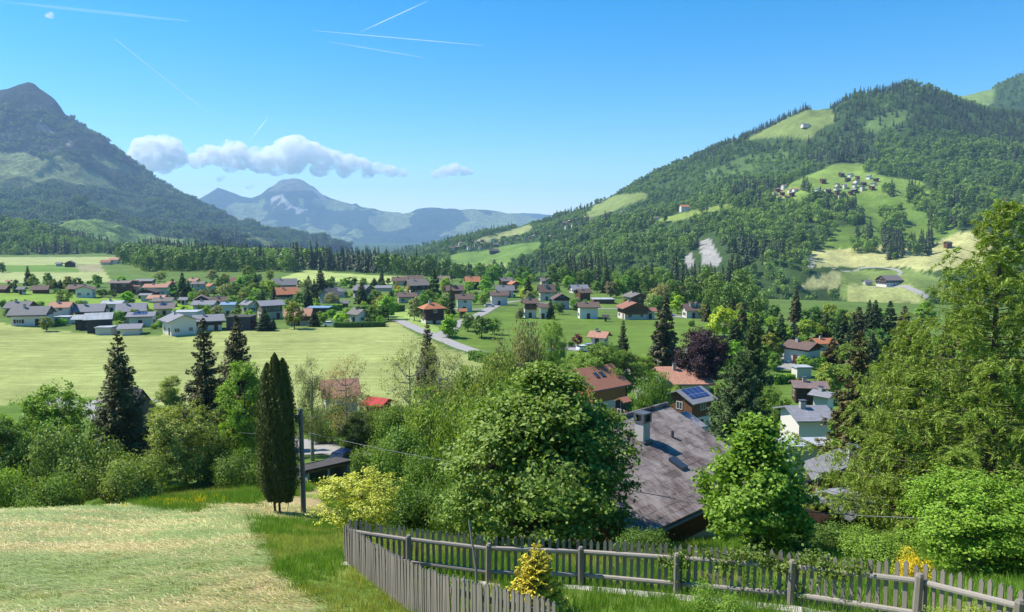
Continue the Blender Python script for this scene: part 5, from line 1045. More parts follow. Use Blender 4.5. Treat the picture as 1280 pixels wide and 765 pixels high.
def density_fill(n, poly, ylo, yhi, kinds):
    got = 0
    for tr_ in range(n * 14):
        if got >= n: break
        px, py = trng.uniform(*poly[0]), trng.uniform(*poly[1])
        if any(inpoly(np.array([px]), np.array([py]), q)[0] for q in LAWN): continue
        kd = kinds[trng.integers(len(kinds))]; Yd = hit(px, py)[1]; H = trng.uniform(*(dict(d=(4, 8.5), c=(7, 13), b=(1.6, 3), s=(5, 9))[kd[0]])); wd = H * dict(d=.85, c=.42, b=1.1, s=.2)[kd[0]]
        hp, wp = H / Yd * F_PX, wd / Yd * F_PX; bad = False; add = []
        for i, h in enumerate(HOUSES):
            if h['cy'] > 700 or abs((h['x0'] + h['x1']) / 2 - px) > 60: continue
            c = hit(px, py) if False else None
            if math.hypot(h['cx'] - ray(px, py)[0] * Yd, h['cy'] - Yd) < h['r'] * .75 + wd * .3: bad = True; break
            if h['cy'] > Yd:
                ox = max(0, min(px + wp / 2, h['x1']) - max(px - wp / 2, h['x0'])); oy = max(0, min(py, h['y1']) - max(py - hp, h['y0'])); ar = (h['x1'] - h['x0']) * (h['y1'] - h['y0']); f = ox * oy / ar; top = max(0, h['y0'] + .45 * (h['y1'] - h['y0']) - (py - hp)) * ox / ar
                if f > 0: add.append((i, f));
                if f + cov.get(i, 0) > .52 or top > .14: bad = True; break
        for q, wdt in ROADS[:3]:
            for (a0, b0) in q:
                if abs(a0 - px) < 8 and abs(b0 - py) < 4: bad = True
        if bad: continue
        for i, f in add: cov[i] = cov.get(i, 0) + f
        vtree(px, py, hp, wp, kd[0], kd[1]); got += 1
density_fill(80, [(0, 330), (354, 410)], 0, 0, [('d', 'mid'), ('d', 'bright'), ('b', 'mid'), ('d', 'deep'), ('b', 'bright'), ('b', 'deep'), ('d', 'olive'), ('c', 'fir')])
density_fill(140, [(300, 660), (348, 404)], 0, 0, [('d', 'mid'), ('d', 'bright'), ('b', 'mid'), ('d', 'deep'), ('b', 'bright'), ('d', 'olive'), ('c', 'fir'), ('d', 'silver'), ('b', 'lime')])
density_fill(85, [(640, 900), (345, 398)], 0, 0, [('d', 'mid'), ('d', 'bright'), ('b', 'bright'), ('d', 'deep'), ('c', 'fir'), ('d', 'silver'), ('d', 'lime')])
density_fill(90, [(880, 1240), (398, 500)], 0, 0, [('d', 'mid'), ('d', 'bright'), ('b', 'bright'), ('d', 'deep'), ('c', 'fir'), ('c', 'firbrown'), ('d', 'olive'), ('b', 'mid')])
# ---- hedges
def hedge(pts, w, h, colr, label, n=900, Y=None, ls=.3):
    P3 = [hit(*p) if Y is None else np.array([ray(p[0], 500)[0] * Y[i], Y[i], gz(ray(p[0], 500)[0] * Y[i], Y[i])]) for i, p in enumerate(pts)]; c0 = P3[0]; rg = np.random.default_rng(int(pts[0][0])); V = []; N = []
    tot = sum(np.linalg.norm(P3[i + 1] - P3[i]) for i in range(len(P3) - 1)); m = int(n * tot / 10)
    t = rg.uniform(0, len(P3) - 1, m); k = np.minimum(t.astype(int), len(P3) - 2); f = (t - k)[:, None]; A = np.array(P3); p = A[k] * (1 - f) + A[k + 1] * f; d = unit(A[k + 1] - A[k]); sd_ = np.stack([d[:, 1], -d[:, 0], 0 * d[:, 0]], 1)
    s = rg.uniform(-1, 1, m); u = rg.uniform(0, 1, m); face = rg.integers(0, 3, m); s = np.where(face == 0, -1, np.where(face == 1, 1, s)); u = np.where(face == 2, 1, u)
    p = p + sd_ * (s * w / 2)[:, None] + np.array([0, 0, 1.]) * (u * h)[:, None] + rg.normal(size=(m, 3)) * .07; nr = unit(sd_ * (np.where(face == 2, 0, s))[:, None] + np.array([0, 0, .4]) + (face == 2)[:, None] * np.array([0, 0, 1.]) + rg.normal(size=(m, 3)) * .35)
    sz = ls * rg.uniform(.6, 1.4, m); v, fc = leaves(p - c0, nr, rdir(rg, m), sz, sz * .8)
    o = link('hedge', mesh_np('hedge', v, fc, M_leaf), loc=tuple(c0)); o.color = (*MX[colr], 1); tag(o, label, 'hedge'); core = MB()
    for i in range(len(P3) - 1):
        a, b = P3[i] - c0, P3[i + 1] - c0; dd = unit((b - a)[None])[0]; q = np.array([dd[1], -dd[0], 0]) * (w / 2 - .12)
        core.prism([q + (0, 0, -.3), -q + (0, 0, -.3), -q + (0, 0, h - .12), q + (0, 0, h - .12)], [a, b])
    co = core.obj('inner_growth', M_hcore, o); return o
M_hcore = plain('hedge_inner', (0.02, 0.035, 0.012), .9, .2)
hedge([(446, 391), (475, 391), (503, 389)], 3.0, 2.6, 'mid', 'long tall clipped hedge in the middle of the village', 1500, ls=.4)
hedge([(406, 388), (428, 388)], 3.0, 2.4, 'bright', 'bright clipped hedge left of the garden shed', 1500, ls=.4)
hedge([(418, 409), (448, 409), (482, 408)], 2.0, 1.5, 'deep', 'low dark hedge along the top edge of the hay field', 1500, ls=.35)
hedge([(770, 520), (790, 508), (805, 494)], 2.2, 2.2, 'lime', 'yellow green clipped hedge right of the striped orange roof', 2500, Y=[84, 92, 102], ls=.22)
hedge([(945, 490), (985, 488)], 2.0, 2.4, 'lime', 'yellow topped hedge above the large pine', 2500, Y=[112, 112], ls=.25)
hedge([(590, 449), (612, 454), (640, 456)], 2.5, 2.0, 'mid', 'hedge below the road bend left of the green meadow', 1500, ls=.4)
hedge([(965, 462), (990, 464)], 1.6, 1.6, 'bright', 'short clipped hedge by the white box garage', 1500, Y=[140, 142], ls=.3)
# ---- roads
M_road = plain('asphalt', (0.30, 0.29, 0.28), .9, .10, .4)
def road(pts, w, name='road'):
    P3 = np.array([hit(*p) for p in pts]); seg = np.r_[0, np.cumsum(np.linalg.norm(np.diff(P3, axis=0), axis=1))]; n = max(8, int(seg[-1] / 1.2)); s = np.linspace(0, seg[-1], n)
    C = np.stack([np.interp(s, seg, P3[:, i]) for i in range(2)], 1)
    for _ in range(12): C[1:-1] = .25 * C[:-2] + .5 * C[1:-1] + .25 * C[2:]
    d = np.gradient(C, axis=0); d /= np.linalg.norm(d, axis=1)[:, None]; nr = np.stack([d[:, 1], -d[:, 0]], 1); m = 5; V = []
    for k in range(m):
        q = C + nr * (k / (m - 1) - .5) * w; V.append(np.c_[q, ground(q[:, 0], q[:, 1]) + .09])
    V = np.stack(V, 1).reshape(-1, 3); i = np.arange(n - 1)[:, None] * m + np.arange(m - 1)[None]; f = np.stack([i, i + 1, i + 1 + m, i + m], -1).reshape(-1, 4)
    o = link(name, mesh_np(name, V, f, M_road, smooth=True)); o['kind'] = 'structure'
for q, w in ROADS: road(q, w)
# ---- cars
M_tyre = plain('tyre', (0.02, 0.02, 0.02), .8, .1); M_lamp = plain('lamp_glass', (0.6, 0.6, 0.6), .2, .02)
def car(loc, rz, col, label):
    m, n, l, b = new_mat('car_paint'); setc(b, col); b.inputs['Roughness'].default_value = .35
    e = empty('parked_car', loc, rz); tag(e, label, 'car')
    pr = [(-2.1, .32), (-2.15, .75), (-1.95, .98), (-.75, 1.02), (1.0, 1.0), (1.9, .86), (2.12, .62), (2.1, .3)]
    MB().prism([(x, -.86, z) for x, z in pr], [(0, 0, 0), (0, 1.72, 0)]).obj('body', m, e)
    cb = [(-1.85, .99), (-1.45, 1.42), (.25, 1.46), (1.05, 1.01)]
    MB().prism([(x, -.72, z) for x, z in cb], [(0, 0, 0), (0, 1.44, 0)]).obj('window', M_glass, e); MB().box(-1.4, .22, -.66, .66, 1.44, 1.49).obj('roof', m, e)
    for sx in (-1.32, 1.3):
        for sy in (-.8, .8): w = MB().tube([(sx, sy - .11, .31), (sx, sy + .11, .31)], .31, 14).obj('wheel', M_tyre, e); MB().tube([(sx, sy - .12, .31), (sx, sy + .12, .31)], .17, 10).obj('rim', M_trim, w)
    for sy in (-.6, .6): MB().box(2.05, 2.14, sy - .16, sy + .16, .6, .74).obj('headlight', M_lamp, e)
def car_at(px, py, deg, col, label): c = hit(px, py); car((c[0], c[1], c[2] + .1), R(deg), col, label)
car_at(413, 408, 5, (.75, .75, .76), 'white car parked at the low hedge by the hay field'); car_at(738, 437, 30, (.25, .25, .45), 'dark blue car on the parking place by the maroon tree'); car_at(731, 439, 25, (.7, .7, .72), 'white car beside the blue one on the parking place')
car_at(432, 580, 70, (.02, .05, .16), 'dark blue car behind the old open garage'); car_at(612, 384, 10, (.5, .5, .5), 'silver car on the driveway end in the village')

# ================================================================ NEAR TREES
def put(kind, pair, ph, pr, px, Y, ytop, wpx, colr, label, cat='tree', pn=('trunk', 'crown'), rz=None, ybase=None, zoff=0):
    a = ray(px, 560 if Y < 60 else 480)[0]; z = gz(a * Y, Y) + zoff; H = P(px, ytop, Y)[2] - z; s = wpx / F_PX * Y / 2 / pr
    col = MX[colr] if isinstance(colr, str) else colr
    return plant(kind, pair, (a * Y, Y, z), (px * .7) % 6.28 if rz is None else rz, (s, s, H / ph), col, label, cat, None, pn)
SP1 = conifer('spruce_a', 11, 18, 3.4, levels=50, nb=8, per=190, ls=.19, hang=.7, droop=.5, wid=.55, thick=.45, gap=.06, ragged=.38, powr=.68); SP2 = conifer('spruce_b', 12, 18, 3.2, levels=48, nb=7, per=170, ls=.20, gap=.08, hang=.65, thick=.45, droop=.45, ragged=.42, powr=.68)
D1 = decid('maple_a', 21, 12, 5.0, base=.08, nlobe=18, nclump=420, per=55, ls=.20, cr=.10); D2 = decid('hazel_a', 22, 9, 4.4, base=.04, nlobe=16, nclump=380, per=50, ls=.17, cr=.11, open_=.1, asp=.7); D3 = decid('ash_a', 23, 14, 4.6, base=.06, nlobe=20, nclump=420, per=50, ls=.19, cr=.10, taper=.3)
D4 = decid('sparse_a', 24, 12, 4.4, base=.12, nlobe=20, nclump=320, per=20, ls=.15, cr=.13, open_=.1, bark=M_barkpale); BR = decid('birch_a', 25, 14, 3.2, base=.14, nlobe=16, nclump=300, per=46, ls=.13, cr=.12, droop=.42, asp=.5, bark=M_barkpale)
B1 = bush_mesh('bush_a', 31, 4.2, 3.2, 15000, .15); B2 = bush_mesh('bush_b', 32, 3.6, 3.2, 15000, .15, 11)
N_ = put
N_('maple_tree', D1, 12, 4.6, 55, 62, 474, 112, (.11, .215, .03), 'big round leafy tree at the left edge, left of the dark spruce')
N_('maple_tree', D1, 12, 4.6, 8, 56, 512, 90, 'deep', 'dark green leafy tree cut by the left edge of the photo', rz=2)
N_('maple_tree', D3, 14, 4.4, -22, 60, 500, 70, 'mid', 'leafy tree mostly outside the left edge', rz=1)
N_('spruce_tree', SP1, 18, 3.0, 150, 64, 415, 74, (.06, .075, .03), 'tall dark spruce with drooping branches standing alone left of the chapel')
N_('willow_bush', B1, 4, 3.1, 92, 54, 543, 92, (.10, .17, .05), 'large blue green willow bush below the round leafy tree', 'shrub', ('stem', 'foliage'))
N_('willow_bush', B2, 3.4, 3.1, 152, 52, 576, 84, (.12, .19, .05), 'light green bush at the foot of the dark spruce', 'shrub', ('stem', 'foliage'))
N_('willow_bush', B1, 4, 3.1, 8, 50, 588, 60, (.13, .23, .04), 'light green bush in the lower left corner of the tree group', 'shrub', ('stem', 'foliage'), rz=4)
N_('willow_bush', B2, 3.4, 3.1, 58, 49, 600, 70, (.09, .17, .035), 'dark leafy bush right behind the mown hay crest on the left', 'shrub', ('stem', 'foliage'), rz=1)
N_('low_bush', B2, 3.4, 3.1, 115, 44, 626, 24, (.11, .21, .03), 'tiny round bush on the crest of the mown hay', 'shrub', ('stem', 'foliage'), rz=2)
N_('hazel_tree', D2, 9, 4.0, 226, 60, 498, 90, (.155, .215, .06), 'olive green hazel tree right of the dark spruce')
N_('hazel_tree', D2, 9, 4.0, 190, 57, 560, 40, (.12, .19, .05), 'small leafy tree tucked between the dark spruce and the hazel', rz=3)
N_('ash_tree', D3, 14, 4.3, 212, 88, 462, 46, (.15, .22, .06), 'pale green tree behind the hazel, left of two spruces')
N_('spruce_tree', SP2, 18, 2.8, 257, 80, 396, 58, (.055, .062, .028), 'left one of the two brownish spruces in front of the hay field', rz=.5)
N_('spruce_tree', SP1, 18, 2.9, 298, 84, 392, 56, (.06, .066, .03), 'right one of the two brownish spruces in front of the hay field', rz=2.4)
N_('ash_tree', D3, 14, 4.3, 304, 64, 438, 72, (.125, .235, .035), 'tall fresh green ash tree just left of the cypress')
N_('ash_tree', D1, 12, 4.6, 268, 66, 505, 40, (.05, .08, .03), 'dark shrubby tree between hazel and ash', rz=.3)
TH = column('thuja', 35, 10, 1.45); N_('cypress_tree', TH, 10, 1.72, 347, 44, 442, 55, (.045, .066, .015), 'dense dark columnar cypress beside the wooden utility pole', rz=0)
N_('birch_tree', BR, 14, 3.0, 388, 74, 430, 46, (.12, .16, .07), 'weeping grey green birch right behind the cypress')
N_('birch_tree', BR, 14, 3.0, 345, 78, 440, 44, (.11, .15, .06), 'grey green birch hidden mostly behind the cypress', rz=3)
N_('copper_tree', D4, 12, 4.0, 432, 80, 440, 66, (.21, .19, .10), 'thin tree with sparse pinkish leaves in front of the salmon roof')
N_('cherry_tree', D1, 12, 4.6, 446, 74, 512, 44, (.06, .10, .03), 'dark leafy tree in front of the red roof', rz=1.2)
N_('poplar_tree', D4, 12, 4.0, 512, 76, 416, 72, (.17, .21, .09), 'tall airy tree with grey green leaves right of the red roof', rz=.8)
N_('poplar_tree', D4, 12, 4.0, 552, 80, 424, 62, (.15, .19, .08), 'second airy tree leaning right of the tall one', rz=2.8)
N_('spruce_tree', SP2, 18, 2.8, 535, 128, 402, 30, (.07, .06, .035), 'brown topped spruce rising behind the airy trees by the road')
for i, (px, Y, yt, w, c, lb) in enumerate([(410, 88, 512, 60, (.07, .13, .03), 'dark bush row behind the grey road'), (452, 84, 520, 60, (.08, .15, .03), 'green bush right of the dark row behind the road'), (505, 74, 514, 60, (.09, .17, .03), 'leafy bush below the red roofed house'), (545, 64, 495, 90, (.13, .21, .045), 'broad light green bush in the middle of the tree belt'),
    (600, 74, 470, 66, (.13, .19, .05), 'olive bush left of the big leafy tree top'), (590, 56, 510, 70, (.12, .20, .04), 'fresh green bush touching the left of the big tree'), (500, 56, 545, 80, (.08, .16, .03), 'dark green bush above the yellow green tree'), (545, 42, 566, 70, (.075, .145, .028), 'rounded deep green bush between salmon roof and fence'), (590, 38, 600, 70, (.075, .15, .03), 'deep green bush low behind the fence left of the big tree'),
    (510, 38, 606, 80, (.07, .14, .028), 'dark bush behind the left corner of the fence'), (470, 62, 552, 56, (.10, .18, .035), 'small bush right of the old garage'), (655, 98, 412, 54, (.14, .16, .09), 'grey leafed bushy tree above the big leafy tree'), (618, 100, 452, 44, (.13, .19, .05), 'light bushy tree by the road left of the grey leafed one'), (640, 60, 480, 60, (.11, .19, .035), 'bush rising behind the big leafy tree'), (500, 98, 506, 30, (.08, .15, .03), 'small bush at the wall of the red roofed house')]):
    N_('leafy_bush', (B1, B2)[i % 2], (4.0, 3.4)[i % 2], 3.1, px, Y, yt, w, c, lb, 'shrub', ('stem', 'foliage'), rz=i * 1.1)
N_('young_tree', D2, 9, 4.0, 690, 140, 394, 34, (.13, .23, .05), 'young light green tree on the slope of the green meadow')
for i, (px, Y, yt, w, c, lb) in enumerate([(748, 122, 424, 66, (.11, .20, .04), 'broad willow behind the striped orange roof'), (783, 124, 432, 50, (.10, .18, .035), 'willow right of the broad one behind the striped roof'), (722, 128, 438, 46, (.10, .19, .035), 'willow left of the broad one behind the striped roof'), (806, 128, 440, 40, (.12, .22, .035), 'light willow left of the tall spruce')]):
    N_('willow_tree', (D1, D3)[i % 2], (12, 14)[i % 2], 4.5, px, Y, yt, w, c, lb, rz=i)
N_('spruce_tree', SP2, 18, 2.8, 778, 150, 400, 20, (.035, .055, .025), 'small slender spruce on the lower edge of the green meadow', rz=4)
N_('maroon_bush', B1, 4, 3.1, 792, 150, 444, 20, 'maroon', 'maroon bush behind the dark shed', 'shrub', ('stem', 'foliage')); N_('maroon_bush', B2, 3.4, 3.1, 820, 158, 444, 26, 'maroon', 'wide maroon bush at the foot of the tall spruce', 'shrub', ('stem', 'foliage'))
CB = decid('beech', 59, 12, 5.0, base=.02, nlobe=18, nclump=460, per=55, ls=.24, cr=.12, core=.2)
N_('copper_beech', CB, 12, 4.6, 878, 132, 408, 66, (.032, .020, .036), 'round dark purple copper beech right of the tall spruce', rz=1)
N_('round_bush', B1, 4, 3.0, 814, 90, 470, 38, (.10, .19, .035), 'round green bush between the two solar roofs and the striped roof', 'shrub', ('stem', 'foliage'))
N_('garden_tree', D2, 9, 4.0, 846, 112, 480, 30, (.15, .24, .05), 'airy light shrub against the long salmon roof')
PN = conifer('pine_a', 15, 14, 4.6, levels=36, nb=10, per=260, ls=.17, hang=.2, droop=.1, uplift=.25, wid=.5, thick=.4, powr=.6)
N_('pine_tree', PN, 14, 4.2, 925, 60, 438, 96, (.045, .085, .035), 'big dark pine with upturned branches right of the old brown roof')
N_('spruce_tree', SP1, 18, 3.0, 941, 108, 388, 48, (.04, .075, .022), 'pointed dark spruce rising behind the big pine', rz=3)
N_('spruce_tree', SP2, 18, 2.8, 1068, 50, 412, 84, (.07, .07, .03), 'wide brownish spruce between the corrugated roof and the larch', rz=1)
N_('garden_tree', D1, 12, 4.6, 968, 88, 478, 46, (.10, .19, .035), 'leafy garden tree behind the corrugated roof', rz=2)
BIG = decid('whitebeam', 51, 9, 4.6, base=.0, nlobe=36, nclump=1700, per=50, ls=.115, cr=.07, flat=.85, asp=.7, core=.05, taper=.7)
N_('whitebeam_tree', BIG, 9, 4.3, 680, 27.5, 433, 316, (.105, .18, .042), 'huge leafy tree right behind the picket fence in the middle of the photo', rz=0)
MP = decid('young_maple', 52, 7, 2.6, base=.0, nlobe=24, nclump=800, per=44, ls=.105, cr=.085, asp=.85, taper=.95, core=.06)
N_('maple_tree', MP, 7, 2.35, 946, 24, 494, 186, (.105, .205, .032), 'fresh green pointed young maple behind the fence', rz=1)
YT = decid('yellow_tree', 53, 5, 2.2, base=.05, nlobe=16, nclump=330, per=34, ls=.10, cr=.11, open_=.12, asp=.6)
N_('apple_tree', YT, 5, 2.0, 447, 30, 583, 104, (.30, .36, .08), 'yellow green small tree at the left corner of the picket fence', rz=.4)
LR = larch('larch_a', 55, 16, 6.6, nbr=230, twigs=32, per=30, ls=.058, hangl=1.35, powr=.95)
N_('larch_tree', LR, 16, 5.9, 1236, 29, 247, 450, (.125, .20, .042), 'giant light green larch with drooping twigs on the right edge', rz=0)
LR2 = larch('larch_b', 56, 11, 3.8, nbr=150, twigs=30, per=26, ls=.06, hangl=1.1)
N_('larch_tree', LR2, 11, 3.3, 1130, 33, 400, 170, (.12, .19, .04), 'smaller larch left of the giant one', rz=2)
BB = decid('bright_bush_a', 57, 5, 2.4, base=.0, nlobe=24, nclump=700, per=44, ls=.075, cr=.10, asp=.7, core=.05)
N_('bright_bush', BB, 5, 2.1, 1238, 18.5, 588, 190, (.115, .225, .03), 'bright green leafy bush below the giant larch', 'shrub', ('stem', 'foliage'), rz=3)
N_('bright_bush', B1, 4, 3.0, 1110, 21, 668, 90, (.11, .20, .035), 'low green bush right behind the fence left of the bright one', 'shrub', ('stem', 'foliage'), rz=3)
N_('flowering_shrub', bush_mesh('bloom', 58, 1.6, 1.2, 6000, .06), 1.5, 1.15, 1143, 16.4, 690, 44, (.42, .38, .03), 'yellow flowering shrub behind the pickets on the right', 'shrub', ('stem', 'foliage'))
N_('leafy_bush', B2, 3.4, 3.1, 812, 22, 668, 70, (.06, .12, .025), 'dark low bush behind the fence at the right foot of the big tree', 'shrub', ('stem', 'foliage'), rz=1)
N_('leafy_bush', B1, 3.9, 3.1, 1020, 26, 660, 90, (.06, .12, .025), 'dark shrub behind the fence right of the young maple', 'shrub', ('stem', 'foliage'), rz=5)

for i, (px, Y, yt, w, c, lb) in enumerate([(262, 60, 560, 56, (.07, .13, .03), 'dark bush at the foot of the hazel tree'), (300, 58, 568, 60, (.08, .15, .03), 'dark bush under the ash tree left of the cypress'), (565, 45, 585, 110, (.08, .15, .03), 'deep green bush under the salmon roof in the bushes'), (600, 33, 620, 90, (.075, .14, .028), 'dense bush hugging the lower left of the big tree'), (640, 78, 452, 70, (.12, .18, .045), 'leafy crown showing just above the big tree on its left'), (474, 84, 512, 50, (.10, .17, .035), 'bush between the thin tree and the airy trees'),
    (575, 88, 462, 60, (.11, .18, .04), 'mid green bush right of the airy trees'), (120, 68, 520, 60, (.06, .11, .028), 'dark bush filling the gap left of the dark spruce'), (185, 70, 535, 50, (.08, .14, .035), 'shadowed bush right below the chapel'), (1085, 60, 500, 80, (.09, .13, .035), 'olive bush behind the brownish spruce'), (1180, 52, 470, 150, (.08, .13, .03), 'broad bush behind the giant larch'), (1290, 48, 440, 150, (.075, .125, .03), 'broad dark bush behind the larch at the right edge')]):
    N_('leafy_bush', (B1, B2)[i % 2], (4.0, 3.4)[i % 2], 3.1, px, Y, yt, w, c, lb, 'shrub', ('stem', 'foliage'), rz=i * 1.7 + .4)
# ================================================================ OLD HOUSE WITH THE BIG WEATHERED ROOF
def old_house():
    m = roof_mat('roof_old_tiles', (0.20, 0.155, 0.145), (0.095, 0.075, 0.072), tw=.25, th=.36, gap=.2, patch=(0.42, 0.38, 0.36), pscale=.9); TI['old'] = m
    u = np.array([math.cos(R(43)), math.sin(R(43))]); P2 = P(834, 506, 40.8); t = math.tan(R(21)); Wd = 11.2; ov, gv = .9, .9; L = 9.6; rgz = P2[2] - .2
    c = P2[:2] - u * (L / 2 + gv); z0 = gz(c[0], c[1]) - .4; rg = rgz - z0; h = rg - t * Wd / 2
    e = empty('old_house', (c[0], c[1], z0), R(43)); tag(e, 'old house with a large weathered brown tile roof and tall chimney behind the fence', 'house')
    f = np.array([-c[0], -c[1]]) / np.linalg.norm(c); fl = (f[0] * math.cos(R(43)) + f[1] * math.sin(R(43)), -f[0] * math.sin(R(43)) + f[1] * math.cos(R(43)))
    build_house(e, L, Wd, h, 21, 'old', 'cream', 'wood', ov=ov, gv=gv, facing=fl, chim=0, sky_=0, split=2.4, shut=1)
    ro = [o for o in e.children if o.name.startswith('roof')][0]
    hw = Wd / 2; sl = lambda y: rg - abs(y) * t + .22
    # chimney: white rendered stack, dark slotted top
    cx, cy = .95, -1.8; ch = MB().box(cx - .29, cx + .29, cy - .27, cy + .27, sl(cy) - .6, sl(0) + .2); co = ch.obj('chimney', plain('chimney_render', (0.5, 0.48, 0.45), .9, .2, 3), ro); zt = sl(0) + .2
    cp = MB().box(cx - .34, cx + .34, cy - .32, cy + .32, zt, zt + .07).box(cx - .34, cx + .34, cy - .32, cy + .32, zt + .42, zt + .50)
    for a in (-.27, .27):
        for b_ in (-.25, .25): cp.box(cx + a - .07, cx + a + .07, cy + b_ - .07, cy + b_ + .07, zt + .07, zt + .42)
    cp.box(cx - .2, cx + .2, cy - .18, cy + .18, zt + .07, zt + .36); cp.obj('chimney_cap', M_trim, co)
    MB().box(cx - .38, cx + .38, cy - .42, cy + .36, sl(cy - .32) - .02, sl(cy - .32) + .08).obj('flashing', M_trim, co)
    def onroof(x0, x1, y0, y1, lo, hi, nm, mt):
        MB().add([(x0, y0, sl(y0) + lo), (x1, y0, sl(y0) + lo), (x1, y1, sl(y1) + lo), (x0, y1, sl(y1) + lo), (x0, y0, sl(y0) + hi), (x1, y0, sl(y0) + hi), (x1, y1, sl(y1) + hi), (x0, y1, sl(y1) + hi)],
                 [(0, 3, 2, 1), (4, 5, 6, 7), (0, 1, 5, 4), (1, 2, 6, 5), (2, 3, 7, 6), (3, 0, 4, 7)]).obj(nm, mt, ro)
    onroof(.7, 1.2, -4.4, -3.6, 0, .14, 'skylight', M_glass)
    MB().tube([(2.9, -2.3, sl(-2.3) - .1), (2.9, -2.3, sl(-2.3) + .35)], .09, 8).obj('vent_pipe', M_trim, ro)
    MB().tube([(-L / 2 - gv, 0, rg + .26), (L / 2 + gv, 0, rg + .26)], .13, 8).obj('ridge_tiles', m, ro)
    HOUSES.append(dict(x0=760, x1=950, y0=505, y1=650, cx=c[0], cy=c[1], short='', r=8, e=e))
old_house()
# ================================================================ CHAPEL
def chapel():
    Y = 100; a = ray(166, 500)[0]; z = gz(a * Y, Y); e = empty('chapel', (a * Y, Y, z), R(-38)); e.scale = (.68, .68, .8); tag(e, 'small chapel with dark roof and thin pointed turret behind the dark spruce', 'chapel')
    h = 4.3; hw, hl, rg = 2.9, 4.4, 8.2
    MB().prism([(0, -hw, -2), (0, hw, -2), (0, hw, h), (0, 0, rg - .2), (0, -hw, h)], [(-hl, 0, 0), (hl, 0, 0)]).obj('wall', WA['brown'], e)
    rb = MB()
    for s in (-1, 1): rb.prism([(0, s * (hw + .45), h - .55), (0, 0, rg), (0, 0, rg + .22), (0, s * (hw + .5), h - .4)], [(-hl - .35, 0, 0), (hl + .35, 0, 0)])
    ro = rb.obj('roof', TI['dark'], e); tb = MB().box(-hl + .3, -hl + 1.5, -.6, .6, rg - 1, rg + 1.3); to = tb.obj('turret', WA['charcoal'], e)
    sp = MB(); x = -hl + .9; R4 = [(1, 1), (-1, 1), (-1, -1), (1, -1)]
    for (r0, z0, r1, z1) in ((.95, 1.3, .42, 2.0), (.42, 2.0, .03, 4.6)): sp.add([(x + p * r0, q * r0, rg + z0) for p, q in R4] + [(x + p * r1, q * r1, rg + z1) for p, q in R4], [(0, 1, 5, 4), (1, 2, 6, 5), (2, 3, 7, 6), (3, 0, 4, 7), (3, 2, 1, 0), (4, 5, 6, 7)])
    so = sp.obj('spire', TI['dark'], to); MB().box(x - .03, x + .03, -.03, .03, rg + 4.55, rg + 5.6).box(x - .03, x + .03, -.22, .22, rg + 5.15, rg + 5.22).obj('cross', M_trim, so)
    for k in (-2, 0, 2): MB().box(k - .3, k + .3, -hw - .04, -hw - .005, 1.5, 3.2).obj('window', M_glass, e)
    MB().box(hl + .005, hl + .06, -.6, .6, 0, 2.3).obj('door', WA['wood'], e)
chapel()
# ================================================================ OLD OPEN GARAGE BELOW THE POLE
def old_garage():
    Y = 61; c = P(402, 590, Y); z = gz(c[0], Y); e = empty('open_garage', (c[0], Y, z - .5), R(40)); e.scale = (.85, .85, .85); tag(e, 'old open fronted garage with a slanting dark roof right of the utility pole', 'garage')
    L, D, h0, h1 = 4.6, 3.0, 1.9, 2.5; hx = L / 2
    w = MB().box(-hx, hx, D / 2 - .12, D / 2, -1, h0).box(-hx, -hx + .15, -D / 2, D / 2 - .121, -1, h0).box(hx - .15, hx, -D / 2, D / 2 - .121, -1, h0); w.obj('wall', WA['grey'], e)
    for k in (-1, 0, 1):
        x = k * (hx - .12); MB().box(x - .1, x + .1, -D / 2 - .201, -D / 2 - .001, -1, h0 + .25).obj('pillar', WA['grey'], e)
    MB().box(-hx, hx, -D / 2 - .19, -D / 2 - .02, h0 + .26, h0 + .5).obj('beam', WA['brown'], e)
    MB().prism([(0, -D / 2 - .5, h1 + .05), (0, D / 2 + .3, h0 + .02), (0, D / 2 + .3, h0 + .14), (0, -D / 2 - .5, h1 + .17)], [(-hx - .3, 0, 0), (hx + .3, 0, 0)]).obj('roof', TI['dark'], e)
old_garage()
# ================================================================ UTILITY POLE, CABLE
M_pole = wood_mat('pole_wood', (0.27, 0.25, 0.22), (8, 8, .6)); M_wire = plain('wire', (0.16, 0.16, 0.16), .6, .05)
pz = gz(*(ray(377, 560)[0] * np.array([45, 0]) + np.array([0, 45]))); pe = empty('utility_pole', (ray(377, 560)[0] * 45, 45, pz)); tag(pe, 'grey wooden utility pole standing right beside the columnar cypress', 'utility pole')
PT = P(377, 513, 45)[2] - pz
MB().tube([(0, 0, -1), (0, 0, PT * .5), (0, 0, PT)], [.18, .165, .15], 12).obj('pole', M_pole, pe, smooth=False)
MB().tube([(0, 0, PT + .001), (0, 0, PT + .12)], [.15, .08], 12).obj('cap', M_trim, pe)
MB().box(-.34, -.13, -.1, .1, PT - .75, PT - .25).obj('junction_box', M_conc, pe)
MB().tube([(-.12, 0, PT * .78), (-.7, -.25, PT * .3), (-.98, -.35, 0)], .022, 6).obj('guy_wire', M_wire, pe)
for zz in (.93, .8): MB().tube([(.1, 0, PT * zz), (.28, 0, PT * zz), (.28, 0, PT * zz + .12)], .03, 6).obj('insulator', M_trim, pe)
A0 = np.array([ray(377, 560)[0] * 45 + .15, 45, pz + PT * .80]); mid = [P(470, 560, 41), P(560, 577, 37.5), P(720, 600, 32), P(880, 630, 27), P(1080, 645, 23), P(1280, 653, 20), P(1480, 655, 17.5)]
cb = MB().tube([(0, 0, 0)] + [tuple(p - A0) for p in mid], .017, 6); o = cb.obj('overhead_cable', M_wire, loc=tuple(A0), smooth=True); tag(o, 'thin overhead cable running from the utility pole to the right edge', 'cable')
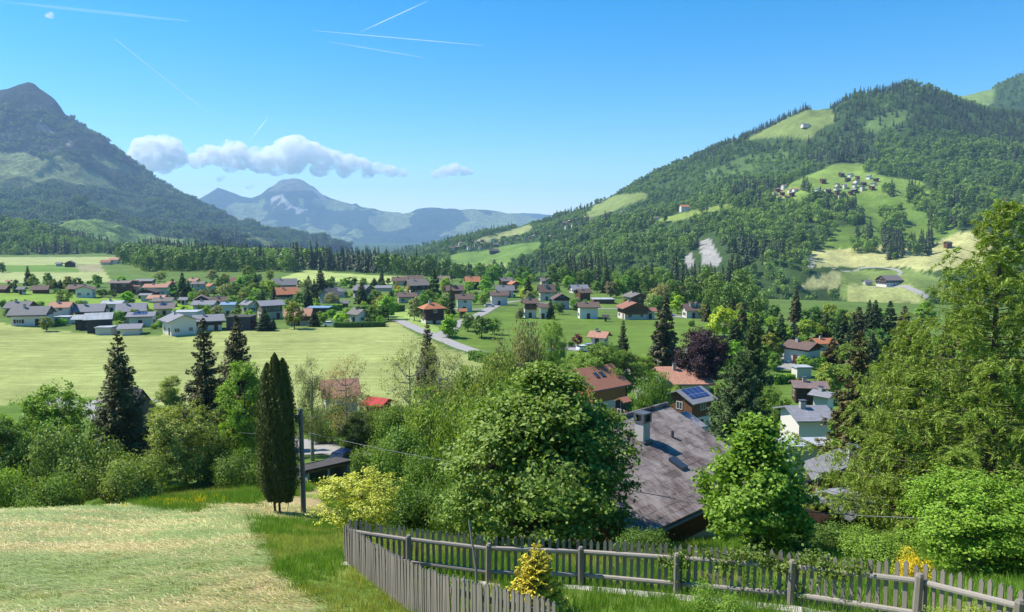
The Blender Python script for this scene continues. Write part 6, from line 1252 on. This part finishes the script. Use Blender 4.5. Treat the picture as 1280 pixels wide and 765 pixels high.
A1 = P(300, 541, 60); cb = MB().tube([(0, 0, 0), tuple(P(378, 546, 47) - A1)], .014, 5); o = cb.obj('overhead_cable', M_wire, loc=tuple(A1)); tag(o, 'short thin cable reaching the pole from behind the cypress', 'cable')
# ================================================================ PICKET FENCES
M_pick = wood_mat('weathered_picket', (0.245, 0.215, 0.18), (9, 9, .8), .35); M_rail = wood_mat('weathered_rail', (0.31, 0.28, 0.245), (.8, 9, 9), .3)
def picket_mesh(hh, w=.084, th=.022):
    m = MB(); m.prism([(-w / 2, 0, 0), (w / 2, 0, 0), (w / 2, 0, hh - w * .62), (w * .12, 0, hh), (-w * .12, 0, hh), (-w / 2, 0, hh - w * .62)], [(0, -th / 2, 0), (0, th / 2, 0)]); return m.mesh('picket', M_pick)
PM = [picket_mesh(1.18), picket_mesh(1.16, .07), picket_mesh(1.2, .08)]
frng = np.random.default_rng(17)
def W2(px, py, Y): a = ray(px, py)[0]; return np.array([a * Y, Y, gz(a * Y, Y)])
def fence(path, spacing, posts, label, side, rails=(.28, .88), maxn=100, ht=1.0, lift=.0):
    path = [np.array(p) for p in path]; e = empty('picket_fence', tuple(path[0])); tag(e, label, 'fence'); o0 = path[0]
    seg = np.r_[0, np.cumsum([np.linalg.norm((path[i + 1] - path[i])[:2]) for i in range(len(path) - 1)])]; A = np.array(path)
    at = lambda s: np.array([np.interp(s, seg, A[:, k]) for k in range(3)])
    n = min(maxn, int(seg[-1] / spacing)); spacing = seg[-1] / n
    for i in range(n):
        s = (i + .5) * spacing; p = at(s); d = at(min(s + .3, seg[-1])) - at(max(s - .3, 0)); ang = math.atan2(d[1], d[0]); nn = np.array([-math.sin(ang), math.cos(ang), 0]) * side
        o = link('picket', PM[frng.integers(3)], e, tuple(p - o0 + nn * .055 + np.array([0, 0, lift + frng.normal() * .008])), (frng.normal() * .012, frng.normal() * .014, ang + frng.normal() * .04)); o.scale = (frng.uniform(.88, 1.1), 1, ht * frng.uniform(.985, 1.01))
    for rz_ in rails:
        for i in range(len(path) - 1):
            p, q = path[i] - o0, path[i + 1] - o0; d = unit((q - p)[None])[0]; up = np.array([0, 0, 1]); nn = unit(np.cross(up, d)[None])[0]
            g = .012 + .001 * i; prof = [nn * (.038) + up * (-.045), -nn * (.022) + up * (-.04), -nn * (.03) + up * (.0), -nn * (.02) + up * .04, nn * .038 + up * .05] if side > 0 else [-nn * (.038) + up * (-.055), nn * (.032) + up * (-.045), nn * (.04), nn * (.03) + up * .05, -nn * .038 + up * .06]
            j = frng.normal() * .01; MB().prism(prof, [p + d * g + up * (rz_ * ht + lift + j), q - d * g + up * (rz_ * ht + lift - j)]).obj('rail', M_rail, e)
    for s in posts:
        p = at(s) - o0; d = at(min(s + .3, seg[-1])) - at(max(s - .3, 0)); ang = math.atan2(d[1], d[0]); nn = np.array([-math.sin(ang), math.cos(ang), 0]) * side
        m = MB(); r = .078; hh = (1.06 if side > 0 else .95) * ht + lift; m.tube([(0, 0, -.4), (0, 0, hh * .5), (0, 0, hh - .05), (0, 0, hh)], [r, r * .97, r * .95, r * .6], 7)
        m.obj('post', M_pick, e, loc=tuple(p - nn * .10), rot=(frng.normal() * .01, frng.normal() * .015, frng.uniform(0, 1)))
    return e
BP = [W2(434, 690, 18.45), W2(513, 700, 17.7), W2(612, 724, 17.0), W2(727, 731, 16.8), W2(847, 745, 15.8), W2(990, 765, 14.3), W2(1150, 765, 12.3), W2(1280, 765, 10.6), W2(1400, 765, 9.6)]
sg = np.r_[0, np.cumsum([np.linalg.norm((BP[i + 1] - BP[i])[:2]) for i in range(len(BP) - 1)])]
fence(BP, .148, list(sg[1:-1]), 'weathered grey picket fence with thick posts running across the garden to the right edge', 1, maxn=100)
FP = [W2(433, 690, 18.55), W2(486, 715, 15.5), W2(537, 735, 13.3), W2(574, 750, 12.0), W2(634, 765, 10.7), W2(700, 765, 9.6)]
fence(FP, .112, [2.3, 4.6, 6.6], 'grey picket fence running down towards the camera, with narrow gaps between its pickets', -1, maxn=90, ht=.93)
# low concrete kerb under the long fence
kb = MB()
for i in range(len(BP) - 1):
    p, q = BP[i] - BP[0], BP[i + 1] - BP[0]; d = unit((q - p)[None])[0]; nn = np.array([-d[1], d[0], 0]); up = np.array([0, 0, 1.])
    kb.prism([-nn * .42 - up * .4, nn * -.14 - up * .4, nn * -.14 + up * .10, -nn * .42 + up * .08], [p + d * .004, q - d * .004])
o = kb.obj('garden_kerb', M_conc, loc=tuple(BP[0])); tag(o, 'low pale concrete kerb along the foot of the long picket fence', 'kerb')
# leaning stick by the fence
b0 = W2(597, 745, 14.6); b1 = P(586, 650, 15.2); o = MB().tube([(0, 0, -.1), tuple((b1 - b0) * .45 + np.array([.05, 0, 0])), tuple(b1 - b0)], [.032, .028, .02], 7).obj('wooden_stake', M_pick, loc=tuple(b0)); tag(o, 'crooked bare wooden stake leaning between the two picket fences', 'stake')
# golden young spruce
GS = conifer('golden_spruce', 91, 1.6, .72, levels=15, nb=9, per=170, ls=.044, droop=.12, uplift=.3, wid=.75, hang=.05, thick=.42, base=.02, powr=.62, ragged=.2)
g1 = W2(670, 765, 13.9); H = P(668, 680, 13.9)[2] - g1[2]
e = plant('golden_spruce', GS, tuple(g1), .5, (.86, .86, H / 1.6), (.34, .33, .04), 'young spruce with bright yellow shoots in front of the long fence', 'tree')
ds = conifer('golden_inner', 92, 1.6, .72, levels=13, nb=7, per=70, ls=.04, droop=.2, uplift=.2, wid=.7, hang=.06, thick=.42, base=.0, powr=.7); o = link('inner_needles', ds[1], e, scale=(.82, .82, .85)); o.color = (.05, .10, .02, 1)
# bush inside the garden, creeper on the fence
GB = bush_mesh('garden_bush', 93, 1.0, .9, 9000, .035)
c = W2(902, 772, 12.9); plant('garden_bush', GB, tuple(c), 0, (.62, .62, .62), (.11, .21, .035), 'small leafy bush inside the garden left of the thickest fence post', 'shrub', None, ('stem', 'foliage'))
c = W2(1210, 772, 10.9); plant('garden_bush', GB, tuple(c), 1, (.55, .55, .75), (.17, .25, .05), 'pale leafy bush in front of the pickets near the right edge', 'shrub', None, ('stem', 'foliage'))
def creeper(s0, s1, n, label, dens=1.0, seed=1, drop=.25, zc=1.0):
    rg = np.random.default_rng(seed); A = np.array(BP); at = lambda s: np.stack([np.interp(s, sg, A[:, k]) for k in range(3)], 1); o0 = at(np.array([s0]))[0]
    k = rg.uniform(s0, s1, n // 14); cz = zc + .10 * np.sin(k * 5) + rg.normal(size=len(k)) * .07; low = rg.uniform(size=len(k)) < .15; cz = np.where(low, rg.uniform(.25, .8, len(k)), cz)
    P_ = at(k) + np.stack([rg.normal(size=len(k)) * .03, rg.normal(size=len(k)) * .06 + .02, cz], 1); p = np.repeat(P_, 14, 0) + rg.normal(size=(len(k) * 14, 3)) * np.array([.09, .07, .06])
    sz = .045 * rg.uniform(.6, 1.5, len(p)); v, f = leaves(p - o0, unit(rg.normal(size=p.shape) * .6 + np.array([0, -.3, .7])), rdir(rg, len(p)), sz * 1.3, sz)
    e = empty('creeper', tuple(o0)); tag(e, label, 'climbing plant'); o = link('foliage', mesh_np('creeper_foliage', v, f, M_leaf), e); o.color = (.09, .15, .035, 1)
    s = np.linspace(s0, s1, 24); q = at(s) - o0; q[:, 2] += zc + .05 * np.sin(s * 6); q[:, 1] += .05; MB().tube(q, .012, 5).obj('stem', M_bark, e)
creeper(sg[4] + .6, sg[5] + 1.5, 2600, 'green creeper trailing along the top rail around the thickest fence post')
creeper(sg[4] - .35, sg[4] + .25, 700, 'thin creeper climbing the fence post left of the young maple', seed=2, zc=.9)
# ================================================================ GRASS, HAY, FLOWERS (stuff)
GC = bpy.data.collections.new('ground_plant_kinds')
def tuft(i, n, h, spread, w, m, flat=False, bend=.5):
    rg = np.random.default_rng(700 + i); V = []; F_ = []
    for k in range(n):
        a = rg.uniform(0, 6.283); r = spread * rg.uniform() ** .5; x, y = r * math.cos(a), r * math.sin(a); d = rg.normal() * .5 + (3.14 if rg.uniform() < .5 else 0) if flat else rg.uniform(0, 6.283); hh = h * rg.uniform(.5, 1.1)
        sx, sy = math.cos(d), math.sin(d); ww = w * rg.uniform(.6, 1.2); b = len(V)
        if flat:
            l_ = h * rg.uniform(.5, 1.4); z = rg.uniform(.004, .02); V += [(x, y, z), (x + sy * ww, y - sx * ww, z), (x + sx * l_ + sy * ww, y + sy * l_ - sx * ww, z + rg.uniform(-.004, .012)), (x + sx * l_, y + sy * l_, z + rg.uniform(0, .012))]
        else:
            bx, by = math.cos(a) * hh * bend * rg.uniform(.3, 1), math.sin(a) * hh * bend * rg.uniform(.3, 1); V += [(x - sx * ww, y - sy * ww, 0), (x + sx * ww, y + sy * ww, 0), (x + bx + sx * ww * .3, y + by + sy * ww * .3, hh), (x + bx - sx * ww * .3, y + by - sy * ww * .3, hh)]
        F_.append((b, b + 1, b + 2, b + 3))
    o = bpy.data.objects.new('plant_kind_%02d' % i, mesh_np('plant_kind_%02d' % i, V, F_, m)); GC.objects.link(o)
M_gr = [leaf_mat('grass_blade_a', (0.13, 0.25, 0.034), .45, warm=(1.6, 1.3, 1.1), transl=.3), leaf_mat('grass_blade_b', (0.26, 0.31, 0.07), .45, warm=(1.4, 1.15, 1.1), transl=.3), leaf_mat('straw', (0.50, 0.40, 0.20), .55, warm=(.7, .95, .6), transl=.1), leaf_mat('cut_grass', (0.21, 0.28, 0.075), .55, transl=.1)]
tuft(0, 26, .34, .22, .011, M_gr[0]); tuft(1, 22, .26, .2, .010, M_gr[1]); tuft(2, 20, .5, .18, .011, M_gr[0]); tuft(3, 46, .32, .42, .0075, M_gr[2], True); tuft(4, 40, .28, .4, .0075, M_gr[3], True); tuft(5, 16, .16, .2, .009, M_gr[1])
M_yel = leaf_mat('buttercup', (0.75, 0.58, 0.02), .25); M_grn2 = M_gr[0]
tuft(6, 10, .3, .3, .03, M_yel)
def sow(n, y0, y1, lo, hi, test, seed):
    rg = np.random.default_rng(seed); la, ha = ray(lo, 500)[0], ray(hi, 500)[0]; Y = y0 + (y1 - y0) * rg.uniform(size=n) ** .75; a = rg.uniform(la, ha, n); x = a * Y; z = G(x, Y); px, py = proj(x, Y, z)
    ok = test(px, py, x, Y) & (py < 800) & (px > -60) & (px < 1340); return x[ok], Y[ok], z[ok], px[ok], py[ok], rg
def ishay(px, py, x, y): j = fbm(x / 1.2, y / 1.2, 5, 4); return inpoly(px + j * 50, py + j * 30, FG_HAY)
bare = lambda x, y: fbm(x / 1.6, y / 1.0, 25, 4)
x, y, z, px, py, rg = sow(22000, 11, 48, -60, 640, lambda px, py, x, y: ishay(px, py, x, y), 1)
scatter('mown_hay', np.stack([x, y, z], 1), rg.normal(0, .35, len(x)), rg.uniform(.55, 1.15, len(x)) * np.clip(y / 22, .8, 1.6), np.where(fbm(x / 4., y / 2.2, 15, 4) + rg.normal(0, .1, len(x)) > .0, 4, 3), GC, 'dry mown hay lying in swaths on the slope at the lower left', 'hay')
x, y, z, px, py, rg = sow(9000, 11, 44, -60, 640, lambda px, py, x, y: ishay(px, py, x, y) & ((bare(x, y) > .09) | ((px > 230) & (py > 715) & (fbm(x / 1.5, y / 1.5, 77, 3) > .02))), 2)
scatter('fresh_grass', np.stack([x, y, z], 1), rg.uniform(0, 6.28, len(x)), rg.uniform(.4, .9, len(x)), np.full(len(x), 5), GC, 'fresh short grass growing through the mown hay', 'grass')
x, y, z, px, py, rg = sow(46000, 11, 60, 120, 1330, lambda px, py, x, y: ~ishay(px, py, x, y) & ((py > 590) | (x < -4)), 3)
tall = (fbm(x / 3, y / 3, 55, 3) > -.02)
scatter('long_grass', np.stack([x, y, z], 1), rg.uniform(0, 6.28, len(x)), rg.uniform(.45, 1.0, len(x)) * np.clip(y / 26, .75, 1.5), np.where(tall, np.where(rg.uniform(size=len(x)) < .3, 2, 0), 1), GC, 'long green grass along the fence and below the mown hay', 'grass')
bx, by = [], []
q = [hit(*p) for p in [(228, 632), (236, 629), (244, 627), (221, 634), (250, 630), (214, 633), (196, 632), (205, 630), (262, 629), (232, 634), (240, 631), (226, 629), (270, 626), (188, 634)]]; rg = np.random.default_rng(4); q = np.array([p + np.array([rg.normal() * .5, rg.normal() * .7, 0]) for p in q for _ in range(3)])
scatter('buttercups', np.stack([q[:, 0], q[:, 1], G(q[:, 0], q[:, 1]) + .25], 1), rg.uniform(0, 6, len(q)), rg.uniform(.5, 1.1, len(q)), np.full(len(q), 6), GC, 'yellow buttercups in the green strip below the hay', 'flowers')
# ================================================================ CLOUDS, CONTRAILS, HAZE
M_cloud = bpy.data.materials.new('cloud_vapour'); M_cloud.use_nodes = True; n, l = M_cloud.node_tree.nodes, M_cloud.node_tree.links; n.remove(n['Principled BSDF'])
pv = n.new('ShaderNodeVolumePrincipled'); pv.inputs['Color'].default_value = (1, 1, 1, 1); pv.inputs['Anisotropy'].default_value = 0.0
v = coords(n, l); f1 = noise(n, l, 0.0032, 8, 0.68, v); l.new(maprange(n, l, f1, 0.42, 0.58, 0.0, CLOUD_D), pv.inputs['Density']); l.new(pv.outputs[0], n['Material Output'].inputs['Volume'])
def ico(sub):
    bm = bmesh.new(); bmesh.ops.create_icosphere(bm, subdivisions=sub, radius=1); bm.verts.ensure_lookup_table()
    v = np.array([q.co[:] for q in bm.verts]); f = np.array([[w.index for w in q.verts] for q in bm.faces]); bm.free(); return v, f
ICO = ico(4)
def n3(p, s, seed): return fbm(p[:, 0] / s + p[:, 2] / s * 0.7, p[:, 1] / s - p[:, 2] / s * 0.6, seed, 4)
def cloud(puffs, Y, label, seed, flat=0.8):
    rng = np.random.default_rng(seed); V = []; Fc = []; b0 = 0; c0 = P(puffs[0][0], puffs[0][1], Y)
    for (px, py, r) in puffs:
        subs = [(px, py, r, 0)] + [(px + rng.uniform(-1, 1) * r * .8, py + rng.uniform(-.75, .55) * r * .8, r * rng.uniform(.28, .5), 1) for _ in range(int(4 + r * .5))]
        for (qx, qy, qr, lv) in subs:
            qr = qr * 1.3
            c = P(qx, qy, Y); c[1] += rng.uniform(-.5, .5) * r / F_PX * Y; R0 = qr / F_PX * Y
            v, f = ICO; d = v * (1 + 0.42 * n3(v + c / R0 * .37, .55, seed)[:, None] + 0.22 * n3(v * 1.0 + c / R0, .17, seed + 4)[:, None]); d = d * np.array([1, .9, flat])
            V.append(c + d * R0 - c0); Fc.append(f + b0); b0 += len(v)
    o = link('cloud', mesh_np('cloud', np.vstack(V), np.vstack(Fc), M_cloud, smooth=True), loc=tuple(c0)); rm = o.modifiers.new('merge', 'REMESH'); rm.mode = 'VOXEL'; rm.voxel_size = max(1.0, min(1.6, puffs[0][2] * .12)) / F_PX * Y * .9; rm.use_smooth_shade = True; o.data.materials[0] = M_cloud; tag(o, label, 'cloud'); return o
cloud([(192, 188, 17), (205, 184, 15), (176, 194, 12), (214, 196, 15), (190, 200, 14), (166, 197, 7), (226, 198, 9), (205, 208, 9)], 24000, 'round puffy white cloud next to the left mountain slope', 1)
cloud([(262, 194, 12), (246, 200, 10), (278, 196, 12), (292, 188, 13), (300, 199, 12), (322, 192, 9), (328, 203, 14), (345, 196, 15), (362, 184, 15), (372, 180, 11), (385, 190, 14), (400, 196, 13), (366, 204, 14), (418, 200, 12), (438, 205, 11), (455, 207, 9), (472, 210, 8), (488, 214, 8), (503, 216, 6), (285, 207, 9), (400, 211, 10), (345, 211, 9), (430, 215, 8), (460, 218, 6)], 24500, 'long heaped white cloud above the distant blue peak', 2)
cloud([(545, 217, 6), (556, 214, 7), (567, 212, 8), (579, 214, 6), (588, 215, 4)], 24200, 'small flat white cloud alone to the right of the long one', 3)
cloud([(275, 224, 3.6), (280, 222, 2.5)], 24600, 'tiny faint white puff of cloud left of the two under the long cloud', 4)
cloud([(310, 234, 2.6), (315, 233, 2.2)], 24600, 'tiniest faint cloud puff hanging lowest above the small dark far summit', 5)
m, n, l, b = new_mat('contrail_vapour'); n.remove(b); b = n.new('ShaderNodeBsdfTranslucent'); b.inputs[0].default_value = (1, 1, 1, 1); tp = n.new('ShaderNodeBsdfTransparent'); mx = n.new('ShaderNodeMixShader')
oi = n.new('ShaderNodeObjectInfo'); sc_ = n.new('ShaderNodeSeparateColor'); l.new(oi.outputs['Color'], sc_.inputs[0]); l.new(sc_.outputs[0], mx.inputs[0])
l.new(tp.outputs[0], mx.inputs[1]); l.new(b.outputs[0], mx.inputs[2]); l.new(mx.outputs[0], n['Material Output'].inputs[0]); M_trail = m
for (x0, y0, x1, y1, w, al, lb) in [(143, 48, 258, 140, 0.6, .3, 'thin white contrail slanting down to the right above the left mountain'), (450, 40, 535, 1, 0.6, .22, 'thin contrail rising to the top edge of the photo'), (390, 38, 605, 57, 0.6, .2, 'long faint contrail running nearly level below the rising one'),
        (410, 52, 530, 72, 0.9, .10, 'faint wide contrail lowest of the group at the top centre'), (312, 176, 335, 147, 0.6, .2, 'short steep contrail just above the long cloud'), (0, 2, 235, 26, 1.8, .07, 'broad faded contrail in the top left corner of the sky')]:
    p0, p1 = P(x0, y0, 26000), P(x1, y1, 26000); t = MB(); r = w / F_PX * 26000
    t.tube([(0, 0, 0), tuple((p1 - p0) * .3), tuple((p1 - p0) * .7), tuple(p1 - p0)], [r * .25, r, r, r * .3], 8)
    o = t.obj('contrail', M_trail, smooth=True, loc=tuple(p0)); o.color = (al, al, al, 1); tag(o, lb, 'contrail')
for (px, py, r, lb) in [(62, 19, 3.6, 'tiny lone white cloud puff high in the top left sky')]: cloud([(px, py, r), (px + 3, py - 2, r * .6), (px - 3, py + 1, r * .6)], 25000, lb, 9)
m = bpy.data.materials.new('haze_air'); m.use_nodes = True; n, l = m.node_tree.nodes, m.node_tree.links
n.remove(n['Principled BSDF']); pv = n.new('ShaderNodeVolumePrincipled'); pv.inputs['Color'].default_value = (0.42, 0.66, 1.0, 1); pv.inputs['Density'].default_value = HAZE_D
pv.inputs['Anisotropy'].default_value = 0.1; l.new(pv.outputs[0], n['Material Output'].inputs['Volume'])
hb = MB().box(-9000, 9000, -60, 14200, -420, 890); o = hb.obj('haze', m); tag(o, 'thin blue summer haze over the whole valley', 'haze', kind='stuff')
